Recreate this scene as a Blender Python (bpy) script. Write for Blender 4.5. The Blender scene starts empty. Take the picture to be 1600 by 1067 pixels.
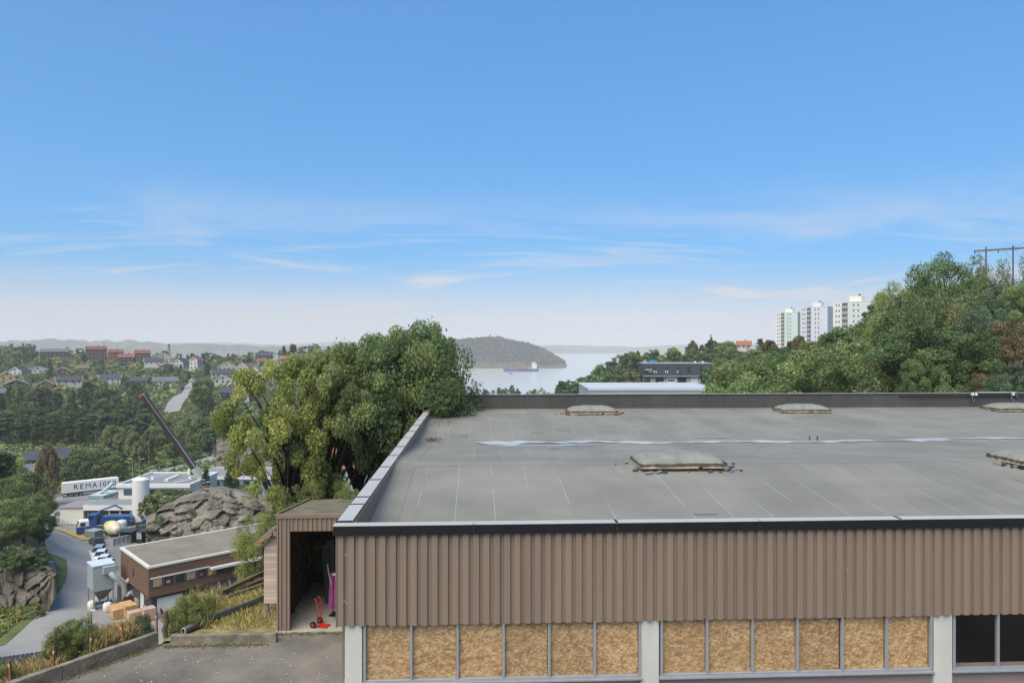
import bpy, math, random
import numpy as np
from mathutils import Vector, Matrix
R = math.radians
scene = bpy.context.scene
COL = scene.collection
# ---------------------------------------------------------------- camera (metres; camera at the origin, sea at -86)
F = 1130.0; CX = 800.0; CY = 537.0; YAW = math.atan(54/1130)
cam = bpy.data.cameras.new('camera'); camo = bpy.data.objects.new('camera', cam); COL.objects.link(camo)
cam.sensor_width = 36; cam.lens = F/1600*36; cam.shift_y = 3.5/1600
cam.clip_start = 0.1; cam.clip_end = 60000
camo.rotation_euler = (R(90), 0, -YAW); scene.camera = camo
# ---------------------------------------------------------------- sky and sun
SUN_EL, SUN_AZ = 54.0, 214.0          # azimuth clockwise from +Y
w = bpy.data.worlds.new('World'); scene.world = w; w.use_nodes = True
nt = w.node_tree; nt.nodes.clear(); N = nt.nodes.new; L = nt.links.new
out = N('ShaderNodeOutputWorld'); bg = N('ShaderNodeBackground'); sky = N('ShaderNodeTexSky')
sky.sky_type = 'NISHITA'; sky.sun_disc = False
sky.sun_elevation = R(SUN_EL); sky.sun_rotation = R(SUN_AZ)
sky.altitude = 0; sky.air_density = 1.0; sky.dust_density = 0.6; sky.ozone_density = 2.2
bg.inputs['Strength'].default_value = 0.12
tc = N('ShaderNodeTexCoord'); sep = N('ShaderNodeSeparateXYZ'); L(tc.outputs['Generated'], sep.inputs[0])
def M(op, a, b=None, c=None, clamp=False):
    n = N('ShaderNodeMath'); n.operation = op; n.use_clamp = clamp
    for i, x in enumerate((a, b, c)):
        if x is None: continue
        if isinstance(x, (int, float)): n.inputs[i].default_value = x
        else: L(x, n.inputs[i])
    return n.outputs[0]
zc = M('MAXIMUM', sep.outputs['Z'], 0.0)
den = M('ADD', zc, 0.10)
u = M('DIVIDE', sep.outputs['X'], den); v = M('DIVIDE', sep.outputs['Y'], den)
comb = N('ShaderNodeCombineXYZ'); L(u, comb.inputs[0]); L(v, comb.inputs[1])
def cloud(scale, stretch, rot, lo, hi, loc=(0, 0, 0), det=7, dist=0.6):
    mp = N('ShaderNodeMapping'); L(comb.outputs[0], mp.inputs[0])
    mp.inputs['Location'].default_value = loc; mp.inputs['Rotation'].default_value = (0, 0, R(rot)); mp.inputs['Scale'].default_value = (scale, scale*stretch, 1)
    n = N('ShaderNodeTexNoise'); L(mp.outputs[0], n.inputs['Vector']); n.inputs['Scale'].default_value = 1; n.inputs['Detail'].default_value = det; n.inputs['Roughness'].default_value = 0.62; n.inputs['Distortion'].default_value = dist
    r = N('ShaderNodeMapRange'); r.interpolation_type = 'SMOOTHSTEP'; L(n.outputs['Fac'], r.inputs[0]); r.inputs[1].default_value = lo; r.inputs[2].default_value = hi
    return r.outputs[0]
soft = cloud(0.42, 1.25, -30, 0.42, 0.66, (2.3, 0.9, 0), 7, 1.1)
streak = cloud(0.75, 4.0, -28, 0.475, 0.72, (0.4, 5.2, 0), 9, 0.9)
# thin cirrus only up to about 22 degrees, fading into clear blue above
fade = N('ShaderNodeMapRange'); fade.interpolation_type = 'SMOOTHSTEP'; L(sep.outputs['Z'], fade.inputs[0]); fade.inputs[1].default_value = 0.225; fade.inputs[2].default_value = 0.07
cov = M('MULTIPLY', M('MAXIMUM', M('MULTIPLY', soft, 0.85), M('MULTIPLY', streak, 0.62)), fade.outputs[0])
mist = N('ShaderNodeMapRange'); mist.interpolation_type = 'SMOOTHERSTEP'; L(sep.outputs['Z'], mist.inputs[0]); mist.inputs[1].default_value = 0.135; mist.inputs[2].default_value = -0.01
mistm = M('MULTIPLY', mist.outputs[0], 0.95)
tot = M('MAXIMUM', cov, mistm)
mix = N('ShaderNodeMix'); mix.data_type = 'RGBA'; L(tot, mix.inputs[0])
gain = N('ShaderNodeMix'); gain.data_type = 'RGBA'; gain.blend_type = 'MULTIPLY'; gain.inputs[0].default_value = 1; gain.inputs[7].default_value = (0.43, 1.05, 1.74, 1)
gam = N('ShaderNodeGamma'); gam.inputs[1].default_value = 0.5; L(sky.outputs[0], gam.inputs[0]); L(gam.outputs[0], gain.inputs[6]); L(gain.outputs[2], mix.inputs[6]); mix.inputs[7].default_value = (3.62, 3.46, 3.58, 1)
L(mix.outputs[2], bg.inputs['Color']); L(bg.outputs[0], out.inputs['Surface'])
sl = bpy.data.lights.new('sun', 'SUN'); sl.energy = 3.0; sl.angle = R(60); sl.color = (1.0, 0.90, 0.75)
so = bpy.data.objects.new('sun', sl); COL.objects.link(so)
sd = Vector((math.sin(R(SUN_AZ))*math.cos(R(SUN_EL)), math.cos(R(SUN_AZ))*math.cos(R(SUN_EL)), math.sin(R(SUN_EL))))
so.rotation_euler = sd.to_track_quat('Z', 'Y').to_euler(); so.location = sd*100
vs = scene.view_settings; vs.view_transform = 'Standard'; vs.look = 'None'; vs.gamma = 1; vs.exposure = 0.9; vs.use_curve_mapping = False
cy = scene.cycles; cy.max_bounces = 6; cy.diffuse_bounces = 3; cy.glossy_bounces = 2; cy.transmission_bounces = 3; cy.transparent_max_bounces = 12; cy.volume_bounces = 1
cy.use_denoising = True
cy.volume_step_rate = 1
# ---------------------------------------------------------------- helpers
rnd = random.Random(5)
ca, sa = math.cos(YAW), math.sin(YAW)
def P(px, py, d):
    x = (px-CX)/F*d; z = -(py-CY)/F*d
    return (x*ca + d*sa, -x*sa + d*ca, z)
def XY(px, d): return P(px, CY, d)[:2]
def proj(x, y, z):
    d = x*sa + y*ca; c = x*ca - y*sa
    return CX + F*c/d, CY - F*z/d, d
def srgb(r, g, b):
    f = lambda c: (c/255/12.92) if c/255 <= .04045 else ((c/255+.055)/1.055)**2.4
    return (f(r), f(g), f(b))
MATS = {}
def mat(name, rgb, rough=.75, var=.12, scale=3.0, bump=0.0, bscale=None, metal=0.0, objvar=0.0, col2=None, spec=.4, stretch=(1, 1, 1), world=False, detail=5):
    if name in MATS: return MATS[name]
    m = bpy.data.materials.new(name); m.use_nodes = True; t = m.node_tree; n = t.nodes; l = t.links
    b = n['Principled BSDF']; b.inputs['Roughness'].default_value = rough; b.inputs['Metallic'].default_value = metal
    b.inputs['Specular IOR Level'].default_value = spec
    if world: src = n.new('ShaderNodeNewGeometry').outputs['Position']
    else: src = n.new('ShaderNodeTexCoord').outputs['Object']
    mp = n.new('ShaderNodeMapping'); mp.inputs['Scale'].default_value = stretch; l.new(src, mp.inputs[0])
    tx = n.new('ShaderNodeTexNoise'); tx.inputs['Scale'].default_value = scale; tx.inputs['Detail'].default_value = detail; tx.inputs['Roughness'].default_value = .6
    l.new(mp.outputs[0], tx.inputs['Vector'])
    rp = n.new('ShaderNodeValToRGB'); rp.color_ramp.elements[0].position = .3; rp.color_ramp.elements[1].position = .7
    if col2 is None:
        a = tuple(max(0, c*(1-var)) for c in rgb); c2 = tuple(c*(1+var) for c in rgb)
    else: a, c2 = rgb, col2
    rp.color_ramp.elements[0].color = (*a, 1); rp.color_ramp.elements[1].color = (*c2, 1)
    l.new(tx.outputs['Fac'], rp.inputs[0]); last = rp.outputs[0]
    if objvar:
        oi = n.new('ShaderNodeObjectInfo'); hs = n.new('ShaderNodeHueSaturation')
        mr = n.new('ShaderNodeMapRange'); l.new(oi.outputs['Random'], mr.inputs[0]); mr.inputs[3].default_value = 1-objvar; mr.inputs[4].default_value = 1+objvar
        l.new(mr.outputs[0], hs.inputs['Value']); l.new(last, hs.inputs['Color']); last = hs.outputs[0]
    l.new(last, b.inputs['Base Color'])
    if bump:
        bn = n.new('ShaderNodeBump'); bn.inputs['Strength'].default_value = 1; bn.inputs['Distance'].default_value = bump
        t2 = n.new('ShaderNodeTexNoise'); t2.inputs['Scale'].default_value = bscale or scale*4; t2.inputs['Detail'].default_value = 6; l.new(mp.outputs[0], t2.inputs['Vector'])
        l.new(t2.outputs['Fac'], bn.inputs['Height']); l.new(bn.outputs[0], b.inputs['Normal'])
    MATS[name] = m; return m
class MB:
    def __init__(s): s.v = []; s.f = []; s.m = []
    def add(s, vs, fs, mi=0):
        k = len(s.v); s.v += [tuple(x) for x in vs]; s.f += [tuple(i+k for i in f) for f in fs]; s.m += [mi]*len(fs); return s
    def box(s, x0, y0, z0, x1, y1, z1, mi=0):
        return s.add([(x0,y0,z0),(x1,y0,z0),(x1,y1,z0),(x0,y1,z0),(x0,y0,z1),(x1,y0,z1),(x1,y1,z1),(x0,y1,z1)],
                     [(0,3,2,1),(4,5,6,7),(0,1,5,4),(1,2,6,5),(2,3,7,6),(3,0,4,7)], mi)
    def bar(s, p, q, wd, h, mi=0, up=(0,0,1)):
        p = Vector(p); q = Vector(q); d = (q-p).normalized(); u = Vector(up)
        if abs(d.dot(u)) > .97: u = Vector((1,0,0))
        a = d.cross(u).normalized()*wd/2; b = a.cross(d).normalized()*h/2
        vs = [o+i*a+j*b for o in (p,q) for i,j in ((-1,-1),(1,-1),(1,1),(-1,1))]
        return s.add(vs, [(3,2,1,0),(4,5,6,7),(0,1,5,4),(1,2,6,5),(2,3,7,6),(3,0,4,7)], mi)
    def tube(s, pts, rs, n=8, mi=0, caps=True):
        pts = [Vector(p) for p in pts]; k = len(s.v); prev = None
        if isinstance(rs, (int, float)): rs = [rs]*len(pts)
        for i, p in enumerate(pts):
            d = (pts[min(i+1, len(pts)-1)]-pts[max(i-1, 0)]).normalized()
            if prev is None: a = d.cross(Vector((0,0,1)) if abs(d.z) < .9 else Vector((1,0,0))).normalized()
            else: a = (prev - d*prev.dot(d)).normalized()
            prev = a; b = d.cross(a)
            for j in range(n):
                t = 2*math.pi*j/n; s.v.append(tuple(p+(a*math.cos(t)+b*math.sin(t))*rs[i]))
        for i in range(len(pts)-1):
            for j in range(n):
                s.f.append((k+i*n+j, k+i*n+(j+1)%n, k+(i+1)*n+(j+1)%n, k+(i+1)*n+j)); s.m.append(mi)
        if caps:
            s.f.append(tuple(k+j for j in range(n))[::-1]); s.f.append(tuple(k+(len(pts)-1)*n+j for j in range(n))); s.m += [mi, mi]
        return s
    def prism(s, poly, axis, a0, a1, mi=0):
        """extrude a 2-D polygon along axis (0,1,2); poly gives the other two coordinates in order"""
        n = len(poly); vs = []
        for a in (a0, a1):
            for p in poly:
                c = list(p); c.insert(axis, a); vs.append(tuple(c))
        fs = [tuple(range(n))[::-1], tuple(range(n, 2*n))] + [(i, (i+1)%n, n+(i+1)%n, n+i) for i in range(n)]
        return s.add(vs, fs, mi)
    def lathe(s, prof, n=16, c=(0,0), mi=0):
        k = len(s.v)
        for r, z in prof:
            for j in range(n):
                t = 2*math.pi*j/n; s.v.append((c[0]+r*math.cos(t), c[1]+r*math.sin(t), z))
        for i in range(len(prof)-1):
            for j in range(n):
                s.f.append((k+i*n+j, k+i*n+(j+1)%n, k+(i+1)*n+(j+1)%n, k+(i+1)*n+j)); s.m.append(mi)
        s.f.append(tuple(k+j for j in range(n))[::-1]); s.f.append(tuple(k+(len(prof)-1)*n+j for j in range(n))); s.m += [mi, mi]
        return s
    def mesh(s, name, mats, smooth=False):
        me = bpy.data.meshes.new(name); me.from_pydata(s.v, [], s.f)
        for m in (mats if isinstance(mats, (list, tuple)) else [mats]): me.materials.append(m)
        if any(s.m): me.polygons.foreach_set('material_index', s.m)
        if smooth: me.polygons.foreach_set('use_smooth', [True]*len(me.polygons))
        me.update(); return me
    def build(s, name, mats, parent=None, smooth=False, loc=(0,0,0), rz=0, bevel=0):
        return link(name, s.mesh(name, mats, smooth), parent, loc, rz, bevel)
def link(name, me, parent=None, loc=(0,0,0), rz=0, bevel=0, scale=None):
    o = bpy.data.objects.new(name, me); COL.objects.link(o); o.parent = parent; o.location = loc; o.rotation_euler = (0,0,rz)
    if scale: o.scale = scale
    if bevel:
        b = o.modifiers.new('bevel', 'BEVEL'); b.width = bevel; b.segments = 2; b.limit_method = 'ANGLE'
    return o
def tag(o, label=None, cat=None, group=None, kind=None):
    if label: o['label'] = label
    if cat: o['category'] = cat
    if group: o['group'] = group
    if kind: o['kind'] = kind
    return o
def thing(name, label, cat, loc=(0,0,0), rz=0, group=None):
    o = bpy.data.objects.new(name, None); COL.objects.link(o); o.location = loc; o.rotation_euler = (0,0,rz); o.empty_display_size = .3
    return tag(o, label, cat, group)
def copy_tree(o, parent=None):
    c = o.copy(); COL.objects.link(c); c.parent = parent
    for ch in o.children: copy_tree(ch, c)
    return c
def text_mesh(txt, size, m, depth=.01, bold=0):
    cu = bpy.data.curves.new('lettering', 'FONT'); cu.body = txt; cu.size = size; cu.extrude = depth; cu.offset = bold
    cu.align_x = 'CENTER'; cu.align_y = 'CENTER'
    o = bpy.data.objects.new('tmp', cu); COL.objects.link(o)
    bpy.context.view_layer.update()
    me = bpy.data.meshes.new_from_object(o.evaluated_get(bpy.context.evaluated_depsgraph_get()))
    bpy.data.objects.remove(o); bpy.data.curves.remove(cu)
    me.materials.clear(); me.materials.append(m); return me
# ---------------------------------------------------------------- palette
white = mat('white_paint', srgb(210,210,206), .55, .04)
offwhite = mat('off_white_paint', srgb(205,203,192), .6, .07)
dark = mat('dark_paint', (.012,.012,.014), .5, .2)
charcoal = mat('charcoal_panel', srgb(58,62,68), .6, .08)
black = mat('black_metal', (.010,.010,.012), .38, .15)
rubber = mat('rubber', (.015,.015,.015), .8, .2)
steel = mat('galvanised_steel', srgb(170,174,176), .45, .1, metal=.5)
greymetal = mat('grey_sheet_metal', srgb(150,158,160), .5, .08)
concrete = mat('concrete', srgb(150,146,136), .9, .2, 1.3, .01, 12)
asphalt = mat('asphalt', (.175,.175,.178), .72, .22, .35, .004, 30, world=True)
bark = mat('bark', (.035,.028,.022), .95, .35, 6, .01, 20)
timber = mat('weathered_timber', srgb(140,112,88), .85, .25, 2, stretch=(1,1,6))
windowglass = mat('dark_window_glass', (.02,.025,.03), .12, .2, spec=.7)
redbrown = mat('red_brown_tile', srgb(112,70,60), .8, .2, 2)
orange_tile = mat('orange_tile', srgb(148,92,70), .8, .15, 2)
greytile = mat('grey_roof_tile', srgb(96,100,106), .8, .15, 2)
darktile = mat('dark_roof_tile', srgb(64,68,76), .8, .15, 2)
tyre_rim = mat('wheel_rim', srgb(140,142,145), .4, .1, metal=.6)
def glassmat():
    m = bpy.data.materials.new('clear_window_pane'); m.use_nodes = True; t = m.node_tree; n = t.nodes; n.clear()
    o = n.new('ShaderNodeOutputMaterial'); a = n.new('ShaderNodeBsdfTransparent'); a.inputs[0].default_value = (.985,.985,.985,1)
    g = n.new('ShaderNodeBsdfGlossy'); g.inputs['Roughness'].default_value = .03
    lw = n.new('ShaderNodeLayerWeight'); lw.inputs[0].default_value = .5; pw = n.new('ShaderNodeMath'); pw.operation = 'POWER'; pw.inputs[1].default_value = 4.0
    ml = n.new('ShaderNodeMath'); ml.operation = 'MULTIPLY_ADD'; ml.inputs[1].default_value = .9; ml.inputs[2].default_value = .06; mx = n.new('ShaderNodeMixShader')
    t.links.new(lw.outputs['Facing'], pw.inputs[0]); t.links.new(pw.outputs[0], ml.inputs[0]); t.links.new(ml.outputs[0], mx.inputs[0])
    t.links.new(a.outputs[0], mx.inputs[1]); t.links.new(g.outputs[0], mx.inputs[2]); t.links.new(mx.outputs[0], o.inputs[0]); return m
clearglass = glassmat()
# ---------------------------------------------------------------- houses on the hillside (pixel measures give place and size)
# px0, px1, y_eave_top, y_base, distance, form (g gable towards us / s ridge sideways), wall, roof, label
HW = dict(w=mat('white_boards', srgb(184,182,177), .7, .08, 2), c=mat('cream_boards', srgb(184,177,152), .7, .06, 2), y=mat('yellow_boards', srgb(196,164,96), .7, .08, 2),
          b=mat('brown_boards', srgb(84,66,54), .8, .15, 2), r=mat('red_boards', srgb(122,62,48), .8, .15, 2), d=mat('dark_boards', srgb(52,52,54), .8, .15, 2), k=mat('brick_wall', srgb(150,108,80), .85, .15, 3))
HR = dict(g=greytile, d=darktile, r=redbrown, o=orange_tile, b=mat('brown_roof_tile', srgb(112,92,74), .8, .15, 2), R=mat('bright_red_tile', srgb(128,78,66), .8, .12, 2))
HOUSES = [
 (0,20,580,596,470,'g','y','r','yellow gabled house with red-brown roof at far left edge'),
 (15,47,573,588,545,'L','w','d','white house with grey roof just behind the yellow house'),
 (47,74,572,583,565,'g','w','g','low white gabled house with grey roof, second white house from left edge'),
 (88,109,573,585,545,'g','b','b','dark brown gabled house half hidden among trees on left slope'),
 (121,137,570,580,575,'s','k','b','small house with tan roof peeping from trees above the slope'),
 (8,42,592,607,430,'g','b','r','low brown house with white bargeboards under the yellow house'),
 (61,84,593,607,440,'g','r','r','small red-brown gabled cottage with white bargeboards at wood edge'),
 (89,126,588,600,450,'s','w','d','dark grey roofed house with white gable trim above the pine wood'),
 (-14,10,607,620,400,'s','d','g','grey roofed shed at the left picture edge beside pines'),
 (66,106,545,560,655,'s','d','g','large dark house with grey hipped roof on hilltop at left'),
 (135,166,541,558,640,'s','b','r','big red-tiled house with slender mast on the hilltop'),
 (170,192,546,562,640,'s','r','r','brown house with dark red roof right of the mast house'),
 (186,210,553,568,600,'s','d','R','black house with bright red roof on the ridge'),
 (211,234,547,563,630,'s','b','r','brown house with dull red roof right of the bright red roof'),
 (238,272,551,566,605,'g','c','o','broad cream house with orange roof below lattice tower'),
 (227,256,559,571,575,'s','w','d','white house with dark roof in front of the cream house'),
 (157,188,585,600,520,'s','w','d','white-gabled bungalow with dark roof just above the pine wood'),
 (203,231,589,601,515,'s','d','d','black bungalow with small porch gable above the pine wood'),
 (241,278,589,603,505,'s','w','g','long grey-roofed bungalow above the pale hillside road'),
 (270,298,561,574,585,'L','w','d','white end-gabled row house with dark roof on ridge'),
 (296,318,558,576,575,'L','w','R','white gabled house with red roof next to dark conifer'),
 (340,369,565,580,560,'g','c','b','cream house with wide gable and attic window'),
 (331,373,577,591,500,'s','w','d','long white house with dark roof below the cream gable'),
 (369,402,567,582,540,'L','w','b','white-gabled house with brown roof behind the yellowing tree'),
 (372,387,576,590,505,'s','w','d','narrow white house with dark roof joined to the long one'),
 (386,428,573,592,490,'L','c','g','grey-roofed house with pale gable beside the yellow tree'),
 (336,362,586,600,450,'g','w','g','pale grey gabled house behind the dark fir on right slope'),
 (356,386,596,613,405,'L','k','g','brick and slate coloured house left of the yellow tree'),
 (366,388,607,622,380,'g','w','o','house with orange roof half hidden by yellow tree'),
 (347,368,605,620,395,'s','d','d','dark roofed house below the brick-coloured one'),
 (400,425,551,561,640,'s','d','d','large dark barn-like roof among trees on ridge'),
 (403,415,560,568,600,'s','w','R','tiny red roof under the large dark roof'),
 (438,459,556,567,590,'s','w','o','white house with orange tiled roof between trees on ridge'),
 (427,441,552,564,610,'L','w','d','small white gabled house left of the orange tiled roof'),
 (422,441,566,578,520,'g','w','r','twin-gabled red-brown house above yellowing treetop'),
 (487,503,553,567,560,'g','w','g','white gabled house with grey roof over the treetops'),
 (507,529,554,570,560,'g','r','r','dark red house with white trimmed gable over the treetops'),
 (461,476,545,556,660,'s','c','b','house with brown roof by round trees on the skyline'),
 (42,107,703,730,262,'s','d','d','dark grey roofed house with chimney in trees left of the lorry'),
 (24,50,726,742,232,'s','w','g','small white house hidden in trees at lower left'),
 (1150,1174,533,546,480,'s','w','o','white house with orange roof on wooded ridge near towers'),
 (838,853,607,617,600,'g','w','g','small white cottage by the shore trees behind skylight'),
]
# ---------------------------------------------------------------- terrain: thin-plate surface through measured ground points
CP = []
def cp(px, d, z): CP.append((*XY(px, d), z))
for h in HOUSES: cp((h[0]+h[1])/2, h[4]+5, -(h[3]-CY)*h[4]/F)
for px in (-700,-300,0,300,600,900,1300,1700,2300):
    cp(px, 6, -13.2)
for px, d, z in [(-300,18,-13.4),(0,20,-13),(0,24,-12.9),(200,24,-12.8),(200,28,-12.7),(330,29,-12.4),(330,33,-12.6),(430,29,-12.4),(430,34,-12.6),(430,42,-14.2),(300,39,-16),
  (550,16,-13),(600,30,-13),(650,45,-13.5),(560,42,-13),(480,42,-14),(600,60,-17),(500,60,-20),(400,60,-24),(800,16,-13),(900,30,-13),(1000,45,-13),(1300,20,-13),(1300,45,-12.8),(1700,20,-13),(1700,45,-11),
  (120,34,-15.5),(60,45,-22),(-100,30,-15),(-250,45,-20),(200,45,-21.5),(300,60,-28),(200,62,-30),(100,62,-30.5),(-50,60,-28),(-250,80,-27),
  (0,82,-36),(100,80,-35.5),(200,80,-35.3),(300,80,-35),(400,80,-34),(100,92,-36),(170,92,-35.8),(235,94,-35.7),(330,100,-36),(430,110,-36),
  (120,105,-36.6),(160,118,-37.3),(120,135,-38.2),(160,140,-38.6),(200,150,-39),(260,150,-39),(100,160,-40),(160,165,-40),(240,165,-39.5),(300,170,-39.5),(100,190,-41.7),(150,195,-41.8),(200,190,-41),(60,200,-42),
  (20,96,-36.4),(-60,100,-35.5),(20,108,-33),(-40,112,-28),(30,125,-30),(-120,110,-26),(-150,150,-24),(20,150,-36),(40,170,-40),(-50,190,-38),(330,125,-37),(420,130,-37),(320,150,-38),(420,160,-38),(520,150,-37),
  (300,230,-41.5),(350,215,-41),(260,235,-42.5),(150,240,-44),(50,250,-44),(420,230,-40),(550,200,-36),(500,260,-39),(200,300,-44.5),(100,320,-43.5),(300,300,-44),(0,310,-42),(200,350,-42),(100,380,-39.5),(250,390,-37),(350,350,-38),(450,360,-36),(300,430,-32.5),(275,460,-31),(180,440,-35),(60,470,-29),(420,440,-25),(500,470,-22),(-150,420,-38),(-200,550,-25),
  (-100,700,-12),(0,750,-18),(100,800,-22),(200,800,-26),(350,800,-26),(500,760,-16),(40,1000,-9),(-60,1050,-6),(120,1100,-20),(220,1200,-40),(400,1200,-55),(550,1000,-45),(600,700,-22),(600,500,-24),(-300,1000,-5),
  (600,1500,-80),(300,1800,-75),(0,1800,-50),(-300,1800,-30),(700,2200,-105),(300,2600,-100),(0,2800,-95),(-400,2800,-80),
  (700,100,-22),(700,200,-36),(720,350,-48),(720,600,-52),(700,900,-78),(780,130,-24),(820,250,-42),(800,500,-48),(800,750,-53),(850,640,-51),(800,1050,-84),(800,1400,-100),(900,400,-40),(900,650,-50),(900,900,-84),(950,1300,-105),(930,300,-28),(960,360,-30),
  (930,90,-20),(1000,90,-19),(1100,100,-17),(930,200,-22),(1050,190,-21),(1120,210,-18),(1010,300,-17.6),(1060,305,-17.4),(1110,305,-17),(1060,270,-18),(1140,270,-16.8),(1138,235,-16.5),(1160,330,-16),(1000,420,-18),(1050,470,-12),(1120,430,-10),(1000,600,-32),(1060,650,-22),(1000,900,-80),(1060,1000,-70),(1150,900,-45),(1150,1500,-90),(1150,600,-16),(1300,800,-20),(1300,1400,-60),(1050,2200,-110),(1400,2500,-90),
  (1200,110,-14),(1220,180,-12.5),(1200,260,-11),(1300,90,-11.5),(1300,150,-9.5),(1300,260,-7),(1300,380,-9),(1240,540,-10),(1280,450,-9),(1330,370,-8),(1400,75,-9.5),(1400,110,-7.5),(1400,200,-3),(1480,70,-8),(1480,100,-4.5),(1500,150,1.5),(1600,60,-7),(1600,90,-1),(1600,130,5),(1600,220,8),(1750,70,-3),(1750,120,6),(1900,90,4),(2100,90,5),(1550,135,4.5),(1500,300,2),(1700,400,6),(1500,600,-5),(2000,300,10)]:
    cp(px, d, z)
CPa = np.array(CP)
def feat(x, y):
    r = np.hypot(x, y); return np.stack([np.arctan2(x, y)*4.6, np.log(np.maximum(r, 3))*1.9], -1)
fc = feat(CPa[:,0], CPa[:,1])
def tps(d2): return .5*d2*np.log(d2+1e-9)
def d2(a, b): return ((a[:,None,:]-b[None,:,:])**2).sum(-1)
n_ = len(fc); A_ = np.zeros((n_+3, n_+3)); A_[:n_,:n_] = tps(d2(fc, fc)) + np.eye(n_)*.004
A_[:n_,n_] = 1; A_[:n_,n_+1:] = fc; A_[n_,:n_] = 1; A_[n_+1:,:n_] = fc.T
W_ = np.linalg.solve(A_, np.r_[CPa[:,2], 0, 0, 0])
def tz_exact(x, y):
    q = feat(np.ravel(x), np.ravel(y)); o = np.empty(len(q))
    for i in range(0, len(q), 20000):
        b = q[i:i+20000]; o[i:i+20000] = tps(d2(b, fc))@W_[:n_] + W_[n_] + b@W_[n_+1:]
    return np.clip(o, -92, 16).reshape(np.shape(x))
TR = np.geomspace(5, 3200, 270); TT = np.linspace(R(-64), R(64), 330)
gr, gt = np.meshgrid(TR, TT, indexing='ij')
GX, GY = gr*np.sin(gt), gr*np.cos(gt); GZ = tz_exact(GX, GY)
nz = np.random.RandomState(3)
bumpy = nz.normal(size=GZ.shape)
for _ in range(3): bumpy = (bumpy+np.roll(bumpy,1,0)+np.roll(bumpy,-1,0)+np.roll(bumpy,1,1)+np.roll(bumpy,-1,1))/5*1.5
GZ = GZ + bumpy*np.clip((gr-210)/400, 0, 1)*.8
# hall and parking deck stand on level ground
hallmask = (GX > -20) & (GX < 60) & (GY < 29) 
GZ = np.where(hallmask, np.minimum(GZ, -12.15), GZ)
GZ = np.where((GX > -3.2) & (GX < 60) & (GY < 42.5), np.minimum(GZ, -12.15), GZ)
def T(x, y):
    r = math.hypot(x, y); i = (math.log(max(r, 5.0001)/5)/math.log(TR[-1]/5))*(len(TR)-1); j = (math.atan2(x, y)-TT[0])/(TT[-1]-TT[0])*(len(TT)-1)
    i = min(max(i, 0), len(TR)-1.001); j = min(max(j, 0), len(TT)-1.001); a, b = int(i), int(j); u, v = i-a, j-b
    return float(GZ[a,b]*(1-u)*(1-v)+GZ[a+1,b]*u*(1-v)+GZ[a,b+1]*(1-u)*v+GZ[a+1,b+1]*u*v)
def G(px, py, d0=30, d1=1500):
    """point of the ground seen at a pixel"""
    d = d0
    while d < d1:
        x, y, z = P(px, py, d)
        if z <= T(x, y): break
        d *= 1.004
    return (x, y, T(x, y)), d
def onG(px, d, dz=0):
    x, y = XY(px, d); return (x, y, T(x, y)+dz)
def grid_mesh(name, X, Y, Z, m, smooth=True):
    a, b = X.shape; me = bpy.data.meshes.new(name)
    idx = np.arange(a*b).reshape(a, b); f = np.stack([idx[:-1,:-1], idx[:-1,1:], idx[1:,1:], idx[1:,:-1]], -1).reshape(-1, 4)
    me.vertices.add(a*b); me.vertices.foreach_set('co', np.stack([X, Y, Z], -1).ravel())
    me.loops.add(f.size); me.loops.foreach_set('vertex_index', f.ravel().astype(np.int32))
    me.polygons.add(len(f)); me.polygons.foreach_set('loop_start', np.arange(0, f.size, 4, dtype=np.int32)); me.polygons.foreach_set('loop_total', np.full(len(f), 4, dtype=np.int32))
    if smooth: me.polygons.foreach_set('use_smooth', np.ones(len(f), bool))
    me.update(); me.validate(); me.materials.append(m); return me
mg = mat('forest_floor_and_grass', (.030,.045,.016), .95, .3, .08, .15, .6, col2=(.062,.072,.028), world=True, detail=8)
gme = grid_mesh('ground', GX, GY, GZ, mg)
# the same sheet goes on round behind the camera
br = np.geomspace(5, 3200, 60); bt = np.linspace(R(64), R(296), 50); b_r, b_t = np.meshgrid(br, bt, indexing='ij')
e1 = np.interp(np.log(br), np.log(TR), GZ[:,-1]); e0 = np.interp(np.log(br), np.log(TR), GZ[:,0]); f_ = (bt-bt[0])/(bt[-1]-bt[0]); f1 = np.clip(1-f_*4, 0, 1); f0 = np.clip(1-(1-f_)*4, 0, 1)
BZ = e1[:,None]*f1 + e0[:,None]*f0 + -13.2*(1-f1-f0); bme = grid_mesh('ground_back', b_r*np.sin(b_t), b_r*np.cos(b_t), BZ, mg)
import bmesh
bm_ = bmesh.new(); bm_.from_mesh(gme); bm_.from_mesh(bme); bmesh.ops.remove_doubles(bm_, verts=bm_.verts[:], dist=.001); bm_.to_mesh(gme); bm_.free(); bpy.data.meshes.remove(bme)
gme.polygons.foreach_set('use_smooth', [True]*len(gme.polygons))
tag(link('ground', gme), 'wooded and grassy sloping ground running down to the fjord', 'ground', kind='structure')
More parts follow.
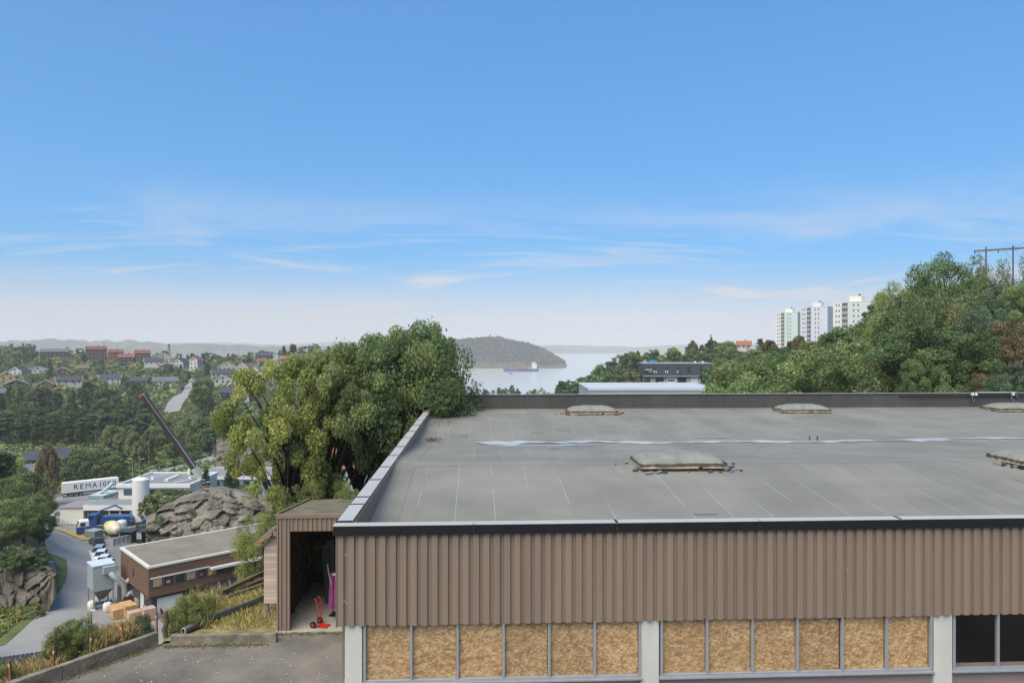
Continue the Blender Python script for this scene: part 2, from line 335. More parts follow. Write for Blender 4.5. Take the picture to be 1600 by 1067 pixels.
# sea
ms = bpy.data.materials.new('sea_water'); ms.use_nodes = True; t_ = ms.node_tree; b_ = t_.nodes['Principled BSDF']
b_.inputs['Base Color'].default_value = (.54,.52,.47,1); b_.inputs['Roughness'].default_value = .22; b_.inputs['Specular IOR Level'].default_value = .6  # silvery sheen of sun on the water is put into the base colour
nn = t_.nodes.new('ShaderNodeTexNoise'); nn.inputs['Scale'].default_value = .09; nn.inputs['Detail'].default_value = 5
gg = t_.nodes.new('ShaderNodeNewGeometry'); mp_ = t_.nodes.new('ShaderNodeMapping'); mp_.inputs['Scale'].default_value = (.35,1,1); t_.links.new(gg.outputs['Position'], mp_.inputs[0]); t_.links.new(mp_.outputs[0], nn.inputs['Vector'])
bb = t_.nodes.new('ShaderNodeBump'); bb.inputs['Distance'].default_value = .05; bb.inputs['Strength'].default_value = .3; t_.links.new(nn.outputs['Fac'], bb.inputs['Height']); t_.links.new(bb.outputs[0], b_.inputs['Normal'])
q = MB(); S_ = 16000
q.add([(-S_,-3500,-86),(S_,-3500,-86),(S_,S_,-86),(-S_,S_,-86)], [(0,1,2,3)])
tag(q.build('sea', ms), 'pale calm fjord water behind the hall roof', 'sea', kind='structure')
# far land: ridges with real width, (px, y of skyline), distance, half width
def ridge(name, prof, d, hw, m, label, rough=.12, na=160, nb=22, seed=1, shift=0):
    rs = np.random.RandomState(seed); px = np.linspace(prof[0][0], prof[-1][0], na); top = np.interp(px, [p[0] for p in prof], [p[1] for p in prof])
    dd = np.interp(px, [p[0] for p in prof], [p[2] if len(p) > 2 else d for p in prof])
    s = np.linspace(-1, 1, nb); X = np.zeros((na, nb)); Y = X.copy(); Z = X.copy()
    nz = rs.normal(size=(na, nb))
    for _ in range(2): nz = (nz+np.roll(nz,1,0)+np.roll(nz,-1,0)+np.roll(nz,1,1)+np.roll(nz,-1,1))/5*1.6
    for i in range(na):
        h = -(top[i]-CY)*dd[i]/F + 86
        for j in range(nb):
            k = dd[i]+s[j]*hw; x, y = XY(px[i], dd[i]); u, v = XY(px[i], 1.0)
            X[i,j] = x+u*s[j]*hw; Y[i,j] = y+v*s[j]*hw
            e = max(0, 1-abs(s[j])**1.7)
            Z[i,j] = -90 + (h+4)*(e**.75)*(1+rough*nz[i,j]*(1-e*.8))
    o = link(name, grid_mesh(name, X, Y, Z, m)); return tag(o, label, 'hill', kind='structure')
mh = mat('far_woodland', (.035,.050,.022), .95, .3, .012, 6, .05, col2=(.10,.105,.06), world=True, detail=9)
mf = mat('far_hills', (.05,.06,.035), .95, .3, .004, 8, .02, col2=(.14,.14,.10), world=True, detail=9)
ridge('headland', [(600,553),(650,541),(690,535),(720,531.5),(745,530),(775,529),(800,533),(815,537),(832,541),(850,548),(865,556),(880,566),(886,571)], 2850, 340, mh, 'steep wooded headland in the fjord with a mast on top', seed=2)
ridge('far_shore', [(760,545),(800,540.5),(850,539.5),(900,539),(930,541),(960,541),(1000,542),(1040,540),(1080,539),(1200,537),(1400,535)], 7000, 600, mf, 'low hazy land across the fjord on the right', seed=4, rough=.2)
ridge('far_hill', [(-400,536),(-200,532),(0,533),(45,532),(85,530),(110,531),(140,534),(165,532),(200,532),(230,534),(260,537),(300,537),(340,538),(400,540),(460,541),(520,541),(600,546),(660,552)], 4300, 700, mf, 'long hazy ridge behind the houses on the left', seed=6, rough=.2, na=260)
ridge('far_mountain', [(-400,534),(150,535),(280,536),(310,536.5),(340,535),(380,536.5),(430,538),(470,537),(505,535),(530,533.5),(555,534.5),(590,538),(640,541),(720,546)], 8500, 900, mf, 'palest and farthest range of low hills on the left', seed=7, rough=.2, na=260)
# draped sheets: roads and yards follow the ground
def drape(name, poly, m, label, lift=.12, step=2.0, cat='road'):
    """poly: ground outline in pixels or points"""
    pts = [G(*p)[0][:2] if len(p) == 2 else XY(p[0], p[2]) for p in poly]
    import bmesh
    bm = bmesh.new(); vs = [bm.verts.new((x, y, 0)) for x, y in pts]; f = bm.faces.new(vs)
    xs = [p[0] for p in pts]; ys = [p[1] for p in pts]
    for ax, lo, hi in ((0, min(xs), max(xs)), (1, min(ys), max(ys))):
        c = math.ceil(lo/step)*step
        while c < hi:
            co = (c,0,0) if ax == 0 else (0,c,0); no = (1,0,0) if ax == 0 else (0,1,0)
            bmesh.ops.bisect_plane(bm, geom=bm.verts[:]+bm.edges[:]+bm.faces[:], plane_co=co, plane_no=no); c += step
    bmesh.ops.triangulate(bm, faces=bm.faces[:])
    for v_ in bm.verts: v_.co.z = T(v_.co.x, v_.co.y)+lift
    me = bpy.data.meshes.new(name); bm.to_mesh(me); bm.free(); me.materials.append(m)
    me.polygons.foreach_set('use_smooth', [True]*len(me.polygons))
    return tag(link(name, me), label, cat, kind='structure')
def ribbon(name, line, width, m, label, lift=.14, n=60):
    pts = [Vector((*G(*p)[0][:2], 0)) if len(p) == 2 else Vector((*XY(p[0], p[2]), 0)) for p in line]
    ws = width if isinstance(width, (list, tuple)) else [width]*len(pts)
    fine = []; fw = []
    for i in range(len(pts)-1):
        a, b = pts[max(i-1,0)], pts[min(i+2,len(pts)-1)]
        for k in range(n//(len(pts)-1)):
            t = k/(n//(len(pts)-1)); p, q = pts[i], pts[i+1]
            fine.append(.5*((2*p)+(q-a)*t+(2*a-5*p+4*q-b)*t*t+(3*p-a-3*q+b)*t**3)); fw.append(ws[i]*(1-t)+ws[i+1]*t)
    fine.append(pts[-1]); fw.append(ws[-1])
    K = 9; X = np.zeros((len(fine), K)); Y = X.copy(); Z = X.copy()
    for i, p in enumerate(fine):
        d = (fine[min(i+1,len(fine)-1)]-fine[max(i-1,0)]).normalized(); s = Vector((d.y,-d.x,0))
        for k in range(K):
            c = p+s*fw[i]*(k/(K-1)-.5); X[i,k] = c.x; Y[i,k] = c.y; Z[i,k] = T(c.x, c.y)+lift
    return tag(link(name, grid_mesh(name, X, Y, Z, m)), label, 'road', kind='structure')
# ---------------------------------------------------------------- the industrial hall
HX0, HX1, HYF, HYB = -2.87, 36.0, 14.83, 43.3
ZCAP, ZFAS, ZCL, ZSILL, ZGR = -3.69, -3.87, -5.74, -6.88, -11.8
clad = mat('brown_profiled_steel', srgb(128,111,97), .6, .10, 1.6, stretch=(2.2,1,.14), spec=.25, objvar=.03)
felt = mat('grey_roofing_felt', srgb(122,120,111), .75, .17, .38, .003, 60, spec=.3, objvar=.05, detail=9)
feltseam = mat('pale_felt_lap', srgb(152,153,147), .7, .15, 3)
feltdark = mat('dark_felt_lap', srgb(118,121,118), .8, .15, 3)
copingtop = mat('light_coping_metal', srgb(168,165,160), .5, .06, 1.2)
upstand = mat('grey_felt_upstand', srgb(130,121,108), .8, .22, 1.2, stretch=(1,1,.2))
parapet_dark = mat('dark_felt_parapet', srgb(70,69,67), .75, .16, .8, stretch=(1,1,.35), objvar=.06)
column_paint = mat('flaking_white_concrete', srgb(178,176,164), .8, .06, 2.2, .004, 16, col2=srgb(194,193,184), stretch=(1,1,.3))
alu = mat('aluminium_frame', srgb(160,163,166), .45, .08, metal=.4)
lowwall = mat('mauve_brown_wall', srgb(138,122,116), .85, .1, 1)
def osbmat():
    m = bpy.data.materials.new('strand_board'); m.use_nodes = True; t = m.node_tree; n = t.nodes; l = t.links; b = n['Principled BSDF']; b.inputs['Roughness'].default_value = .75
    tcn = n.new('ShaderNodeTexCoord'); oi = n.new('ShaderNodeObjectInfo'); cols = None
    ad = n.new('ShaderNodeVectorMath'); ad.operation = 'ADD'; sc = n.new('ShaderNodeVectorMath'); sc.operation = 'SCALE'; cmb = n.new('ShaderNodeCombineXYZ')
    for i in range(3): l.new(oi.outputs['Random'], cmb.inputs[i])
    l.new(cmb.outputs[0], sc.inputs[0]); sc.inputs['Scale'].default_value = 37; l.new(tcn.outputs['Object'], ad.inputs[0]); l.new(sc.outputs[0], ad.inputs[1])
    warp = n.new('ShaderNodeTexNoise'); warp.inputs['Scale'].default_value = 2.2; warp.inputs['Detail'].default_value = 2; l.new(ad.outputs[0], warp.inputs['Vector'])
    facs = []
    for k, (ang, st) in enumerate([(.25, (9,9,34)), (-.45, (10,10,32)), (1.1, (11,11,30))]):
        vr = n.new('ShaderNodeVectorRotate'); vr.rotation_type = 'Y_AXIS'; vr.inputs['Angle'].default_value = ang; l.new(ad.outputs[0], vr.inputs['Vector'])
        mp = n.new('ShaderNodeMapping'); mp.inputs['Scale'].default_value = st; mp.inputs['Location'].default_value = (k*7.3, 0, k*3.1); l.new(vr.outputs[0], mp.inputs[0])
        vo = n.new('ShaderNodeTexVoronoi'); vo.inputs['Scale'].default_value = 1; vo.inputs['Randomness'].default_value = 1; l.new(mp.outputs[0], vo.inputs['Vector'])
        sp = n.new('ShaderNodeSeparateColor'); l.new(vo.outputs['Color'], sp.inputs[0]); facs.append(sp.outputs[0])
    def mth(op, a, bb):
        x = n.new('ShaderNodeMath'); x.operation = op
        for i, q in enumerate((a, bb)):
            if isinstance(q, float): x.inputs[i].default_value = q
            else: l.new(q, x.inputs[i])
        return x.outputs[0]
    f = mth('MULTIPLY', mth('ADD', mth('ADD', facs[0], facs[1]), facs[2]), .333)
    f = mth('ADD', mth('MULTIPLY', f, .8), mth('MULTIPLY', warp.outputs['Fac'], .2))
    rp = n.new('ShaderNodeValToRGB'); e = rp.color_ramp.elements; e[0].position = .22; e[0].color = (*srgb(134,102,66), 1); e[1].position = .74; e[1].color = (*srgb(200,170,126), 1)
    x = rp.color_ramp.elements.new(.48); x.color = (*srgb(170,134,90), 1); l.new(f, rp.inputs[0])
    hs = n.new('ShaderNodeHueSaturation'); mr = n.new('ShaderNodeMapRange'); l.new(oi.outputs['Random'], mr.inputs[0]); mr.inputs[3].default_value = .88; mr.inputs[4].default_value = 1.12; l.new(mr.outputs[0], hs.inputs['Value']); l.new(rp.outputs[0], hs.inputs['Color'])
    l.new(hs.outputs[0], b.inputs['Base Color']); return m
osb = osbmat()
hall = thing('industrial_hall', 'low industrial hall with brown ribbed cladding, boarded windows and grey felt roof', 'building', (HX0, HYF, ZGR))
def HP(mb, name, m, smooth=False, bevel=0, parent=hall):
    mb.v = [(x-HX0, y-HYF, z-ZGR) for x, y, z in mb.v]; return mb.build(name, m, parent, smooth, bevel=bevel)
# walls
HP(MB().box(HX0+.05, HYF+.42, ZGR, HX0+.30, HYB, ZCAP-.06), 'side_wall', clad)
HP(MB().box(HX0+.05, HYB-.02, ZGR, HX1, HYB+.2, -3.9), 'rear_wall', clad)
HP(MB().box(HX1, HYF, ZGR, HX1+.25, HYB, ZCAP-.4), 'side_wall', clad)
HP(MB().box(HX0+.12, HYF+.16, ZGR, HX1, HYF+.42, ZSILL-.05), 'low_wall', lowwall)
HP(MB().box(HX0+.05, HYF+.10, ZCL+.03, HX1, HYF+.40, ZCAP-.07), 'upper_wall', dark)
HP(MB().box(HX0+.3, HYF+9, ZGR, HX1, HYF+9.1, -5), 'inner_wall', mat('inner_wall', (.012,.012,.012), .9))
# profiled sheets of five ribs each
PER = .2117; RW = .142; DEP = .052
def sheet_mesh(nrib, z0, z1):
    mb = MB(); prof = []
    for k in range(nrib):
        x = k*PER; prof += [(x, 0), (x+.010, -DEP), (x+RW-.010, -DEP), (x+RW, 0)]
    prof.append((nrib*PER, 0)); n = len(prof)
    vs = [(a, b, z) for z in (z0, z1) for a, b in prof]
    mb.add(vs, [(i, i+1, n+i+1, n+i) for i in range(n-1)]); return mb.mesh('cladding_sheet', clad)
def facX_(px):
    s = (px-CX)/F; return HYF*(s*ca+sa)/(ca-s*sa)
sm_ = sheet_mesh(5, 0, ZFAS-ZCL+.05)
nx = int((HX1-HX0)/(PER*5))+1
rs_ = random.Random(2)
for k in range(nx):
    link('cladding_sheet', sm_, hall, (.02+k*PER*5, .045+rs_.uniform(-.0025,.0025), ZCL-ZGR+rs_.uniform(-.006,.006)))
scr = MB().lathe([(.007,0),(.006,.004)], 6).mesh('screw', steel)
for k in range(nx*5):
    x_ = .02+k*PER+RW+(PER-RW)/2
    if x_ > HX1-HX0-.1 or x_ > 15: continue
    for z_ in (.07, 1.0, 1.78):
        if rs_.random() < .85:
            o = link('screw', scr, hall, (x_+rs_.uniform(-.01,.01), .042, ZCL-ZGR+z_+rs_.uniform(-.008,.008))); o.rotation_euler = (R(90),0,0)
for (px_, py_, l_, a_) in ((541,866,.09,.1),(540,940,.12,-.7),(616,870,.06,1.2),(1327,835,.05,1.3),(1323,902,.04,1.4)):
    sx_ = facX_(px_); MB().bar((-l_/2*math.cos(a_),0,-l_/2*math.sin(a_)),(l_/2*math.cos(a_),0,l_/2*math.sin(a_)),.002,.008,up=(0,1,0)).build('scuff', white, hall, loc=(sx_-HX0, -.022, -(py_-CY)/77-ZGR))
HP(MB().box(HX0, HYF-.018, ZCL-.01, HX0+.02, HYF+.14, ZFAS+.03), 'corner_trim', clad)
# columns, frames, boards
def fx(px): return (px-CX)/F      # x along the facade from a pixel
def facX(px):
    s = (px-CX)/F; return HYF*(s*ca+sa)/(ca-s*sa)
cols_ = [(538,565), (1003,1031), (1462,1491), (1905,1933)]
for a, b in cols_:
    xa, xb = facX(a), facX(b); mb = MB()
    mb.box(xa, HYF+.062, ZGR, xb, HYF+.34, ZCL+.06); HP(mb, 'column', column_paint, bevel=.008)
bays = [(569,1001,6), (1035,1458,6), (1494,1902,6)]
for bi, (a, b, n) in enumerate(bays):
    xa, xb = facX(a), facX(b); st = (xb-xa)/n
    for k in range(n+1):
        x = xa+k*st; HP(MB().box(x-.026, HYF+.05, ZSILL, x+.026, HYF+.13, ZCL+.03), 'mullion', alu, bevel=.004)
    HP(MB().box(xa-.03, HYF+.055, ZSILL-.05, xb+.03, HYF+.14, ZSILL+.006), 'window_rail', alu, bevel=.004)
    HP(MB().box(xa-.05, HYF+.01, ZSILL-.085, xb+.05, HYF+.17, ZSILL-.05), 'window_sill', alu)
    for k in range(n):
        x = xa+k*st
        if bi < 2:
            mb = MB().box(-st/2+.03, -.006, 0, st/2-.03, .006, ZCL-ZSILL+.03)
            mb.build('strand_board', osb, hall, loc=(x+st/2-HX0+rs_.uniform(-.004,.004), .15+rs_.uniform(-.008,.008), ZSILL-ZGR))
        HP(MB().add([(x+.027,HYF+.1,ZSILL+.006),(x+st-.027,HYF+.1,ZSILL+.006),(x+st-.027,HYF+.1,ZCL+.02),(x+.027,HYF+.1,ZCL+.02)], [(0,1,2,3)]), 'window_pane', clearglass)
# front fascia and coping in lengths
jx = [HX0-.05] + [facX(p) for p in (740, 963, 1185, 1404, 1622)] + [HX1]
for i in range(len(jx)-1):
    a, b = jx[i]+.004, jx[i+1]-.004; mb = MB()
    mb.box(a, HYF-.075, ZFAS, b, HYF-.06, ZCAP+.002); c = HP(mb, 'fascia', black, bevel=.003)
    mb = MB().box(a, HYF-.078, ZCAP+.003, b, HYF+.17, ZCAP+.02); HP(mb, 'coping', copingtop, bevel=.004)
    if i: HP(MB().box(jx[i]-.03, HYF-.08, ZCAP+.021, jx[i]+.03, HYF+.165, ZCAP+.026), 'joint_strip', greymetal if i % 2 else black)
HP(MB().box(HX0-.05, HYF-.06, ZFAS+.02, HX1, HYF+.12, ZCAP-.005), 'fascia_board', timber)
# left parapet
ys = [HYF+.32, 16.75, 17.55, 19.75, 21.8, 24.0, 26.1, 28.5, 30.6, 32.9, 35.1, 37.3, 39.4, 41.5, HYB]
for i in range(len(ys)-1):
    dz = rs_.uniform(-.006, .006)
    HP(MB().box(HX0-.05, ys[i]+.005, ZCAP+dz-.012, HX0+.27, ys[i+1]-.005, ZCAP+.006+dz), 'coping', copingtop, bevel=.004)
    HP(MB().box(HX0-.055, ys[i]-.03, ZCAP+.014, HX0+.275, ys[i]+.03, ZCAP+.02), 'joint_strip', black)
HP(MB().box(HX0-.06, HYF+.3, ZCAP-.2, HX0-.048, HYB, ZCAP+.002), 'fascia', black)
# roof sections: eaves gutter - ridge - valley - far parapet
RIDGE, VAL, FAR = (23.5, -3.83), (31.2, -4.33), (43.1, -3.925)
NEAR = (14.99, -3.83-.093*(23.5-14.99))
def roofz(y):
    a = [NEAR, RIDGE, VAL, FAR]
    return float(np.interp(y, [p[0] for p in a], [p[1] for p in a]))
HP(MB().add([(HX0+.1, NEAR[0], NEAR[1]-.05), (HX1, NEAR[0], NEAR[1]-.05), (HX1, RIDGE[0], RIDGE[1]-.05), (HX0+.1, RIDGE[0], RIDGE[1]-.05), (HX1, VAL[0], VAL[1]-.05), (HX0+.1, VAL[0], VAL[1]-.05), (HX1, FAR[0], FAR[1]-.05), (HX0+.1, FAR[0], FAR[1]-.05)], [(0,1,2,3), (3,2,4,5), (5,4,6,7)]), 'roof_deck', dark)
def strip(xa, xb, y0, y1, seamside=True):
    mb = MB(); n = 7; yy = np.linspace(y0, y1, n); z = [roofz(t) for t in yy]; sg = .016
    wob = [rs_.uniform(-.008,.008) for _ in yy]
    for i in range(n-1):
        a, b = yy[i], yy[i+1]; za, zb = z[i], z[i+1]
        xb0, xb1 = xb+wob[i], xb+wob[i+1]; h = .006
        mb.add([(xa,a,za),(xb0-sg,a,za+h),(xb1-sg,b,zb+h),(xa,b,zb)], [(0,1,2,3)], 0)
        mb.add([(xb0-sg,a,za+h),(xb0,a,za+h),(xb1,b,zb+h),(xb1-sg,b,zb+h)], [(0,1,2,3)], 1 if rs_.random() < .62 else 0)
        mb.add([(xb0,a,za+h),(xb0,a,za-.03),(xb1,b,zb-.03),(xb1,b,zb+h)], [(0,1,2,3)], 2)
    return HP(mb, 'roofing_strip', [felt, feltseam, feltdark])
for (y0, y1, off, zsh) in [(15.0, 23.05, 0, 0), (24.0, 30.7, .45, 0), (31.7, 43.05, .2, 0)]:
    x = HX0+.62; xs = [x]; k = math.ceil(x+1.55-off)
    while xs[-1] < HX1: xs.append(-1.55+off+k); k += 1
    for i in range(len(xs)-1):
        strip(xs[i]-.07, xs[i+1], y0+rs_.uniform(-.02,.02), y1)
# ridge cap, valley sheet, edge strip along the parapet with cant
def cross_sheet(y0, y1, name, lift, n=6):
    x = HX0+.45
    while x < HX1:
        x2 = min(x+rs_.uniform(4.6,5.2), HX1); mb = MB(); yy = np.linspace(y0, y1, n)
        for i in range(n-1):
            mb.add([(x,yy[i],roofz(yy[i])+lift),(x2,yy[i],roofz(yy[i])+lift),(x2,yy[i+1],roofz(yy[i+1])+lift),(x,yy[i+1],roofz(yy[i+1])+lift)], [(0,1,2,3)], 0)
        mb.add([(x,y0,roofz(y0)+lift),(x2,y0,roofz(y0)+lift),(x2,y0,roofz(y0)-.02),(x,y0,roofz(y0)-.02)], [(0,1,2,3)], 1)
        HP(mb, name, [felt, feltdark]); x = x2+.006
cross_sheet(22.98, 24.05, 'ridge_strip', .016)
cross_sheet(30.6, 31.8, 'valley_strip', .014)
x = 0
yy = [15.1]
while yy[-1] < 43.0: yy.append(min(yy[-1]+1.02, 43.05))
for i in range(len(yy)-1):
    a, b = yy[i], yy[i+1]-.006; mb = MB(); pa = []
    for y in (a, b):
        z = roofz(y); pa.append([(HX0+.26, y, ZCAP-.02), (HX0+.275, y, max(z+.14, z+.14)), (HX0+.34, y, z+.06), (HX0+.50, y, z+.025), (HX0+.92, y, z+.012), (HX0+.92, y, z-.02)])
    for k in range(5): mb.add([pa[0][k], pa[0][k+1], pa[1][k+1], pa[1][k]], [(0,1,2,3)], 0 if k < 2 else 1)
    HP(mb, 'parapet_upstand', [upstand, felt], smooth=False)
HP(MB().box(HX0+.06, HYF+.31, -5.0, HX0+.255, HYB, ZCAP-.03), 'parapet_core', upstand)
HP(MB().box(HX0+.3, HYF+.125, -5.0, HX1, HYF+.155, ZCAP), 'front_upstand', upstand)
# far parapet of upright felt panels
ZFP = -3.05; x = HX0+.2; k = 0
while x < HX1:
    x2 = min(x+rs_.choice([1.0,1.04,1.5]), HX1+.3)
    HP(MB().box(x+.005, 43.02+rs_.uniform(-.008,.008), -4.2, x2-.005, 43.16, ZFP-.03), 'parapet_panel', parapet_dark); x = x2
HP(MB().box(HX0+.1, 42.98, ZFP-.03, HX1+.3, 43.35, ZFP), 'coping', mat('dark_coping', srgb(54,53,52), .5), bevel=.005)
HP(MB().box(HX0+.1, 43.25, ZFP+.001, HX1+.3, 43.36, ZFP+.025), 'coping_edge', copingtop)
HP(MB().box(HX0+.1, 42.9, FAR[1]-.03, HX1, 43.02, FAR[1]+.05), 'cant_strip', felt)
# standing water in the valley
wet = mat('standing_water_pale_sky_sheen', (.42,.415,.40), .36, .25, 1.5, spec=.9)  # pale base colour paints the bright sky mirrored in the water
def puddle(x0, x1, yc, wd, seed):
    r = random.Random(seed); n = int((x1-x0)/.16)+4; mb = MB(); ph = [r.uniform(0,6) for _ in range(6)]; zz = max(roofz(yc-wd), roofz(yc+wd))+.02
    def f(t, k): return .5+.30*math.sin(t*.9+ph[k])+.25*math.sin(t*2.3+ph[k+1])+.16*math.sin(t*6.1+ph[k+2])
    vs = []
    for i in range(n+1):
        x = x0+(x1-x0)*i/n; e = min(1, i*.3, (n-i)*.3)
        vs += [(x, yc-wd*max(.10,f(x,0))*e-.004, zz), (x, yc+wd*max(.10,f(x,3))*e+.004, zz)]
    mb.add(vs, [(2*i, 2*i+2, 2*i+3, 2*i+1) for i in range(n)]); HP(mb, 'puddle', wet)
def valx(px, y=32.1): s = (px-CX)/F; return y*(s*ca+sa)/(ca-s*sa)
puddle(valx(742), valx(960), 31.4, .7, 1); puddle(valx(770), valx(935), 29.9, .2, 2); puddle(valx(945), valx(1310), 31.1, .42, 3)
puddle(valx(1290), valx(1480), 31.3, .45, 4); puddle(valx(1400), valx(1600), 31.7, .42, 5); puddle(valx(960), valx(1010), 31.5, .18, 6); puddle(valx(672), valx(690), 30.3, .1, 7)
pr_ = random.Random(21)
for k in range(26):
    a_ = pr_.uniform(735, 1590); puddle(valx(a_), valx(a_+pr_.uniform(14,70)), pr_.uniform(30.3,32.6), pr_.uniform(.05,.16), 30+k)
# litter of leaves in the roof corner
# skylights: felted domes on timber kerbs
tarp = mat('grey_dome_felt', srgb(112,111,104), .8, .18, 1.6, .012, 5, col2=srgb(136,135,127))
tarpdark = mat('dark_dome_skirt', srgb(70,67,60), .7, .3, 5, .01, 14)
pine = mat('pale_timber', srgb(196,170,136), .8, .15, 3, stretch=(1,6,6))
rag = mat('blue_grey_felt_scrap', srgb(62,66,74), .8, .4, 8); ragl = mat('pale_felt_scrap', srgb(116,117,118), .8, .3, 8); ragd = mat('black_felt_scrap', srgb(36,36,38), .8, .3, 8); rust = mat('orange_scrap', srgb(176,116,76), .8, .3, 8)
def skylight(px, y, wd, label, seed, messy):
    s = (px-CX)/F; x = y*(s*ca+sa)/(ca-s*sa); z = roofz(y)
    t = thing('dome_skylight', label, 'skylight', (x, y, z), 0, 'domed skylights on the grey felt roof')
    r = random.Random(seed); a, b = wd/2, .75
    z += 0
    mb = MB().box(-a+.06, -b+.06, -.08, a-.06, b-.06, .13); mb.build('kerb', tarpdark, t)
    sl = (roofz(y+b)-roofz(y-b))/(2*b)
    for (p, q) in (((-a, -b, .07), (a*.35 if messy else a, -b, .07)), ((a, -b, .07), (a, b, .07)), ((-a, b, .07), (-a, -b, .07)), ((-a, b, .07), (a, b, .07))):
        MB().bar(p, q, .06, .07).build('batten', pine, t)
    if messy: MB().bar((a*.45, -b, .07), (a, -b, .07), .06, .07).build('batten', pine, t)
    # wrinkled dome
    n, m_ = 30, 18; X = np.zeros((m_+1, n+1)); Y = X.copy(); Z = X.copy(); ph = [r.uniform(0, 6) for _ in range(8)]
    for i in range(m_+1):
        for j in range(n+1):
            u = -1+2*j/n; v = -1+2*i/m_
            e = max(0, (1-abs(u)**3.2))*max(0, (1-abs(v)**3.0)); hgt = .17+.29*e**.6
            if abs(u) > .999 or abs(v) > .999: hgt = .09
            wr = .010*math.sin(9*u+5*v+ph[0])+.008*math.sin(17*u-7*v+ph[1])+.014*(1-e)*math.sin(31*u+ph[2])*math.sin(23*v+ph[3])
            X[i,j] = u*(a+.03)+.01*math.sin(14*v+ph[4])*(abs(u) > .9); Y[i,j] = v*(b+.03)+.012*math.sin(19*u+ph[5])*(abs(v) > .9); Z[i,j] = hgt+wr
    me = grid_mesh('dome_cover', X, Y, Z, tarp); link('dome_cover', me, t)
    # gathered skirt along the sides
    mb = MB(); per = []
    for k in range(88):
        s_ = k/88*4
        if s_ < 1: c = (-a-.04+2*(a+.04)*s_, -b-.04)
        elif s_ < 2: c = (a+.04, -b-.04+2*(b+.04)*(s_-1))
        elif s_ < 3: c = (a+.04-2*(a+.04)*(s_-2), b+.04)
        else: c = (-a-.04, b+.04-2*(b+.04)*(s_-3))
        o = r.uniform(-.018, .018); per.append((c[0]+o, c[1]+o, .115+r.uniform(-.025,.02), .185+r.uniform(-.015,.02)))
    vs = [(p[0]*1.01, p[1]*1.02, p[2]) for p in per]+[(p[0], p[1], p[3]) for p in per]; nn_ = len(per)
    mb.add(vs, [(k, (k+1)%nn_, nn_+(k+1)%nn_, nn_+k) for k in range(nn_)]); mb.build('skirt', tarpdark, t)
    for k in range(messy and 22 or 9):
        side = r.choice([-1, 1]); sx = side*(a+abs(r.gauss(.05, .28 if messy else .08))); sy = r.uniform(-b-.1, b*.6)
        if messy > 1: sx += side*.1
        if r.random() < .4: sx = r.uniform(-a, a); sy = -b-.1-abs(r.gauss(0, .06))
        w_ = r.uniform(.03, .13)*(1.2 if messy else .8); an = r.uniform(0, 3); zz = sl*sy
        mb = MB(); c, s2 = math.cos(an), math.sin(an)
        q = [(-w_, -w_*.4), (w_*.8, -w_*.5), (w_, w_*.35), (-w_*.7, w_*.5)]
        mb.add([(sx+c*u-s2*v, sy+s2*u+c*v, zz+.012+r.uniform(0,.06)) for u, v in q]+[(sx+c*u-s2*v, sy+s2*u+c*v, zz+.003) for u, v in q], [(0,1,2,3),(0,4,5,1),(1,5,6,2),(2,6,7,3),(3,7,4,0)])
        mb.build('felt_scrap', r.choice([rag, ragl, ragd, ragd, rag, ragl] + ([rust]*3 if messy == 2 else [])), t)
skylight(1058, 22.85, 2.62, 'felt-covered dome skylight on front ridge with torn scraps, centre of roof', 1, 1)
skylight(1630, 22.85, 2.62, 'felt-covered dome skylight on front ridge, cut by right picture edge', 2, 1)
skylight(924, 41.2, 2.70, 'rounded dome skylight with orange and blue scraps by far parapet', 3, 2)
skylight(1252, 41.5, 2.75, 'dome skylight by far parapet straight below the white tower blocks', 4, 0)
skylight(1582, 41.6, 2.75, 'dome skylight by far parapet under the right-hand floodlights', 5, 0)
litter_ = mat('brown_leaf_litter', srgb(92,76,68), .95, .4, 9)
def litter(x, y, rx, ry, label, seed, n=260):
    r = random.Random(seed); mb = MB()
    for k in range(n):
        u, v = r.gauss(0,.42), r.gauss(0,.42); an = r.uniform(0,6.3); w_ = r.uniform(.02,.05); cx, cy_ = x+u*rx, y+v*ry; zz = roofz(cy_)+.02+max(0, .06*(1-u*u-v*v))*r.random()
        mb.add([(cx+w_*math.cos(an), cy_+w_*math.sin(an), zz+r.uniform(0,.02)), (cx-w_*math.sin(an), cy_+w_*math.cos(an), zz), (cx-w_*math.cos(an), cy_-w_*math.sin(an), zz+r.uniform(0,.02)), (cx+w_*.6*math.sin(an), cy_-w_*.6*math.cos(an), zz)], [(0,1,2,3)])
    tag(mb.build('leaf_litter', litter_), label, 'leaves', kind='stuff')
litter(-1.98, 32.3, .5, .9, 'brown heap of wet leaves in the roof corner', 3)
litter(-1.75, 38.2, 1.0, 2.2, 'scattered dead leaves under the overhanging tree', 4, 300)
# patches, drain stubs and stains on the felt
for k in range(6):
    x_ = pr_.uniform(-1, 24); y_ = pr_.choice([pr_.uniform(16.5,22), pr_.uniform(25,29.5), pr_.uniform(33,41)]); w_ = pr_.uniform(.25,.7); l_ = pr_.uniform(.3,.8); mb = MB()
    mb.add([(x_,y_,roofz(y_)+.016),(x_+w_,y_+pr_.uniform(-.04,.04),roofz(y_)+.017),(x_+w_+pr_.uniform(-.04,.04),y_+l_,roofz(y_+l_)+.017),(x_,y_+l_,roofz(y_+l_)+.016)], [(0,1,2,3)]); HP(mb, 'felt_patch', felt)
for px_ in (1265, 1277): HP(MB().tube([(valx(px_,31.6),31.6,-4.4),(valx(px_,31.6),31.6,-4.12)], .03, 8), 'vent_stub', charcoal)
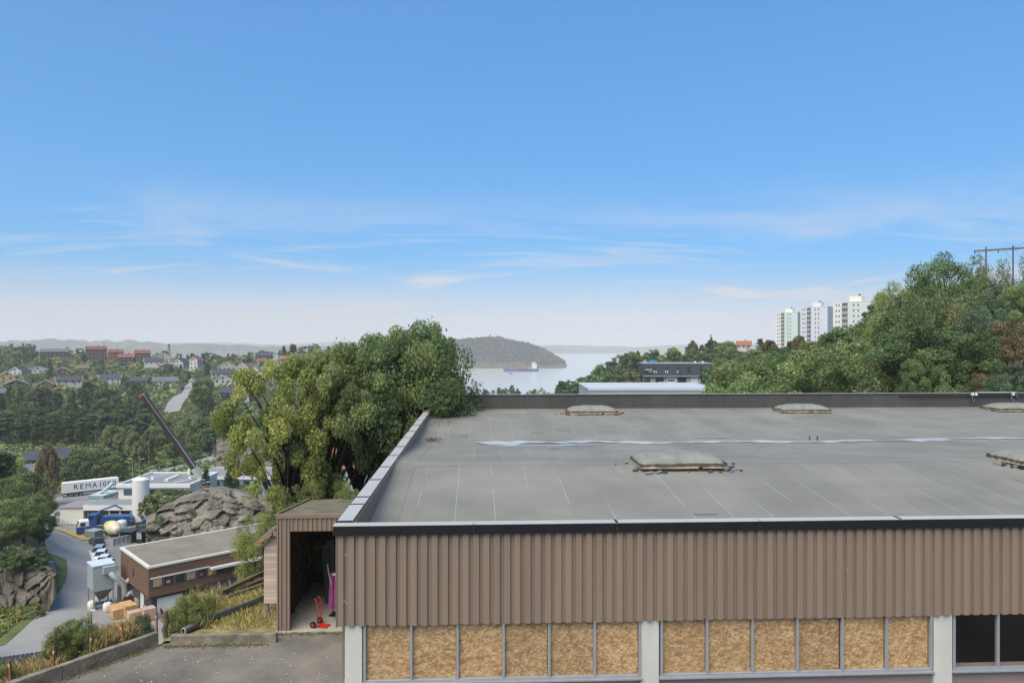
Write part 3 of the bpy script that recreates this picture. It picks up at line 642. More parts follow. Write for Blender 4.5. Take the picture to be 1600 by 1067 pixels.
# floodlights and conduit on the far parapet
def flood(px, label):
    s = (px-CX)/F; y = 42.85; x = y*(s*ca+sa)/(ca-s*sa); t = thing('floodlight', label, 'lamp', (x, y, ZFP-.12), 0, 'floodlights on the far parapet')
    MB().box(-.02, .0, -.1, .02, .16, .1).build('bracket', black, t)
    for dx in ((-.11, .11) if px < 1560 else (0,)):
        MB().box(dx-.085, -.1, .0, dx+.085, .02, .2).build('lamp_housing', greymetal, t, bevel=.01); MB().box(dx-.07, -.106, .015, dx+.07, -.1005, .185).build('lamp_lens', white, t)
    MB().tube([(-.05,-.03,-.02),(-.12,-.05,-.2),(-.02,-.05,-.36),(.06,-.04,-.22)], .008, 6).build('cable', steel, t)
flood(1521, 'pair of small white floodlights fixed to the dark far parapet'); flood(1582, 'single small white floodlight on far parapet near right edge')
s = (1405-CX)/F; xa = 42.9*(s*ca+sa)/(ca-s*sa)
HP(MB().bar((xa, 42.93, ZFP-.14), (HX1, 42.93, ZFP-.14), .05, .06), 'conduit', mat('conduit_dark', srgb(40,40,40), .5))
HP(MB().tube([(valx(1530,42.9), 42.92, ZFP+.06), (valx(1588,42.9), 42.92, ZFP+.07), (valx(1590,42.9), 42.92, ZFP-.3)], .035, 8), 'drain_pipe', greymetal, smooth=True)
# ---------------------------------------------------------------- parking deck, walls and shed
deckm = mat('worn_asphalt_deck', srgb(84,82,76), .85, .22, .45, .006, 28, col2=srgb(128,122,112), detail=9)
WA, WB = P(245, 987, 28.4), P(11, 1067, 24.1)
dv = Vector((WB[0]-WA[0], WB[1]-WA[1])).normalized(); WE = (WA[0]+dv.x*16, WA[1]+dv.y*16)
WC = P(438, 990, 28.6)
deck = MB(); SYF_ = P(445, 800, 29.7)[1]
poly = [(WA[0], WA[1]), (WC[0], SYF_+.15), (HX0+1, SYF_+.15), (HX0+1, HYF+.3), (40, HYF+.3), (40, -14), (-24, -14), WE]
deck.add([(x, y, ZGR) for x, y in poly]+[(x, y, ZGR-1.2) for x, y in poly], [tuple(range(8))]+[(i, 8+i, 8+(i+1)%8, (i+1)%8) for i in range(8)])
tag(deck.build('parking_deck', deckm), 'worn grey asphalt parking area with fallen leaves', 'parking area', kind='structure')
wallm = mat('stained_concrete', srgb(88,82,72), .95, .4, 2.2, .03, 9, col2=srgb(142,134,118), stretch=(1,1,1.2), detail=9)
def low_wall(name, pts, th, h, label, seed, gap=None):
    r = random.Random(seed); t = thing(name, label, 'wall', (pts[0][0], pts[0][1], ZGR)); o = Vector((pts[0][0], pts[0][1], 0))
    A, B = Vector((*pts[0][:2], 0))-o, Vector((*pts[1][:2], 0))-o; d = (B-A).normalized(); nrm = Vector((-d.y, d.x, 0)); ln = (B-A).length; s = 0
    while s < ln-.05:
        e = min(ln, s+r.uniform(3.4, 4.2)); n = 8; mb = MB(); vs = []
        for i in range(n+1):
            c = A+d*(s+.01+(e-s-.02)*i/n)
            for (u, zz) in ((-th/2, -.9), (-th/2, h), (th/2, h), (th/2, -.9)): vs.append(tuple(c+nrm*(u+r.uniform(-.008,.008))+Vector((0,0,zz+r.uniform(-.012,.012)))))
        fs = [(4*i+k, 4*i+(k+1)%4, 4*i+4+(k+1)%4, 4*i+4+k) for i in range(n) for k in range(4)]+[(3,2,1,0), (4*n,4*n+1,4*n+2,4*n+3)]
        mb.add(vs, fs); mb.build('wall_section', wallm, t, bevel=.015); s = e
    return t
low_wall('retaining_wall', [WA, (WE[0], WE[1])], .26, .5, 'low mossy concrete wall edging the parking area towards the road', 1)
low_wall('kerb_wall', [P(268, 990, 28.5), P(433, 989, 28.7)], .24, .34, 'low concrete kerb wall between parking area and dry grass', 2)
# fallen leaves on the deck
mb = MB(); r = random.Random(8)
for k in range(1500):
    x = r.uniform(-17, -2.9); y = r.uniform(17, 28.5); 
    if r.random() > .35+.65*((y-17)/11): continue
    an = r.uniform(0, 6.3); w_ = r.uniform(.015, .045)
    mb.add([(x+w_*math.cos(an), y+w_*math.sin(an), ZGR+.012+r.uniform(0,.015)), (x-w_*.7*math.sin(an), y+w_*.7*math.cos(an), ZGR+.008), (x-w_*math.cos(an), y-w_*math.sin(an), ZGR+.012), (x+w_*.7*math.sin(an), y-w_*.7*math.cos(an), ZGR+.008)], [(0,1,2,3)], r.randrange(3))
tag(mb.build('fallen_leaves', [mat('leaf_tan', srgb(190,160,110), .8), mat('leaf_pale', srgb(205,190,160), .8), mat('leaf_brown', srgb(140,96,60), .8)]), 'small tan leaves scattered over the worn asphalt', 'leaves', kind='stuff')
# rusty posts behind the wall
rusty = mat('rusty_steel', srgb(136,88,58), .8, .3, 6)
for i, (px, py, lab) in enumerate([(18,1062,'rusty post nearest the bottom left corner behind the concrete wall'), (83,1040,'second rusty post from the bottom left corner, left of green shrub'), (141,1019,'rusty post rising from the right side of the green shrub'), (196,1001,'leaning rusty post beside the tan dry grass'), (246,982,'rusty post at the corner where the two concrete walls meet')]):
    t_ = (px-WA[0]); d_ = 11.45*F/(py-CY); x, y, z = P(px, py, d_+.25)
    t = thing('rusty_post', lab, 'post', (x, y, ZGR-.3), 0, 'rusty posts along the concrete wall')
    lean = r.uniform(-.07, .07) if i != 3 else -.16
    MB().bar((0,0,0), (lean,0,1.25), .08, .06).build('shaft', rusty, t); MB().bar((lean,0,1.0), (lean*1.05,0,1.1), .086, .066).build('band', mat('post_pale_band', srgb(178,160,140), .8), t)
# storage shed leaning on the hall
SX0, SYF, SDEP, SZT = P(434, 800, 29.7)[0], P(445, 800, 29.7)[1], 6.0, -7.0
shed = thing('storage_shed', 'tall open brown storage shed built against the left side of the hall', 'shed', (SX0, SYF, ZGR))
HS = SZT-ZGR; SW = HX0-SX0-.02
per2 = .197
def ribs(n, z0, z1, period=per2, dep=.04):
    mb = MB(); prof = []
    for k in range(n): x = k*period; prof += [(x,0),(x+.02,-dep),(x+.11,-dep),(x+.13,0)]
    prof.append((n*period, 0)); m = len(prof); mb.add([(a,b,z) for z in (z0,z1) for a,b in prof], [(i,i+1,m+i+1,m+i) for i in range(m-1)]); return mb
ribs(2, 0, HS-.06).build('corner_pier', clad, shed, loc=(.06,-.06,.04))
MB().box(0, -.02, 0, .5, .12, HS-.05).build('pier_core', clad, shed); MB().box(-.005, -.115, 0, .05, -.005, HS-.05).build('corner_trim', clad, shed); MB().box(.455, -.115, 0, .51, -.005, HS-.05).build('corner_trim', clad, shed)
for k in range(5): ribs(5, HS-.68, HS-.17).build('header_sheet', clad, shed, loc=(.52+k*per2*5*.98,-.06,0))
MB().box(.5, -.02, HS-.7, SW, .1, HS-.1).build('header', clad, shed)
MB().box(-.03, -.13, HS-.15, SW, .0, HS+.02).build('fascia', clad, shed, bevel=.01)
rf = MB(); rf.add([(-.0,0,HS-.08),(SW,0,HS-.08),(SW,SDEP,HS-.72),(0,SDEP,HS-.72),(-.0,0,HS-.02),(SW,0,HS-.02),(SW,SDEP,HS-.66),(0,SDEP,HS-.66)], [(0,3,2,1),(4,5,6,7),(0,1,5,4),(1,2,6,5),(2,3,7,6),(3,0,4,7)])
rf.build('roof', mat('mossy_shed_roof', srgb(104,100,84), .95, .3, 1.5, .02, 8), shed)
MB().bar((-.02,-.1,HS-.0),(-.02,SDEP,HS-.64),.1,.12).build('roof_edge', clad, shed)
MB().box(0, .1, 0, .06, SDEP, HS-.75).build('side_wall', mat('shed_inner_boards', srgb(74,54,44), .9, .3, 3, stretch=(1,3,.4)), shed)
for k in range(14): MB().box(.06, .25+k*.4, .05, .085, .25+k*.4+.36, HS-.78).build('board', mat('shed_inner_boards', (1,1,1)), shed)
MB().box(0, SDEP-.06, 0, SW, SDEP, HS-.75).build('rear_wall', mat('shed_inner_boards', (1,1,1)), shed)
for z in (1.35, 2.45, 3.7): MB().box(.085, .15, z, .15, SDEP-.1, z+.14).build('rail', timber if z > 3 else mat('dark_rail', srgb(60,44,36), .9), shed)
MB().box(0, -.2, -.05, SW, SDEP, .05).build('floor_slab', concrete, shed)
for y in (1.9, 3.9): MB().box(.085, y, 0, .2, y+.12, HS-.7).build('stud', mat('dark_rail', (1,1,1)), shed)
# red hand truck
hx = P(497, 977, 29.9); ht = thing('hand_truck', 'red hand truck with black wheels at the shed opening', 'hand truck', (hx[0], hx[1]+.25, ZGR+.05), R(72))
redp = mat('red_paint', srgb(190,38,32), .45, .1)
for dx in (-.16,.16): MB().tube([(dx,0,.08),(dx,.0,.75),(dx,.02,1.0),(dx-.02,.06,1.12),(dx*.7-.04,.12,1.18)], .017, 8).build('frame_tube', redp, ht, smooth=True)
for z in (.2,.45,.7,.95): MB().tube([(-.16,0,z),(.16,0,z)], .013, 6).build('cross_bar', redp, ht)
MB().box(-.2,-.42,.03,.2,.02,.045).build('toe_plate', redp, ht)
for dx in (-.27,.27):
    wl = MB().tube([(dx-.045,.14,.13),(dx+.045,.14,.13)], .13, 18).build('wheel', rubber, ht, smooth=False); MB().tube([(dx-.05,.14,.13),(dx+.05,.14,.13)], .055, 12).build('hub', redp, wl)
MB().tube([(-.27,.14,.13),(.27,.14,.13)], .012, 6).build('axle', steel, ht)
# things stored in the shed
pinkb = mat('pink_board', srgb(176,84,140), .7, .1)
a = P(521, 940, 31.5); t = thing('pink_panel', 'pink foam panel leaning inside the shed', 'panel', (a[0], a[1]+.6, ZGR+.05), R(8))
MB().add([(-.35,0,0),(.55,0,.0),(.6,.3,1.65),(-.28,.3,1.5),(-.35,.07,0),(.55,.07,0),(.6,.37,1.65),(-.28,.37,1.5)], [(0,1,2,3),(4,7,6,5),(0,4,5,1),(1,5,6,2),(2,6,7,3),(3,7,4,0)]).build('foam_board', pinkb, t)
MB().tube([(-.2,-.06,1.1),(-.32,-.02,1.6),(-.38,.1,1.95)], .02, 6).build('white_strap', white, t)
t = thing('covered_boards', 'tall black sacks and boards leaning on the shed wall', 'boards', (SX0+1.5, SYF+3.0, ZGR+.05), 0)
blk = mat('black_plastic', (.02,.02,.022), .55, .3, 4, .02, 6)
for k, (dx, h, l_) in enumerate([(0,2.5,.5),(.22,2.7,.6),(.42,2.3,.55),(.62,2.9,.7),(.85,2.4,.5)]):
    MB().bar((dx,0,0),(dx-.3,l_,h),.34,.09,up=(0,1,0)).build('wrapped_board', blk, t, bevel=.02)
MB().box(.3,-.08,1.45,.55,-.05,1.55).build('label_tag', white, t)
t = thing('sack_trolley', 'black upright trolley behind the red hand truck', 'trolley', (SX0+2.1, SYF+1.7, ZGR+.05), R(-10))
for dx in (-.2,.2): MB().tube([(dx,0,.05),(dx,.06,1.7)], .02, 8).build('frame_tube', black, t)
for z in (.3,.7,1.1,1.66): MB().tube([(-.2,.02,z),(.2,.02,z)], .016, 6).build('cross_bar', black, t)
MB().box(-.26,-.35,.02,.26,.03,.05).build('toe_plate', black, t); MB().box(-.22,-.02,1.68,.1,.02,1.75).build('handle_tape', white, t)
t = thing('black_pallet', 'black plastic pallet lying on the shed floor', 'pallet', (SX0+2.6, SYF+1.4, ZGR+.05), R(24))
for k in range(5): MB().box(-.55,-.45+k*.2,.1,.55,-.33+k*.2,.14).build('slat', black, t)
for dx in (-.5,0,.4): MB().box(dx,-.45,0,dx+.1,.47,.1).build('runner', black, t)
# little timber cabin by the shed
CXc, CYc = P(429, 960, 31.2)[:2]; cab = thing('timber_hut', 'narrow unpainted timber hut on posts beside the brown shed', 'hut', (CXc, CYc, ZGR))
planks = [mat('plank_pale_%s' % w_, srgb(*c), .85, .12, 2, stretch=(.5,1,8)) for w_, c in (('pink',(186,164,148)),('grey',(172,154,140)),('light',(196,174,156)))]
cw, ch = .44, 2.9; z = .62; k = 0; pk = random.Random(4)
while z < ch+.75:
    half = cw if z < ch else cw*(1-(z-ch)/.8)
    if half < .1: break
    MB().box(-half, -.015, z, half, .02, min(z+.148, ch+.8)).build('plank', pk.choice(planks), cab, loc=(0, pk.uniform(-.004,.004), 0)); z += .155
z = .62
while z < ch-.1:
    MB().box(-cw-.02, .03, z, -cw+.015, 1.7, z+.148).build('plank', pk.choice(planks), cab); z += .155
MB().box(-cw+.02,.025,.6,cw,1.7,ch-.05).build('hut_core', timber, cab)
for s in (-1,1):
    rf = MB(); rf.add([(0,-.3,ch+.86),(s*.74,-.3,ch+.34),(s*.74,1.9,ch+.34),(0,1.9,ch+.86),(0,-.3,ch+.93),(s*.77,-.3,ch+.39),(s*.77,1.9,ch+.39),(0,1.9,ch+.93)], [(0,1,2,3),(4,5,6,7),(0,1,5,4),(1,2,6,5),(2,3,7,6),(3,0,4,7)]); rf.build('roof', greytile, cab)
    MB().bar((0,-.31,ch+.86),(s*.76,-.31,ch+.32),.04,.16,up=(0,0,1)).build('bargeboard', timber, cab)
for sx, sy in ((-.34,.1),(.34,.1),(-.34,1.5),(.34,1.5)): MB().box(sx-.06,sy-.06,-.05,sx+.06,sy+.06,.62).build('post', mat('grey_post', srgb(120,112,104), .9), cab)
tag(MB().box(-1.4,-1.6,-.14,1.0,2.2,.02).build('concrete_pad', concrete, loc=(CXc, CYc, ZGR)), 'pale concrete pad under the timber hut', 'paving', kind='structure')
# dry-grass bank sheet
bankm = mat('dry_grass_bank', srgb(84,84,48), .95, .25, 1.2, .05, 14, col2=srgb(150,136,92))
Xb = np.zeros((24,14)); Yb = Xb.copy(); Zb = Xb.copy()
for i in range(24):
    for j in range(14):
        px = 255+i*7.6; yy_ = 28.6+j*.75; x, y = XY(px, yy_); Xb[i,j] = x; Yb[i,j] = y
        Zb[i,j] = ZGR+.05-.02*max(0,yy_-30)-max(0, (yy_-34.5))*.55-max(0,(300-px)/60)*max(0,yy_-29)*.25+rs_.uniform(-.03,.03)
tag(link('grass_bank', grid_mesh('grass_bank', Xb, Yb, Zb, bankm)), 'dry yellowed grass bank beyond the kerb wall', 'grass bank', kind='structure')
def bankz(x, y):
    k = np.argmin((Xb-x)**2+(Yb-y)**2); return float(Zb.ravel()[k])
# black pipe and stacked timbers on the bank
pa, pb = P(287, 979, 29.3), P(421, 938, 33.2)
t = thing('black_pipe', 'long black plastic pipe lying along the dry grass', 'pipe', (pa[0], pa[1], ZGR+.18))
d_ = Vector((pb[0]-pa[0], pb[1]-pa[1], .02)); nrm = d_.normalized()
MB().tube([Vector((0,0,0))+d_*k/6+Vector((0,0,.02*math.sin(k))) for k in range(7)], .17, 14).build('pipe_wall', mat('black_pipe_plastic', (.028,.033,.037), .45, .2), t, smooth=True)
MB().tube([-nrm*.012, nrm*.01], .13, 14).build('pipe_end', white, t); MB().tube([-nrm*.02, nrm*.01], .10, 14).build('pipe_bore', dark, t)
for i, (p0, p1, zz, lab) in enumerate([((300,952),(436,906),.30,'lowest weathered beam on the bank behind the pipe'), ((318,944),(436,893),.62,'middle weathered beam on the bank behind the pipe'), ((345,925),(436,883),.95,'upper weathered beam on the bank behind the pipe'), ((330,955),(436,918),.12,'beam lying directly behind the black pipe')]):
    a = P(p0[0], p0[1], 31.8+i*.8); b = P(p1[0], p1[1], 36.2+i*.8)
    t = thing('timber_beam', lab, 'beam', a, 0, 'old timber beams on the bank'); d_ = Vector(b)-Vector(a); d_.z = d_.z*.6
    MB().bar((0,0,0), d_, .2, .16).build('beam', mat('old_grey_timber', srgb(96,84,64), .95, .3, 2), t, bevel=.015)
    for k in (.12,.5,.88):
        q_ = d_*k; gz = min(-.15, bankz(a[0]+q_.x, a[1]+q_.y)-a[2]-q_.z); MB().box(q_.x-.07,q_.y-.07,gz-q_.z-.6,q_.x+.07,q_.y+.07,-.06).build('prop', timber, t, loc=(0,0,q_.z))
# gnarled stump post
st = P(258, 978, 29.0); t = thing('tree_stump', 'gnarled dead stump standing by the wall corner', 'stump', (st[0], st[1], ZGR-.4))
pts = [(0,0,0),(.05,0,.4),(-.04,.02,.75),(.07,0,1.05),(-.03,.03,1.3),(.05,0,1.5)]; MB().tube(pts, [.14,.09,.11,.08,.14,.05], 9).build('trunk', mat('dead_wood', srgb(96,80,62), .95, .4, 5, .02, 14), t, smooth=True)
MB().tube([(0,0,1.2),(-.14,.05,1.42),(-.2,.05,1.6)], [.08,.06,.02], 6).build('snag', bark, t)
# ---------------------------------------------------------------- trees: leaves spread in clumps through the crown
def leafmat(name, dark_, light_, autumn, amt=.0, objvar=.16, trans=.3):
    m = bpy.data.materials.new(name); m.use_nodes = True; t = m.node_tree; n = t.nodes; l = t.links; n.clear()
    o = n.new('ShaderNodeOutputMaterial'); at = n.new('ShaderNodeAttribute'); at.attribute_name = 'tint'
    rp = n.new('ShaderNodeValToRGB'); e = rp.color_ramp.elements; e[0].position = 0; e[0].color = (*dark_, 1); e[1].position = .8-amt*.5; e[1].color = (*light_, 1)
    x = e.new(1.0); x.color = (*(autumn if amt else light_), 1); l.new(at.outputs['Fac'], rp.inputs[0])
    oi = n.new('ShaderNodeObjectInfo'); hs = n.new('ShaderNodeHueSaturation'); a = n.new('ShaderNodeMapRange'); b = n.new('ShaderNodeMapRange')
    wn = n.new('ShaderNodeTexWhiteNoise'); wn.noise_dimensions = '1D'; l.new(oi.outputs['Random'], wn.inputs['W'])
    l.new(oi.outputs['Random'], a.inputs[0]); a.inputs[3].default_value = 1-objvar; a.inputs[4].default_value = 1+objvar
    l.new(wn.outputs['Value'], b.inputs[0]); b.inputs[3].default_value = .5-.022; b.inputs[4].default_value = .5+.008
    hs.inputs['Saturation'].default_value = .9; l.new(a.outputs[0], hs.inputs['Value']); l.new(b.outputs[0], hs.inputs['Hue']); l.new(rp.outputs[0], hs.inputs['Color'])
    d = n.new('ShaderNodeBsdfPrincipled'); d.inputs['Roughness'].default_value = .6; d.inputs['Specular IOR Level'].default_value = .25; tr = n.new('ShaderNodeBsdfTranslucent'); mx = n.new('ShaderNodeMixShader'); mx.inputs[0].default_value = trans
    l.new(hs.outputs[0], d.inputs['Base Color']); l.new(hs.outputs[0], tr.inputs[0]); l.new(d.outputs[0], mx.inputs[1]); l.new(tr.outputs[0], mx.inputs[2]); l.new(mx.outputs[0], o.inputs[0]); return m
LM = dict(
 ash=leafmat('ash_leaves', (.130,.205,.060), (.320,.420,.140), (.48,.46,.10), .10, .06, .48),
 gold=leafmat('yellowing_leaves', (.190,.255,.058), (.430,.500,.120), (.58,.52,.09), .14, .06, .48),
 dark=leafmat('dark_green_leaves', (0.057,0.108,0.031), (0.164,0.264,0.073), (.20,.17,.05), .06, .14),
 mid=leafmat('mid_green_leaves', (0.089,0.146,0.044), (0.248,0.350,0.102), (.26,.20,.06), .12, .18),
 olive=leafmat('olive_leaves', (0.101,0.137,0.052), (0.266,0.316,0.114), (.27,.21,.08), .14, .16),
 brown=leafmat('browning_leaves', (0.100,0.088,0.039), (0.254,0.217,0.091), (.30,.16,.07), .3, .16),
 blue=leafmat('blue_green_leaves', (0.057,0.104,0.055), (0.165,0.253,0.133), (.17,.17,.09), .05, .14),
 pine=leafmat('pine_needles', (0.043,0.082,0.038), (0.126,0.198,0.083), (.10,.11,.05), .05, .2, .12),
 red=leafmat('reddening_leaves', (0.200,0.075,0.034), (0.435,0.174,0.078), (.36,.18,.06), .2, .1),
 oak=leafmat('fresh_dark_green_leaves', (.078,.128,.040), (.195,.270,.092), (.34,.34,.09), .08, .06, .45),
 heath=leafmat('headland_leaves', (.050,.058,.038), (.105,.112,.075), (.13,.12,.08), .1, .1),
 shrub=leafmat('shrub_leaves', (0.081,0.119,0.025), (0.275,0.326,0.085), (.34,.28,.09), .15, .12))
def leaf_object(cent, out, leaf, tint, rs, narrow=.6, name='crown', updroop=.25):
    n = len(cent); nr = rs.normal(size=(n,3)); nr /= np.linalg.norm(nr,axis=1)[:,None]; nr = nr+out*.9+np.array([0,0,updroop]); nr /= np.linalg.norm(nr,axis=1)[:,None]
    a = np.cross(nr, rs.normal(size=(n,3))); a /= np.linalg.norm(a,axis=1)[:,None]; b = np.cross(nr, a)
    s = leaf*rs.uniform(.6,1.35,size=(n,1)); a = a*s; b = b*s*narrow
    bend = nr*s*.25
    v = np.stack([cent-a-bend, cent+b, cent+a-bend, cent-b], 1).reshape(-1,3)
    me = bpy.data.meshes.new(name); me.vertices.add(4*n); me.vertices.foreach_set('co', v.ravel().astype(np.float32)); me.loops.add(4*n); me.loops.foreach_set('vertex_index', np.arange(4*n, dtype=np.int32))
    me.polygons.add(n); me.polygons.foreach_set('loop_start', np.arange(0,4*n,4,dtype=np.int32)); me.polygons.foreach_set('loop_total', np.full(n,4,dtype=np.int32)); me.update()
    at = me.attributes.new('tint', 'FLOAT', 'FACE'); at.data.foreach_set('value', np.clip(tint,0,1).astype(np.float32)); return me
def make_tree(kind, seed, nclump, nleaf, leaf, limbs=8, tsides=6, high=False):
    """unit-height tree: returns (trunk mesh, crown mesh)"""
    rs = np.random.RandomState(seed); C = []; Rr = []; sq = []
    lob = rs.normal(size=(7,3)); lob /= np.linalg.norm(lob,axis=1)[:,None]; la = rs.uniform(-.22,.34,7)
    for k in range(nclump):
        if kind in ('broad','round','shrub','willow'):
            d = rs.normal(size=3); d /= np.linalg.norm(d); 
            if kind == 'shrub': d[2] = abs(d[2])
            f = 1+sum(a*max(0,d@q)**3 for a, q in zip(la, lob)); rad = f*rs.uniform(.45,1)**.5
            if kind == 'shrub': c = np.array([d[0]*.42, d[1]*.42, .08+d[2]*.78])*np.array([rad,rad,rad])
            else:
                zc_, rz, rx = (.58,.40,.36) if kind != 'round' else (.55,.43,.42)
                if high == 1: zc_, rz, rx = (.70,.29,.37) if kind != 'round' else (.69,.30,.42)
                if high == 2: zc_, rz, rx = (.79,.20,.40) if kind != 'round' else (.78,.21,.44)
                if high == 3: zc_, rz, rx = (.70,.30,.37) if kind != 'round' else (.68,.32,.42)
                if high == 4: zc_, rz, rx = (.55,.44,.37) if kind != 'round' else (.52,.46,.42)
                c = np.array([d[0]*rx*rad, d[1]*rx*rad, zc_+d[2]*rz*rad]); 
                if c[2] < .5 and not high: c[:2] *= .55+.9*max(0,c[2])*1.0
            C.append(c); Rr.append(rs.uniform(.055,.105)*(1.2 if kind == 'shrub' else 1)); sq.append((1,1,.75) if kind != 'willow' else (.75,.75,1.9))
        elif kind == 'birch':
            z = rs.uniform(.16,1)**.9; r = .23*math.sin(min(1,(1.03-z)/.5)*1.57)**.8*(1-.25*max(0,.35-z)/.35); t = rs.uniform(0,6.28); q = rs.uniform(.3,1)**.5
            C.append(np.array([r*q*math.cos(t), r*q*math.sin(t), z])); Rr.append(rs.uniform(.04,.075)); sq.append((.8,.8,1.6))
        elif kind == 'pine':
            z = rs.uniform(.38,.98); r = .20*(1-((z-.62)/.42)**2*.75); t = rs.uniform(0,6.28); q = rs.uniform(.2,1)**.6
            C.append(np.array([r*q*math.cos(t), r*q*math.sin(t), z])); Rr.append(rs.uniform(.05,.085)); sq.append((1.15,1.15,.5))
        elif kind == 'spruce':
            z = rs.uniform(.06,1)**1.1; r = .17*(1.02-z)**.85; t = rs.uniform(0,6.28); q = rs.uniform(.35,1.05)
            C.append(np.array([r*q*math.cos(t), r*q*math.sin(t), z-.25*r*q])); Rr.append(.03+.035*(1-z)); sq.append((1.2,1.2,.55))
    C = np.array(C); Rr = np.array(Rr)*({1: .70, 2: .70, 3: 1.05, 4: 1.0}.get(high, 1) if kind != 'shrub' else 1); sq = np.array(sq); w_ = Rr**2; w_ = w_/w_.sum()
    pick = rs.choice(nclump, nleaf, p=w_); d = rs.normal(size=(nleaf,3)); d /= np.linalg.norm(d,axis=1)[:,None]
    u = rs.uniform(.15,1,size=(nleaf,1))**.45
    stray = (rs.uniform(size=(nleaf,1)) < .10)*rs.uniform(0,.5,size=(nleaf,1))
    pos = C[pick]+d*u*(1+stray)*Rr[pick][:,None]*sq[pick]
    ctint = rs.uniform(.05,.72,nclump); hot = rs.uniform(size=nclump) < .12; ctint[hot] += .28
    tint = ctint[pick]+rs.normal(size=nleaf)*.14
    mid_ = np.array([0,0,.55 if kind != 'shrub' else .3]); out = (pos-mid_); out /= (np.linalg.norm(out,axis=1)[:,None]+1e-6)
    crown = leaf_object(pos, out*.5+d*.5, leaf, tint, rs, .28 if kind in ('pine','spruce') else .62)
    tr = MB(); top = .9 if kind in ('pine','spruce','birch') else (.62 if not high else .74); bend = rs.uniform(-.03,.03,(5,2))
    r0 = {'broad':.022,'round':.024,'willow':.024,'shrub':.012,'birch':.012,'pine':.016,'spruce':.016}[kind]
    axis = [(bend[i,0]*(i>0)*(kind!='spruce'), bend[i,1]*(i>0)*(kind!='spruce'), top*i/4) for i in range(5)]
    axis[0] = (0,0,-.03); tr.tube(axis, [r0*1.25,r0,r0*.8,r0*.6,r0*.25], tsides)
    for k in rs.choice(nclump, min(limbs,nclump), replace=False):
        c = C[k]; z0 = min(top*.95, max(.12, c[2]*rs.uniform(.35,.7))); i = min(3, int(z0/top*4)); f = z0/top*4-i
        a = np.array(axis[i])*(1-f)+np.array(axis[i+1])*f; m1 = a*.55+c*.45+np.array([0,0,.03]) + rs.normal(size=3)*.012
        rr = r0*(.55 if kind in ('broad','round','willow','shrub') else .3)*(1-z0*.5); tr.tube([a, m1, c], [rr, rr*.6, rr*.15], max(4,tsides-2))
    return tr.mesh('trunk', bark, True), crown
PROTO = {}
SPEC = {  # kind: LOD -> variants, clumps, leaves, leaf size (share of height)
 'near': dict(n=1, clump=92, leaves=30000, leaf=.0082, limbs=46, ts=8),
 'a': dict(n=3, clump=110, leaves=20000, leaf=.0115, limbs=16, ts=6),
 'b': dict(n=3, clump=64, leaves=6000, leaf=.0205, limbs=8, ts=5),
 'c': dict(n=3, clump=36, leaves=1800, leaf=.038, limbs=3, ts=4)}
def proto(kind, lod, v):
    s = SPEC[lod]; k = (kind, lod, v)
    if k not in PROTO: PROTO[k] = make_tree(kind, hash(kind) % 1 + sum(map(ord, kind))*7+v*13+ord(lod[0]), s['clump'], s['leaves'], s['leaf']*(1.5 if kind in ('pine','spruce') else 1), s['limbs'], s['ts'], (v+1) if lod == 'near' else 0)
    return PROTO[k]
NAMES = dict(broad='leafy_tree', round='leafy_tree', willow='willow_tree', birch='birch_tree', pine='pine_tree', spruce='spruce_tree', shrub='shrub')
WREL = dict(broad=.74, round=.86, willow=.74, birch=.46, pine=.44, spruce=.36, shrub=1.0)
tr_ = random.Random(11); NT = [0]
def tree(kind, lod, loc, h, wd, lm, label, group=None, v=None, rz=None):
    v = tr_.randrange(SPEC[lod]['n']) if v is None else v; tm, cm = proto(kind, lod, v)
    t = thing(NAMES[kind], label, 'shrub' if kind == 'shrub' else 'tree', loc, tr_.uniform(0,6.28) if rz is None else rz, group)
    k = min(1.9, max(.6, wd/(h*WREL[kind]))); t.scale = (h*k, h*k, h)
    link('trunk', tm, t); c = link('crown', cm, t)
    if not cm.materials: cm.materials.append(LM[lm])
    c.material_slots[0].link = 'OBJECT'; c.material_slots[0].material = LM[lm]; NT[0] += 1
    return t
def ptree(kind, lod, px, ytop, d, wpx, lm, label, group=None, base=None, v=None):
    x, y = XY(px, d); top = -(ytop-CY)*d/F; zb = T(x, y) if base is None else base
    h = max(2.0, top-zb)*1.0; return tree(kind, lod, (x, y, zb-.1), h*1.02, wpx*d/F, lm, label, group, v)
# -- the clump of trees by the hall's left side
G6 = 'trees growing along the left side of the hall'
ptree('broad','near',447,566,38,122,'gold','yellow-green tree at the left end of the clump beside the hall',G6,-13.5,0)
for a in [('broad','near',508,548,39.5,138,'ash','leafy green tree second from left in the clump beside the hall',G6,-13.5,0),
          ('round','near',566,535,41,150,'ash','spreading green tree in the middle of the clump beside the hall',G6,-13.5,1),
          ('broad','near',640,514,43,150,'ash','tallest tree of the clump, its top thin against the sky',G6,-13.5,0),
          ('round','near',656,536,41.2,178,'oak','dark green dense tree overhanging the left parapet',G6,-14.2,2)]: ptree(*a)
for px, yt, d, w_, lm, lab in [(475,742,35.6,100,'shrub','bushy young growth right behind the shed roof'),(548,748,35.9,80,'ash','leafy bush rising behind the shed beside the white coping'),(412,785,37.5,50,'gold','yellowish bush left of the shed above the workshop roof'),(600,640,46,80,'ash','thin-stemmed tree behind the coping in front of red roof')]:
    ptree('shrub' if d < 45 else 'broad','near',px,yt,d,w_,lm,lab,'bushes behind the shed',-13.8 if d > 37 else -11.0,1 if d > 45 else None)
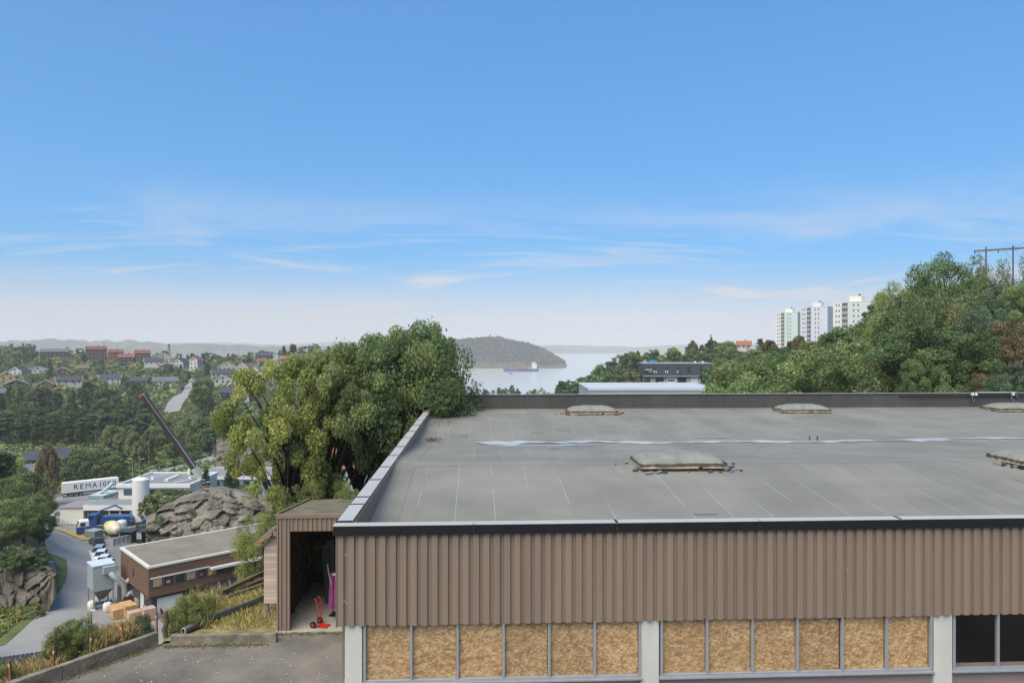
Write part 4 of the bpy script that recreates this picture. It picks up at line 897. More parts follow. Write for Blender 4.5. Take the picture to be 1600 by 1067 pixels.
# -- scatter helper
def clear(px, ytop, d, w_):
    for h in HOUSES:
        if h[4] > d-3 and h[0]-w_*.35 < px < h[1]+w_*.35 and ytop < h[3]-(h[3]-h[2])*.48: return False
        if abs(h[4]-d) < 9 and h[0]-w_*.5 < px < h[1]+w_*.5: return False
    return True
STAND = []
def scatter(n, pxr, dr, hr, kinds, lod, label, group, seed, gap=.75, avoid=None, wmul=1.0, tries=12, keep=None):
    r = random.Random(seed); done = []
    for _ in range(n*tries):
        if len(done) >= n: break
        px = r.uniform(*pxr); d = math.exp(r.uniform(math.log(dr[0]), math.log(dr[1]))); x, y = XY(px, d); z = T(x, y)
        if z < -84: continue
        kind, lm = r.choice(kinds); h = r.uniform(*hr)*(.75 if kind in ('round',) else 1); wd = h*WREL[kind]*r.uniform(.85,1.25)*wmul
        yt = CY-(z+h)*F/d; yb = CY-z*F/d
        if any(math.hypot(x-a, y-b) < gap*(wd+c)/2 for a, b, c in done): continue
        if not clear(px, yt, d, wd*F/d): continue
        if avoid and avoid(px, yt, yb, d, wd*F/d): continue
        if keep and not keep(px, yt, d): continue
        done.append((x, y, wd)); STAND.append((tree(kind, lod, (x, y, z-.15), h, wd, lm, label, group), kind, lm, px, (yt+yb)/2*.4+yt*.6, h))
    return len(done)
def hide_road(px, yt, yb, d, w_):
    # keep the pale hillside road and the valley road open
    for (a, b, c, e, dd) in [(262,296,612,642,430), (255,300,600,640,460), (245,345,712,738,235), (60,175,745,800,205)]:
        if d < dd and px > a-w_*.4 and px < b+w_*.4 and yt < e and yb > c: return True
    return False
GL = 'pines of the wood below the houses'
scatter(105,(-25,232),(302,425),(10,15),[('pine','pine')]*5+[('spruce','pine'),('birch','mid'),('broad','dark')],'b','dark tree of the dense wood below the houses on left',GL,1,.62,hide_road)
scatter(26,(170,345),(255,330),(7,13),[('birch','mid'),('birch','olive'),('broad','mid'),('broad','olive'),('pine','pine')],'b','valley tree between the pine wood and the crane boom','trees around the valley road',2,.7,hide_road)
scatter(26,(50,190),(215,262),(6,11),[('broad','mid'),('broad','dark'),('birch','olive'),('round','mid'),('pine','pine')],'b','tree of the green belt behind the white lorry trailer','trees behind the lorry trailer',3,.7,hide_road)
scatter(24,(292,372),(290,420),(10,15),[('broad','dark'),('birch','olive'),('broad','mid'),('spruce','pine'),('pine','pine')],'b','tall tree right of the pale hillside road','trees right of the hillside road',4,.6,hide_road)
scatter(150,(-15,560),(440,660),(6,10),[('broad','mid'),('broad','dark'),('round','olive'),('birch','mid'),('pine','pine'),('spruce','pine'),('round','mid')],'c','garden tree among the hillside houses on left','garden trees between the houses',5,.8,hide_road)
scatter(34,(-20,130),(690,1020),(9,13),[('broad','dark'),('pine','pine'),('spruce','pine'),('broad','olive')],'c','tree on the wooded hilltop behind the leftmost houses','trees on the left hilltop',6,.8)
scatter(30,(330,600),(640,760),(6,9),[('broad','dark'),('round','olive'),('pine','pine')],'c','tree along the ridge skyline left of the big clump','trees on the ridge skyline',7,.9)
for px, yt, d, w_, k, lm, lab in [(443,539,640,13,'spruce','pine','ragged pine on the skyline, left of the round tree pair'),(458,538,640,12,'pine','pine','second ragged pine on the skyline above the orange roof'),(489,536,650,15,'broad','olive','tall rounded tree on skyline right of the ragged pines'),(513,541,660,7,'pine','pine','tiny lone umbrella-shaped tree on the bare ridge'),(478,541,645,22,'round','dark','broad dome-shaped dark tree on the skyline'),(325,566,540,22,'spruce','pine','dark conifer beside the red-roofed white house'),(78,560,520,14,'spruce','pine','tall narrow dark spruce between the left-hand houses'),(30,540,640,38,'broad','olive','big dark tree rising above the white houses at left')]:
    ptree(k,'b' if d < 600 else 'c',px,yt,d,w_,lm,lab)
# -- left foreground trees on the cliff above the road
G5 = 'trees on the rock cliff left of the road'
for px, yt, d, w_, k, lm, zb, lab in [(8,745,112,70,'broad','mid',-29,'dark green tree at the left picture edge above the cliff'),(38,775,104,62,'broad','mid',-29,'bright leafy tree at the front of the cliff top'),(62,790,108,46,'round','dark',-29.5,'rounded dark tree overhanging the road bend'),(45,742,122,60,'birch','olive',-29,'olive birch behind the cliff-top trees'),(20,715,135,46,'broad','gold',-30,'yellow-tinged tree left of the dark-roofed house'),(-8,705,128,60,'pine','pine',-29,'dark pine cut by the left picture edge'),(4,820,101,50,'broad','dark',-29,'low dark tree on the cliff edge at far left'),(66,770,118,40,'birch','olive',-31,'thin brownish birch behind the overhanging tree'),(75,700,185,36,'birch','brown',-41,'small rusty-tinted tree below the dark-roofed house')]:
    ptree(k,'a',px,yt,d,w_,lm,lab,G5,zb)
for px, py, d_, w_, lm, lab in [(78,905,101,22,'mid','bush spilling over the right end of the cliff'),(60,880,103,30,'dark','dark bush on the cliff lip under the overhanging tree'),(25,878,101,34,'mid','bush on the cliff lip below the bright leafy tree'),(-5,882,100,36,'dark','bush on the cliff lip at the left edge'),(20,985,95,30,'mid','leafy bush at the foot of the cliff'),(55,958,96,24,'mid','small bush at the foot of the cliff near the road')]:
    x, y, z = P(px,py,d_); tree('shrub','b',(x,y,z-.6),w_*d_/F*1.1,w_*d_/F*1.25,lm,lab,'bushes around the rock cliff')
# -- shore and middle distance
scatter(40,(735,890),(540,760),(7,12),[('broad','dark'),('round','mid'),('pine','pine')],'c','low shore tree between the big clump and the first skylight','shore trees above the far parapet',8,.7)
scatter(44,(860,1003),(300,430),(9,19),[('broad','dark'),('pine','pine'),('broad','mid'),('round','olive')],'b','tree on the bank left of the dark office building','trees left of the dark office building',9,.62,
        lambda px, yt, yb, d, w_: px+w_*.4 > 1005 or yt < 640-(px-800)*.50)
for px, yt, d, w_, k, lm, lab in [(955,563,340,26,'pine','pine','highest dark pine left of the dark office building'),(925,585,360,26,'pine','pine','ragged dark pine over the grey flat roof'),(880,594,380,20,'pine','pine','pine pair above the left part of the far parapet'),(985,578,300,34,'round','olive','yellowish bush at the corner of the dark office building'),(1012,566,420,30,'broad','olive','tree top showing behind the office roof lettering')]:
    ptree(k,'b',px,yt,d,w_,lm,lab)
# -- right-hand forest
G7 = 'trees of the wooded slope on the right'
for px, yt, d, w_, k, lm, lab in [(1482,396,98,140,'broad','dark','tallest dark tree of the right-hand wood with a broad crown'),(1458,468,80,115,'willow','olive','soft olive willow-like tree in front of the tallest one'),(1580,418,90,110,'willow','olive','brownish feathery tree at upper right under the power line'),(1540,468,76,80,'round','blue','blue-green bushy tree in the right-hand wood'),(1590,500,72,80,'broad','brown','browning tree low at the right picture edge'),(1405,440,108,80,'broad','gold','tree with yellowed crown left of the tallest tree'),(1372,478,125,48,'pine','pine','dark ragged pine right of the third tower block'),(1342,542,84,105,'broad','mid','broad green tree above the far parapet, left of the willow-like one'),(1398,520,88,80,'broad','dark','shadowy dark tree between the pine and the willow-like one'),(1285,548,95,90,'round','mid','rounded green tree below the white tower'),(1318,508,150,70,'broad','mid','green crown touching the third tower from below'),(1225,548,120,80,'broad','dark','dark green tree below the first pale tower'),(1250,530,200,44,'birch','brown','brownish tree in front of the first tower'),(1185,556,135,70,'broad','mid','green tree at the left end of the dense wood'),(1160,565,170,50,'birch','olive','olive tree beside the winding road'),(1295,528,170,60,'round','dark','dark round crown at the foot of the white tower'),(1545,580,66,70,'shrub','brown','rusty-brown bush just above the far parapet on right'),(1612,436,84,90,'broad','mid','tree cut by the right picture edge'),(1520,520,72,80,'broad','dark','dark tree under the brownish feathery one'),(1440,560,70,70,'round','dark','small dark crown peeping over the parapet'),(1365,575,72,70,'shrub','brown','rust-flecked bush over the parapet'),(1205,585,100,60,'round','mid','small round tree over the parapet left of centre wood'),(1255,590,85,60,'shrub','olive','olive bush over the parapet below the towers'),(1490,585,64,80,'shrub','mid','green bush over the parapet, below the tallest tree'),(1590,575,60,80,'round','blue','blue-green bush over the parapet at right edge'),(1310,580,78,70,'broad','dark','dark bush over the parapet below the third tower')]:
    x, y = XY(px, d); hpx = 0
    big = yt < 475 and d < 110 and k in ('broad','willow'); ptree('round' if big and k == 'broad' else k,'near' if big else ('a' if d < 140 else 'b'),px,yt,d,w_,lm,lab,G7,None,3 if big else None)
scatter(30,(1155,1700),(72,190),(12,17),[('broad','mid'),('broad','dark'),('round','mid'),('round','dark'),('willow','olive'),('broad','mid')],'a','green tree deep in the right-hand wood',G7,10,.55,
        lambda px, yt, yb, d, w_: yt < np.interp(px, [1150,1250,1340,1400,1440,1530,1700], [556,548,512,470,432,440,432]))
scatter(34,(1150,1420),(190,340),(9,13),[('broad','mid'),('broad','dark'),('birch','brown'),('round','olive'),('pine','pine')],'b','tree on the wooded rise in front of the tower blocks','trees in front of the tower blocks',12,.6,
        lambda px, yt, yb, d, w_: yt < np.interp(px, [1150,1200,1212,1300,1385,1400], [546,532,534,534,505,480]) or (px-w_*.4 < 1152))
scatter(46,(990,1205),(345,500),(9,15),[('broad','dark'),('broad','mid'),('pine','pine'),('birch','brown'),('broad','gold')],'b','tree on the wooded ridge behind the dark office building','trees behind the dark office building',13,.6,
        lambda px, yt, yb, d, w_: yt < np.interp(px, [1000,1040,1110,1150,1200], [550,538,530,530,528]))
for px, yt, d, w_, k, lm, lab in [(1111,524,440,12,'spruce','gold','slender golden-edged tree top on the ridge skyline'),(1125,560,250,44,'broad','mid','leafy tree at the right end of the dark office building'),(1108,572,240,30,'broad','dark','smaller dark tree beside the office end wall')]:
    ptree(k,'b',px,yt,d,w_,lm,lab)
# ---------------------------------------------------------------- roads and yards in the valley
road_m = mat('wet_grey_asphalt', (.25,.245,.232), .75, .2, .12, .004, 20, world=True, detail=8, spec=.25)
pale_road = mat('pale_dry_asphalt', (.26,.255,.245), .8, .1, .1, world=True)
ribbon('road', [(-30,1052,0)[:2], (28,1018), (88,965), (121,915), (121,875), (105,842), (60,812)], [7.5,7.5,7.5,8,9,11,10], road_m, 'grey asphalt road curving round the rock cliff', n=90)
drape('workshop_yard', [(103,985),(145,930),(150,885),(140,850),(180,840),(215,850),(300,905),(300,985),(200,1000)], road_m, 'asphalt yard in front of the brown workshop', .16, 2.5, 'yard')
drape('lorry_yard', [(60,812),(30,790),(45,771),(95,766),(185,764),(320,778),(300,812),(225,845),(150,842),(120,838),(85,829)], road_m, 'wide wet asphalt yard with the parked lorry trailer', .18, 3, 'yard')
ribbon('valley_road', [(245,738), (290,728), (330,718), (352,706), (345,690)], [9,9,9,8,7], pale_road, 'valley road climbing right behind the crane boom')
ribbon('hillside_road', [(268,645), (276,628), (285,619), (296,612), (298,600), (303,590)], [8,9,10,8,6,5], pale_road, 'pale steep road between hillside trees', .35)
ribbon('wood_road', [(1120,622,190), (1134,611,240), (1140,603,285), (1148,598,320)], 7, road_m, 'winding road beside the dark office building', .3)
dryg = mat('dry_verge', srgb(150,126,74), .95, .3, .5, .05, 4, col2=srgb(190,160,100))
greenv = mat('green_verge', (.06,.085,.022), .95, .3, .4, .05, 3, col2=(.13,.15,.05), world=True)
ribbon('dry_verge', [(72,824), (92,829), (118,837), (137,845)], [2.0,2.6,2.8,2.0], dryg, 'strip of tan dry grass between road and yard', .3)
ribbon('green_verge', [(-30,1012), (10,985), (52,945), (82,905), (87,870)], [5,4.5,4,3.5,3], greenv, 'green verge along the foot of the cliff', .2)
# ---------------------------------------------------------------- vehicles
def wheel(parent, x, y, r, wd, rim=True):
    wl = MB().tube([(x,y-wd/2,r),(x,y+wd/2,r)], r, 16).build('wheel', rubber, parent)
    s = 1 if y > 0 else -1; MB().tube([(x,y+s*(wd/2-.01),r),(x,y+s*(wd/2+.012),r)], r*.62, 12).build('rim', tyre_rim, wl); return wl
lampw = mat('headlight_glass', srgb(225,228,230), .2, .03); lampr = mat('tail_light', srgb(150,20,18), .3, .05)
def car(loc, rz, paint, label, L_=4.5, W_=1.8, H_=1.45, group=None, style='hatch', name='parked_car'):
    t = thing(name, label, 'car', loc, rz, group); a = L_/2
    prof = [(-a,.35),(-a+.03,.85),(-a+.25,.98),(a-1.25,.95),(a-.25,.78),(a-.02,.6),(a,.33)]
    MB().prism(prof, 1, -W_/2, W_/2).build('body', paint, t, bevel=.09)
    r0, r1, f1, f0 = {'hatch':(-a+.12,-a+.62,.35,1.15),'suv':(-a+.06,-a+.25,.45,1.2),'sedan':(-a+.55,-a+1.1,.3,1.1)}[style]
    zb, zt = .93, H_; wi, wt = W_/2-.06, W_/2-.24
    MB().add([(r0,-wi,zb),(f0,-wi,zb),(f0,wi,zb),(r0,wi,zb),(r1,-wt,zt-.05),(f1,-wt,zt-.05),(f1,wt,zt-.05),(r1,wt,zt-.05)], [(0,1,5,4),(1,2,6,5),(2,3,7,6),(3,0,4,7),(4,5,6,7)]).build('windows', windowglass, t, bevel=.03)
    MB().box(r1-.04,-wt-.03,zt-.06,f1+.04,wt+.03,zt).build('roof', paint, t, bevel=.05)
    for s in (-1,1):
        MB().bar((f0,s*wi,zb),(f1,s*wt,zt-.03),.07,.06).build('pillar', paint, t); MB().bar((r0,s*wi,zb),(r1,s*wt,zt-.03),.12,.08).build('pillar', paint, t); MB().bar(((r0+f0)/2-.15,s*(wi+.01),zb),((r1+f1)/2-.1,s*(wt+.01),zt-.03),.06,.05).build('pillar', black, t)
        for x in (a-.85,-a+.8): wheel(t, x, s*(W_/2-.09), .32, .2)
        MB().box(a-.17,s*.62-.2,.58,a-.0,s*.62+.2,.72).build('headlight', lampw, t, bevel=.03); MB().box(-a-.012,s*.68-.17,.7,-a+.1,s*.68+.17,.88).build('tail_light', lampr, t, bevel=.02)
        MB().box(f0-.35,s*(W_/2+.02)-.07,.95,f0-.2,s*(W_/2+.02)+.07,1.06).build('mirror', paint, t)
    MB().box(-a-.015,-.26,.5,-a+.02,.26,.62).build('number_plate', white, t)
    return t
def look(px, py, px2, py2):
    """ground point at a pixel and heading towards a second pixel"""
    a, d = G(px, py); b, _ = G(px2, py2); return a, math.atan2(b[1]-a[1], b[0]-a[0])
blackpaint = mat('black_car_paint', (.008,.008,.010), .22, .1, spec=.6); silver = mat('silver_car_paint', srgb(176,182,186), .3, .05, metal=.4); whitecar = mat('white_car_paint', srgb(226,228,228), .3, .03); greycar = mat('dark_grey_car_paint', srgb(60,62,64), .3, .1, metal=.3)
up = lambda p, dz: (p[0], p[1], p[2]+dz)
p, h = look(151,853,140,846); car(up(p,.2), h, blackpaint, 'black sedan parked by the yard entrance on the road bend', 4.7, 1.85, 1.42, style='sedan')
for px, py, dx, dy, m, lab, st in [(153,868,-9,6,silver,'silver car farthest back in the row behind the low white wall','suv'),(157,876,-10,7,whitecar,'second white car in the row, next to the silver one','hatch'),(161,884,-10,7,whitecar,'third car in the row, its windscreen towards the workshop','hatch'),(166,892,-10,7,whitecar,'front white car of the row, nearest the grey dust filter','hatch')]:
    p, h = look(px,py,px+dx,py+dy); car(up(p,.2), h, m, lab, 4.3, 1.75, 1.45, 'cars parked in a row beside the workshop', st)
p, h = look(129,804,123,800); car(up(p,.22), h+R(10), greycar, 'dark estate car with open tailgate by the teal kiosk', 4.6, 1.85, 1.6, style='suv')
p, _ = G(243,742); car(up(p,.25), R(10), silver, 'silver car half hidden behind the white silo roof', style='hatch')
p, h = look(80,822,90,828); car(up(p,.2), h, whitecar, 'white car on the bend half hidden by the cliff-top trees', 4.8, 1.9, 1.9, style='suv')
for px, py, m, lab in [(116,812,greycar,'dark car parked at the yard fence near the white van'),(205,812,silver,'silver car parked beneath the office canopy'),(225,834,greycar,'dark car at the foot of the rock outcrop')]:
    p, h = look(px,py,px+8,py+3); car(up(p,.22), h, m, lab, style='hatch')
# white van and trucks
bluep = mat('blue_truck_paint', srgb(36,74,124), .4, .12, 2); chassis = mat('truck_chassis', (.03,.035,.045), .6, .3)
def van(loc, rz, label):
    t = thing('white_van', label, 'van', loc, rz)
    MB().prism([(-2.7,.4),(-2.7,2.25),(-2.5,2.4),(1.2,2.38),(1.75,1.45),(2.6,1.15),(2.7,.4)], 1, -1, 1).build('body', whitecar, t, bevel=.1)
    MB().prism([(1.22,2.2),(1.3,2.26),(1.83,1.47),(1.76,1.42)], 1, -.85, .85).build('windscreen', windowglass, t)
    for s in (-1,1):
        MB().box(.5,s*1.005-.01,1.4,1.45,s*1.005+.01,2.05).build('side_window', windowglass, t)
        for x in (1.7,-1.7): wheel(t, x, s*.88, .36, .24)
    return t
p, h = look(137,812,128,815); van(up(p,.2), h, 'white van parked between the blue trucks and the kiosk')
def truck(loc, rz, label, load):
    t = thing('blue_truck', label, 'truck', loc, rz, 'blue trucks in the yard')
    MB().box(-4.6,-.5,.75,2.2,.5,1.05).build('chassis', chassis, t)
    MB().prism([(2.2,.6),(2.2,1.9),(4.35,1.9),(4.45,1.3),(4.45,.6)], 1, -1.22, 1.22).build('cab_lower', bluep, t, bevel=.08)
    MB().prism([(2.2,1.9),(2.25,3.05),(3.9,3.05),(4.35,1.9)], 1, -1.2, 1.2).build('cab_upper', whitecar if load == 'flat' else bluep, t, bevel=.08)
    MB().prism([(3.97,2.85),(4.02,2.85),(4.38,1.98),(4.33,1.98)], 1, -1.05, 1.05).build('windscreen', windowglass, t)
    for s in (-1,1):
        MB().box(2.9,s*1.21-.01,2.05,3.8,s*1.21+.01,2.75).build('side_window', windowglass, t)
        for x in (3.3,-1.6,-3.0): wheel(t, x, s*1.02, .5, .32)
        MB().box(4.3,s*.9-.22,.75,4.47,s*.9+.22,.95).build('headlight', lampw, t)
    if load == 'crane':
        MB().prism([(-4.6,1.1),(-4.6,1.9),(-3.9,2.35),(1.2,2.5),(1.6,1.1)], 1, -1.2, 1.2).build('tipper_body', bluep, t, bevel=.04)
        MB().tube([(1.9,0,1.1),(1.9,0,3.6),(-1.0,0,4.6),(-2.4,0,3.7)], .2, 8).build('loader_arm', bluep, t); MB().box(-2.0,-1.215,1.8,.6,-1.2,2.5).build('lettering_panel', white, t)
    else:
        MB().box(-4.5,-1.15,1.06,1.9,1.15,1.2).build('flatbed', chassis, t); MB().box(-1.5,-.9,1.2,-.6,.9,2.0).build('gearbox', bluep, t); MB().tube([(-4.2,0,1.2),(-4.2,0,2.4),(-3.2,0,2.5)], .15, 8).build('hook_arm', bluep, t)
        for x in (-3.9,-2.5,.4): MB().box(x,-1.0,1.2,x+.5,1.0,1.5).build('cross_beam', bluep if x > 0 else chassis, t)
    return t
p, h = look(158,834,140,836); truck(up(p,.2), h, 'blue truck with white cab top and bare flatbed in the yard', 'flat')
p, h = look(172,825,152,827); truck(up(p,.2), h, 'blue tipper truck with folded loader arm behind the flatbed truck', 'crane')
p, h = look(203,828,220,826); t = thing('truck_chassis_frame', 'bare dark truck chassis standing behind the cement drum', 'chassis', up(p,.2), h)
MB().box(-4,-.5,.8,4,.5,1.1).build('frame', chassis, t)
for x in (-3,-1.8,3):
    for s in (-1,1): wheel(t, x, s*.95, .5, .3)
for x in (-2,0,2.4): MB().box(x,-1,1.1,x+.6,1,1.7).build('cross_beam', bluep if x > 2 else chassis, t)
# cement drum, tank, container, black sheds, gate
p, h = look(176,838,198,848); t = thing('cement_drum', 'large yellow and cream cement mixer drum lying in the yard', 'drum', up(p,.2), h)
cream = mat('cream_paint', srgb(214,208,176), .5, .08); yellow = mat('faded_yellow_paint', srgb(204,190,96), .55, .15, 1)
def ringz(prof, a, b): return [(x, r) for x, r in prof if a <= x <= b]
prof = [(-2.6,.55),(-2.4,.95),(-1.9,1.1),(-.9,1.35),(.4,1.4),(2.2,.9),(3.0,.55),(3.1,.3)]
for a, b, m in ((-2.6,-1.9,yellow),(-1.9,-.9,cream),(-.9,.4,yellow),(.4,3.1,cream)):
    q_ = ringz(prof,a,b); MB().tube([(x,0,1.55) for x, _ in q_], [r for _, r in q_], 20).build('drum_band', m, t, smooth=False)
for x in (-1.6,1.8): MB().box(x-.15,-.9,0,x+.15,.9,.6).build('cradle', chassis, t)
p, _ = G(190,832); t = thing('white_tank', 'upright white plastic tank beside the cement drum', 'tank', up(p,.2)); MB().lathe([(0.9,0),(1.0,.1),(1.0,1.9),(.8,2.25),(.3,2.4)], 18).build('tank_shell', white, t, smooth=False); MB().lathe([(.22,2.38),(.22,2.5)], 10).build('lid', greymetal, t)
p, h = look(147,842,157,843); t = thing('grey_container', 'low grey open container behind the black sedan', 'container', up(p,.2), h); MB().box(-1.3,-1,0.1,1.3,1,1.5).build('container_body', mat('container_grey', srgb(112,120,124), .6, .15), t, bevel=.03)
for x in np.arange(-1.2,1.3,.4): MB().box(x-.05,-1.05,.15,x+.05,-1.0,1.45).build('rib', greymetal, t)
MB().box(-1.35,-1.06,1.45,1.35,1.06,1.58).build('rim', greymetal, t)
shedbrown = mat('dark_brown_boards', srgb(74,50,40), .85, .2, 2)
for px, py, px2, wd, lab in [(186,851,206,2.5,'small black-fronted bin shed behind the white gate'),(221,850,241,2.5,'second black-fronted bin shed further right by the rock')]:
    p, h = look(px,py,px2,py-1); t = thing('bin_shed', lab, 'shed', up(p,.15), h)
    MB().box(0,1.6,0,wd,1.7,2.2).build('rear_wall', shedbrown, t); MB().box(wd-.1,0,0,wd,1.6,2.2).build('side_wall', shedbrown, t); MB().box(0,0,0,.12,1.6,2.2).build('side_wall', offwhite if px < 200 else shedbrown, t); MB().box(-.4,-.4,2.2,wd+.3,2,2.36).build('roof', charcoal, t); MB().box(.2,.5,0,wd-.2,1.5,1.7).build('bins', black, t)
p, h = look(176,856,200,851); t = thing('white_gate', 'white framed gate panel behind the workshop roof', 'gate', up(p,.15), h); ln = 3.6
for z in (.15,1.5): MB().bar((0,0,z),(ln,0,z),.1,.16).build('rail', white, t)
for k in range(5): MB().bar((ln*k/4,0,0),(ln*k/4,0,1.55),.1,.1).build('upright', white, t)
MB().box(.05,.02,.2,ln-.05,.035,1.45).build('infill', greymetal, t)
p, h = look(141,868,150,893); t = thing('white_wall', 'low white-topped wall in front of the parked cars', 'wall', up(p,0), h); MB().box(0,-.12,0,8,.12,.75).build('wall_body', concrete, t); MB().box(-.05,-.17,.751,8.05,.17,.85).build('wall_cap', white, t)
# lorry trailer
A, B = P(97.5,777,198), P(168,769.5,205); tz = T(A[0],A[1])+.2; t = thing('lorry_trailer', 'white refrigerated lorry trailer with large blue lettering on its side', 'trailer', (A[0],A[1],-42.05), math.atan2(B[1]-A[1],B[0]-A[0]))
MB().box(0,-1.27,1.25,13.6,1.27,4.0).build('cargo_box', offwhite if False else mat('trailer_white', srgb(222,220,214), .5, .04), t, bevel=.04)
for s in (-1,1): MB().box(-.05,min(0,s*1.22),1.3,-.005,max(0,s*1.22),3.95).build('rear_door', cream, t, bevel=.02)
for y_ in (-1.27,-.02,1.21): MB().box(-.08,y_,1.2,-.051,y_+.06,4.0).build('door_post', mat('door_frame', srgb(120,118,100), .6), t)
MB().box(.2,-1.1,.85,13.2,1.1,1.24).build('chassis', chassis, t); MB().box(-.05,-1.25,.4,.1,1.25,.8).build('rear_bumper', chassis, t)
for x in (1.6,2.95,4.3):
    for s in (-1,1): wheel(t, x, s*1.05, .5, .36)
for s in (-1,1): MB().box(10.4,s*.9-.08,.05,10.6,s*.9+.08,.9).build('landing_leg', steel, t); MB().box(-.06,s*.9-.2,.85,-.01,s*.9+.2,1.05).build('tail_light', lampr, t)
bluelet = mat('navy_lettering', srgb(34,44,110), .5, .05)
for txt, cxx in (('R',3.0),('E',4.4),('M',5.95),('A',7.55),('1',8.95),('0',10.0),('0',11.2),('0',12.4)):
    o = link('lettering', text_mesh(txt, 2.0, bluelet, .006, 0 if txt == 'M' else .015), t, (cxx,-1.28,2.6)); o.rotation_euler = (R(90),0,0); o.scale = (.95,1,1)
# ---------------------------------------------------------------- brown workshop
wb = P(232,886,93.9); wc = P(440,845,106.4); ang = math.atan2(wc[1]-wb[1], wc[0]-wb[0]); ZR = -29.0; ZB = -35.75
wk = thing('brown_workshop', 'two-storey flat-roofed workshop clad in dark brown boards with ribbon windows', 'building', (wb[0],wb[1],ZB), ang)
H = ZR-ZB; LL, DD = 26, 12.4; U = 2.75
brd = mat('weathered_brown_boards', srgb(92,70,56), .8, .35, .8, col2=srgb(120,94,78), stretch=(.15,.15,5)); brdd = brd
slate = mat('slate_blue_render', srgb(66,74,84), .75, .1)
MB().box(0,0,U,LL,DD,H-.1).build('upper_wall', brd, wk); MB().box(.5,.5,0,LL,DD-.3,U).build('lower_wall', slate, wk); MB().box(-.01,-.01,U-.05,LL,DD,U-.004).build('soffit', dark, wk)
MB().box(.15,.15,H-.12,LL,DD-.15,H-.02).build('roof', mat('mossy_flat_roof', srgb(112,106,90), .9, .16, .3, .01, 6, col2=srgb(134,128,114)), wk)
for bx in ((-.12,-.12,H-.2,LL,.3,H+.06),(-.12,.3,H-.2,.32,DD+.1,H+.06),(.3,DD-.25,H-.2,LL,DD+.12,H+.04)): MB().box(*bx).build('roof_edge', offwhite, wk)
tanp = mat('lit_shelving', srgb(160,134,102), .7, .4, 1.2); 
MB().box(.2,-.12,5.12,7.8,-.003,5.3).build('window_head', white, wk); MB().box(7.8,-.9,4.95,LL,-.003,5.12).build('sun_shade', white, wk); MB().box(7.8,-.95,4.9,LL,-.85,5.2).build('shade_edge', white, wk)
MB().box(.2,-.05,3.95,LL,-.004,5.1).build('window_band', slate, wk)
for k in range(17):
    x = .55+k*1.42; fr_ = MB().box(x,-.085,4.02,x+1.05,-.052,5.05).build('window', windowglass if k in (1,2,4,6,7,9,12,14) else tanp, wk); MB().box(x-.03,-.095,3.98,x+1.08,-.055,4.03).build('frame', slate, fr_)
    if k in (1,4,10,12): MB().box(x+.2,-.092,4.2,x+.7,-.086,4.6).build('stacked_goods', mat('red_goods', srgb(150,70,56), .7) if k == 4 else mat('orange_goods', srgb(200,130,70), .7), fr_)
MB().box(-.02,6.2,4.0,.0-.003,6.7,5.1).build('window', windowglass, wk)
MB().box(.47,3.6,0,.497,5.0,2.2).build('door', white, wk); MB().box(.47,2.0,.9,.497,3.0,2.2).build('window', windowglass, wk); MB().box(.3,0.4,0,.5,3.4,.9).build('plinth', concrete, wk); MB().box(.3,5.6,0,.5,11,.9).build('plinth', concrete, wk)
MB().box(1.2,.46,0,4.4,.497,2.3).build('garage_door', white, wk)
for k in range(4): MB().box(1.2,.44,.1+k*.56,4.4,.458,.6+k*.56).build('door_panel', white, wk)
for sx in (.6,): MB().box(sx,.46,0,sx+.2,.5,U).build('post', slate, wk)
# lower canopy with roof bars
MB().prism([(-4.2,1.9),(-4.2,2.0),(-.02,3.0),(-.02,2.88)], 0, 7, LL).build('canopy', mat('canopy_dark', srgb(46,42,44), .6, .2), wk)
for k in range(13): MB().bar((8+k*1.4,-4.0,2.1),(8.9+k*1.4,-.4,2.98),.35,.05).build('canopy_bar', mat('canopy_bar', srgb(92,84,84), .7), wk)
MB().box(7,-4.2,0,LL,-4.05,1.95).build('canopy_wall', shedbrown, wk)
for (x, y_) in ((17.5,3),(17.5,4.2),(17.5,5.4)): MB().box(x,y_,H,x+.8,y_+.7,H+.9).build('roof_unit', steel, wk)
MB().box(16.6,2.4,H,18.8,6.6,H+.12).build('unit_base', charcoal, wk); MB().lathe([(.5,H),(.45,H+.15),(.1,H+.25)], 12, (20.2,2.2)).build('roof_vent', white, wk)
# ---------------------------------------------------------------- dust filter with ducts
p, _ = G(158,950); ex = thing('dust_filter', 'grey sheet-metal dust filter on legs with thick bent ducts', 'machine', up(p,.15), ang)
fg = mat('filter_grey', srgb(150,164,166), .5, .08); 
MB().box(-1.3,-1.4,2.6,1.3,1.6,6.0).build('filter_house', fg, ex, bevel=.03)
for k in range(6): MB().box(-1.36,-1.4,2.8+k*.52,-1.301,1.6,3.1+k*.52).build('louvre', greymetal, ex)
MB().box(-1.4,-1.5,6.0,1.4,1.7,6.12).build('filter_top', mat('pale_top', srgb(190,198,204), .5), ex); MB().box(-.2,-2.1,4.9,1.35,-1.4,5.9).build('inlet_box', fg, ex, bevel=.03)
hp = MB(); hp.add([(-1.2,-1.3,2.6),(1.2,-1.3,2.6),(1.2,1.5,2.6),(-1.2,1.5,2.6),(-.3,-.3,1.1),(.3,-.3,1.1),(.3,.4,1.1),(-.3,.4,1.1)], [(0,1,5,4),(1,2,6,5),(2,3,7,6),(3,0,4,7),(4,5,6,7)]); hp.build('hopper', mat('hopper_grey', srgb(128,122,118), .6, .15), ex)
for sx in (-1.2,1.2):
    for sy in (-1.3,1.5): MB().box(sx-.08,sy-.08,0,sx+.08,sy+.08,2.7).build('leg', steel, ex)
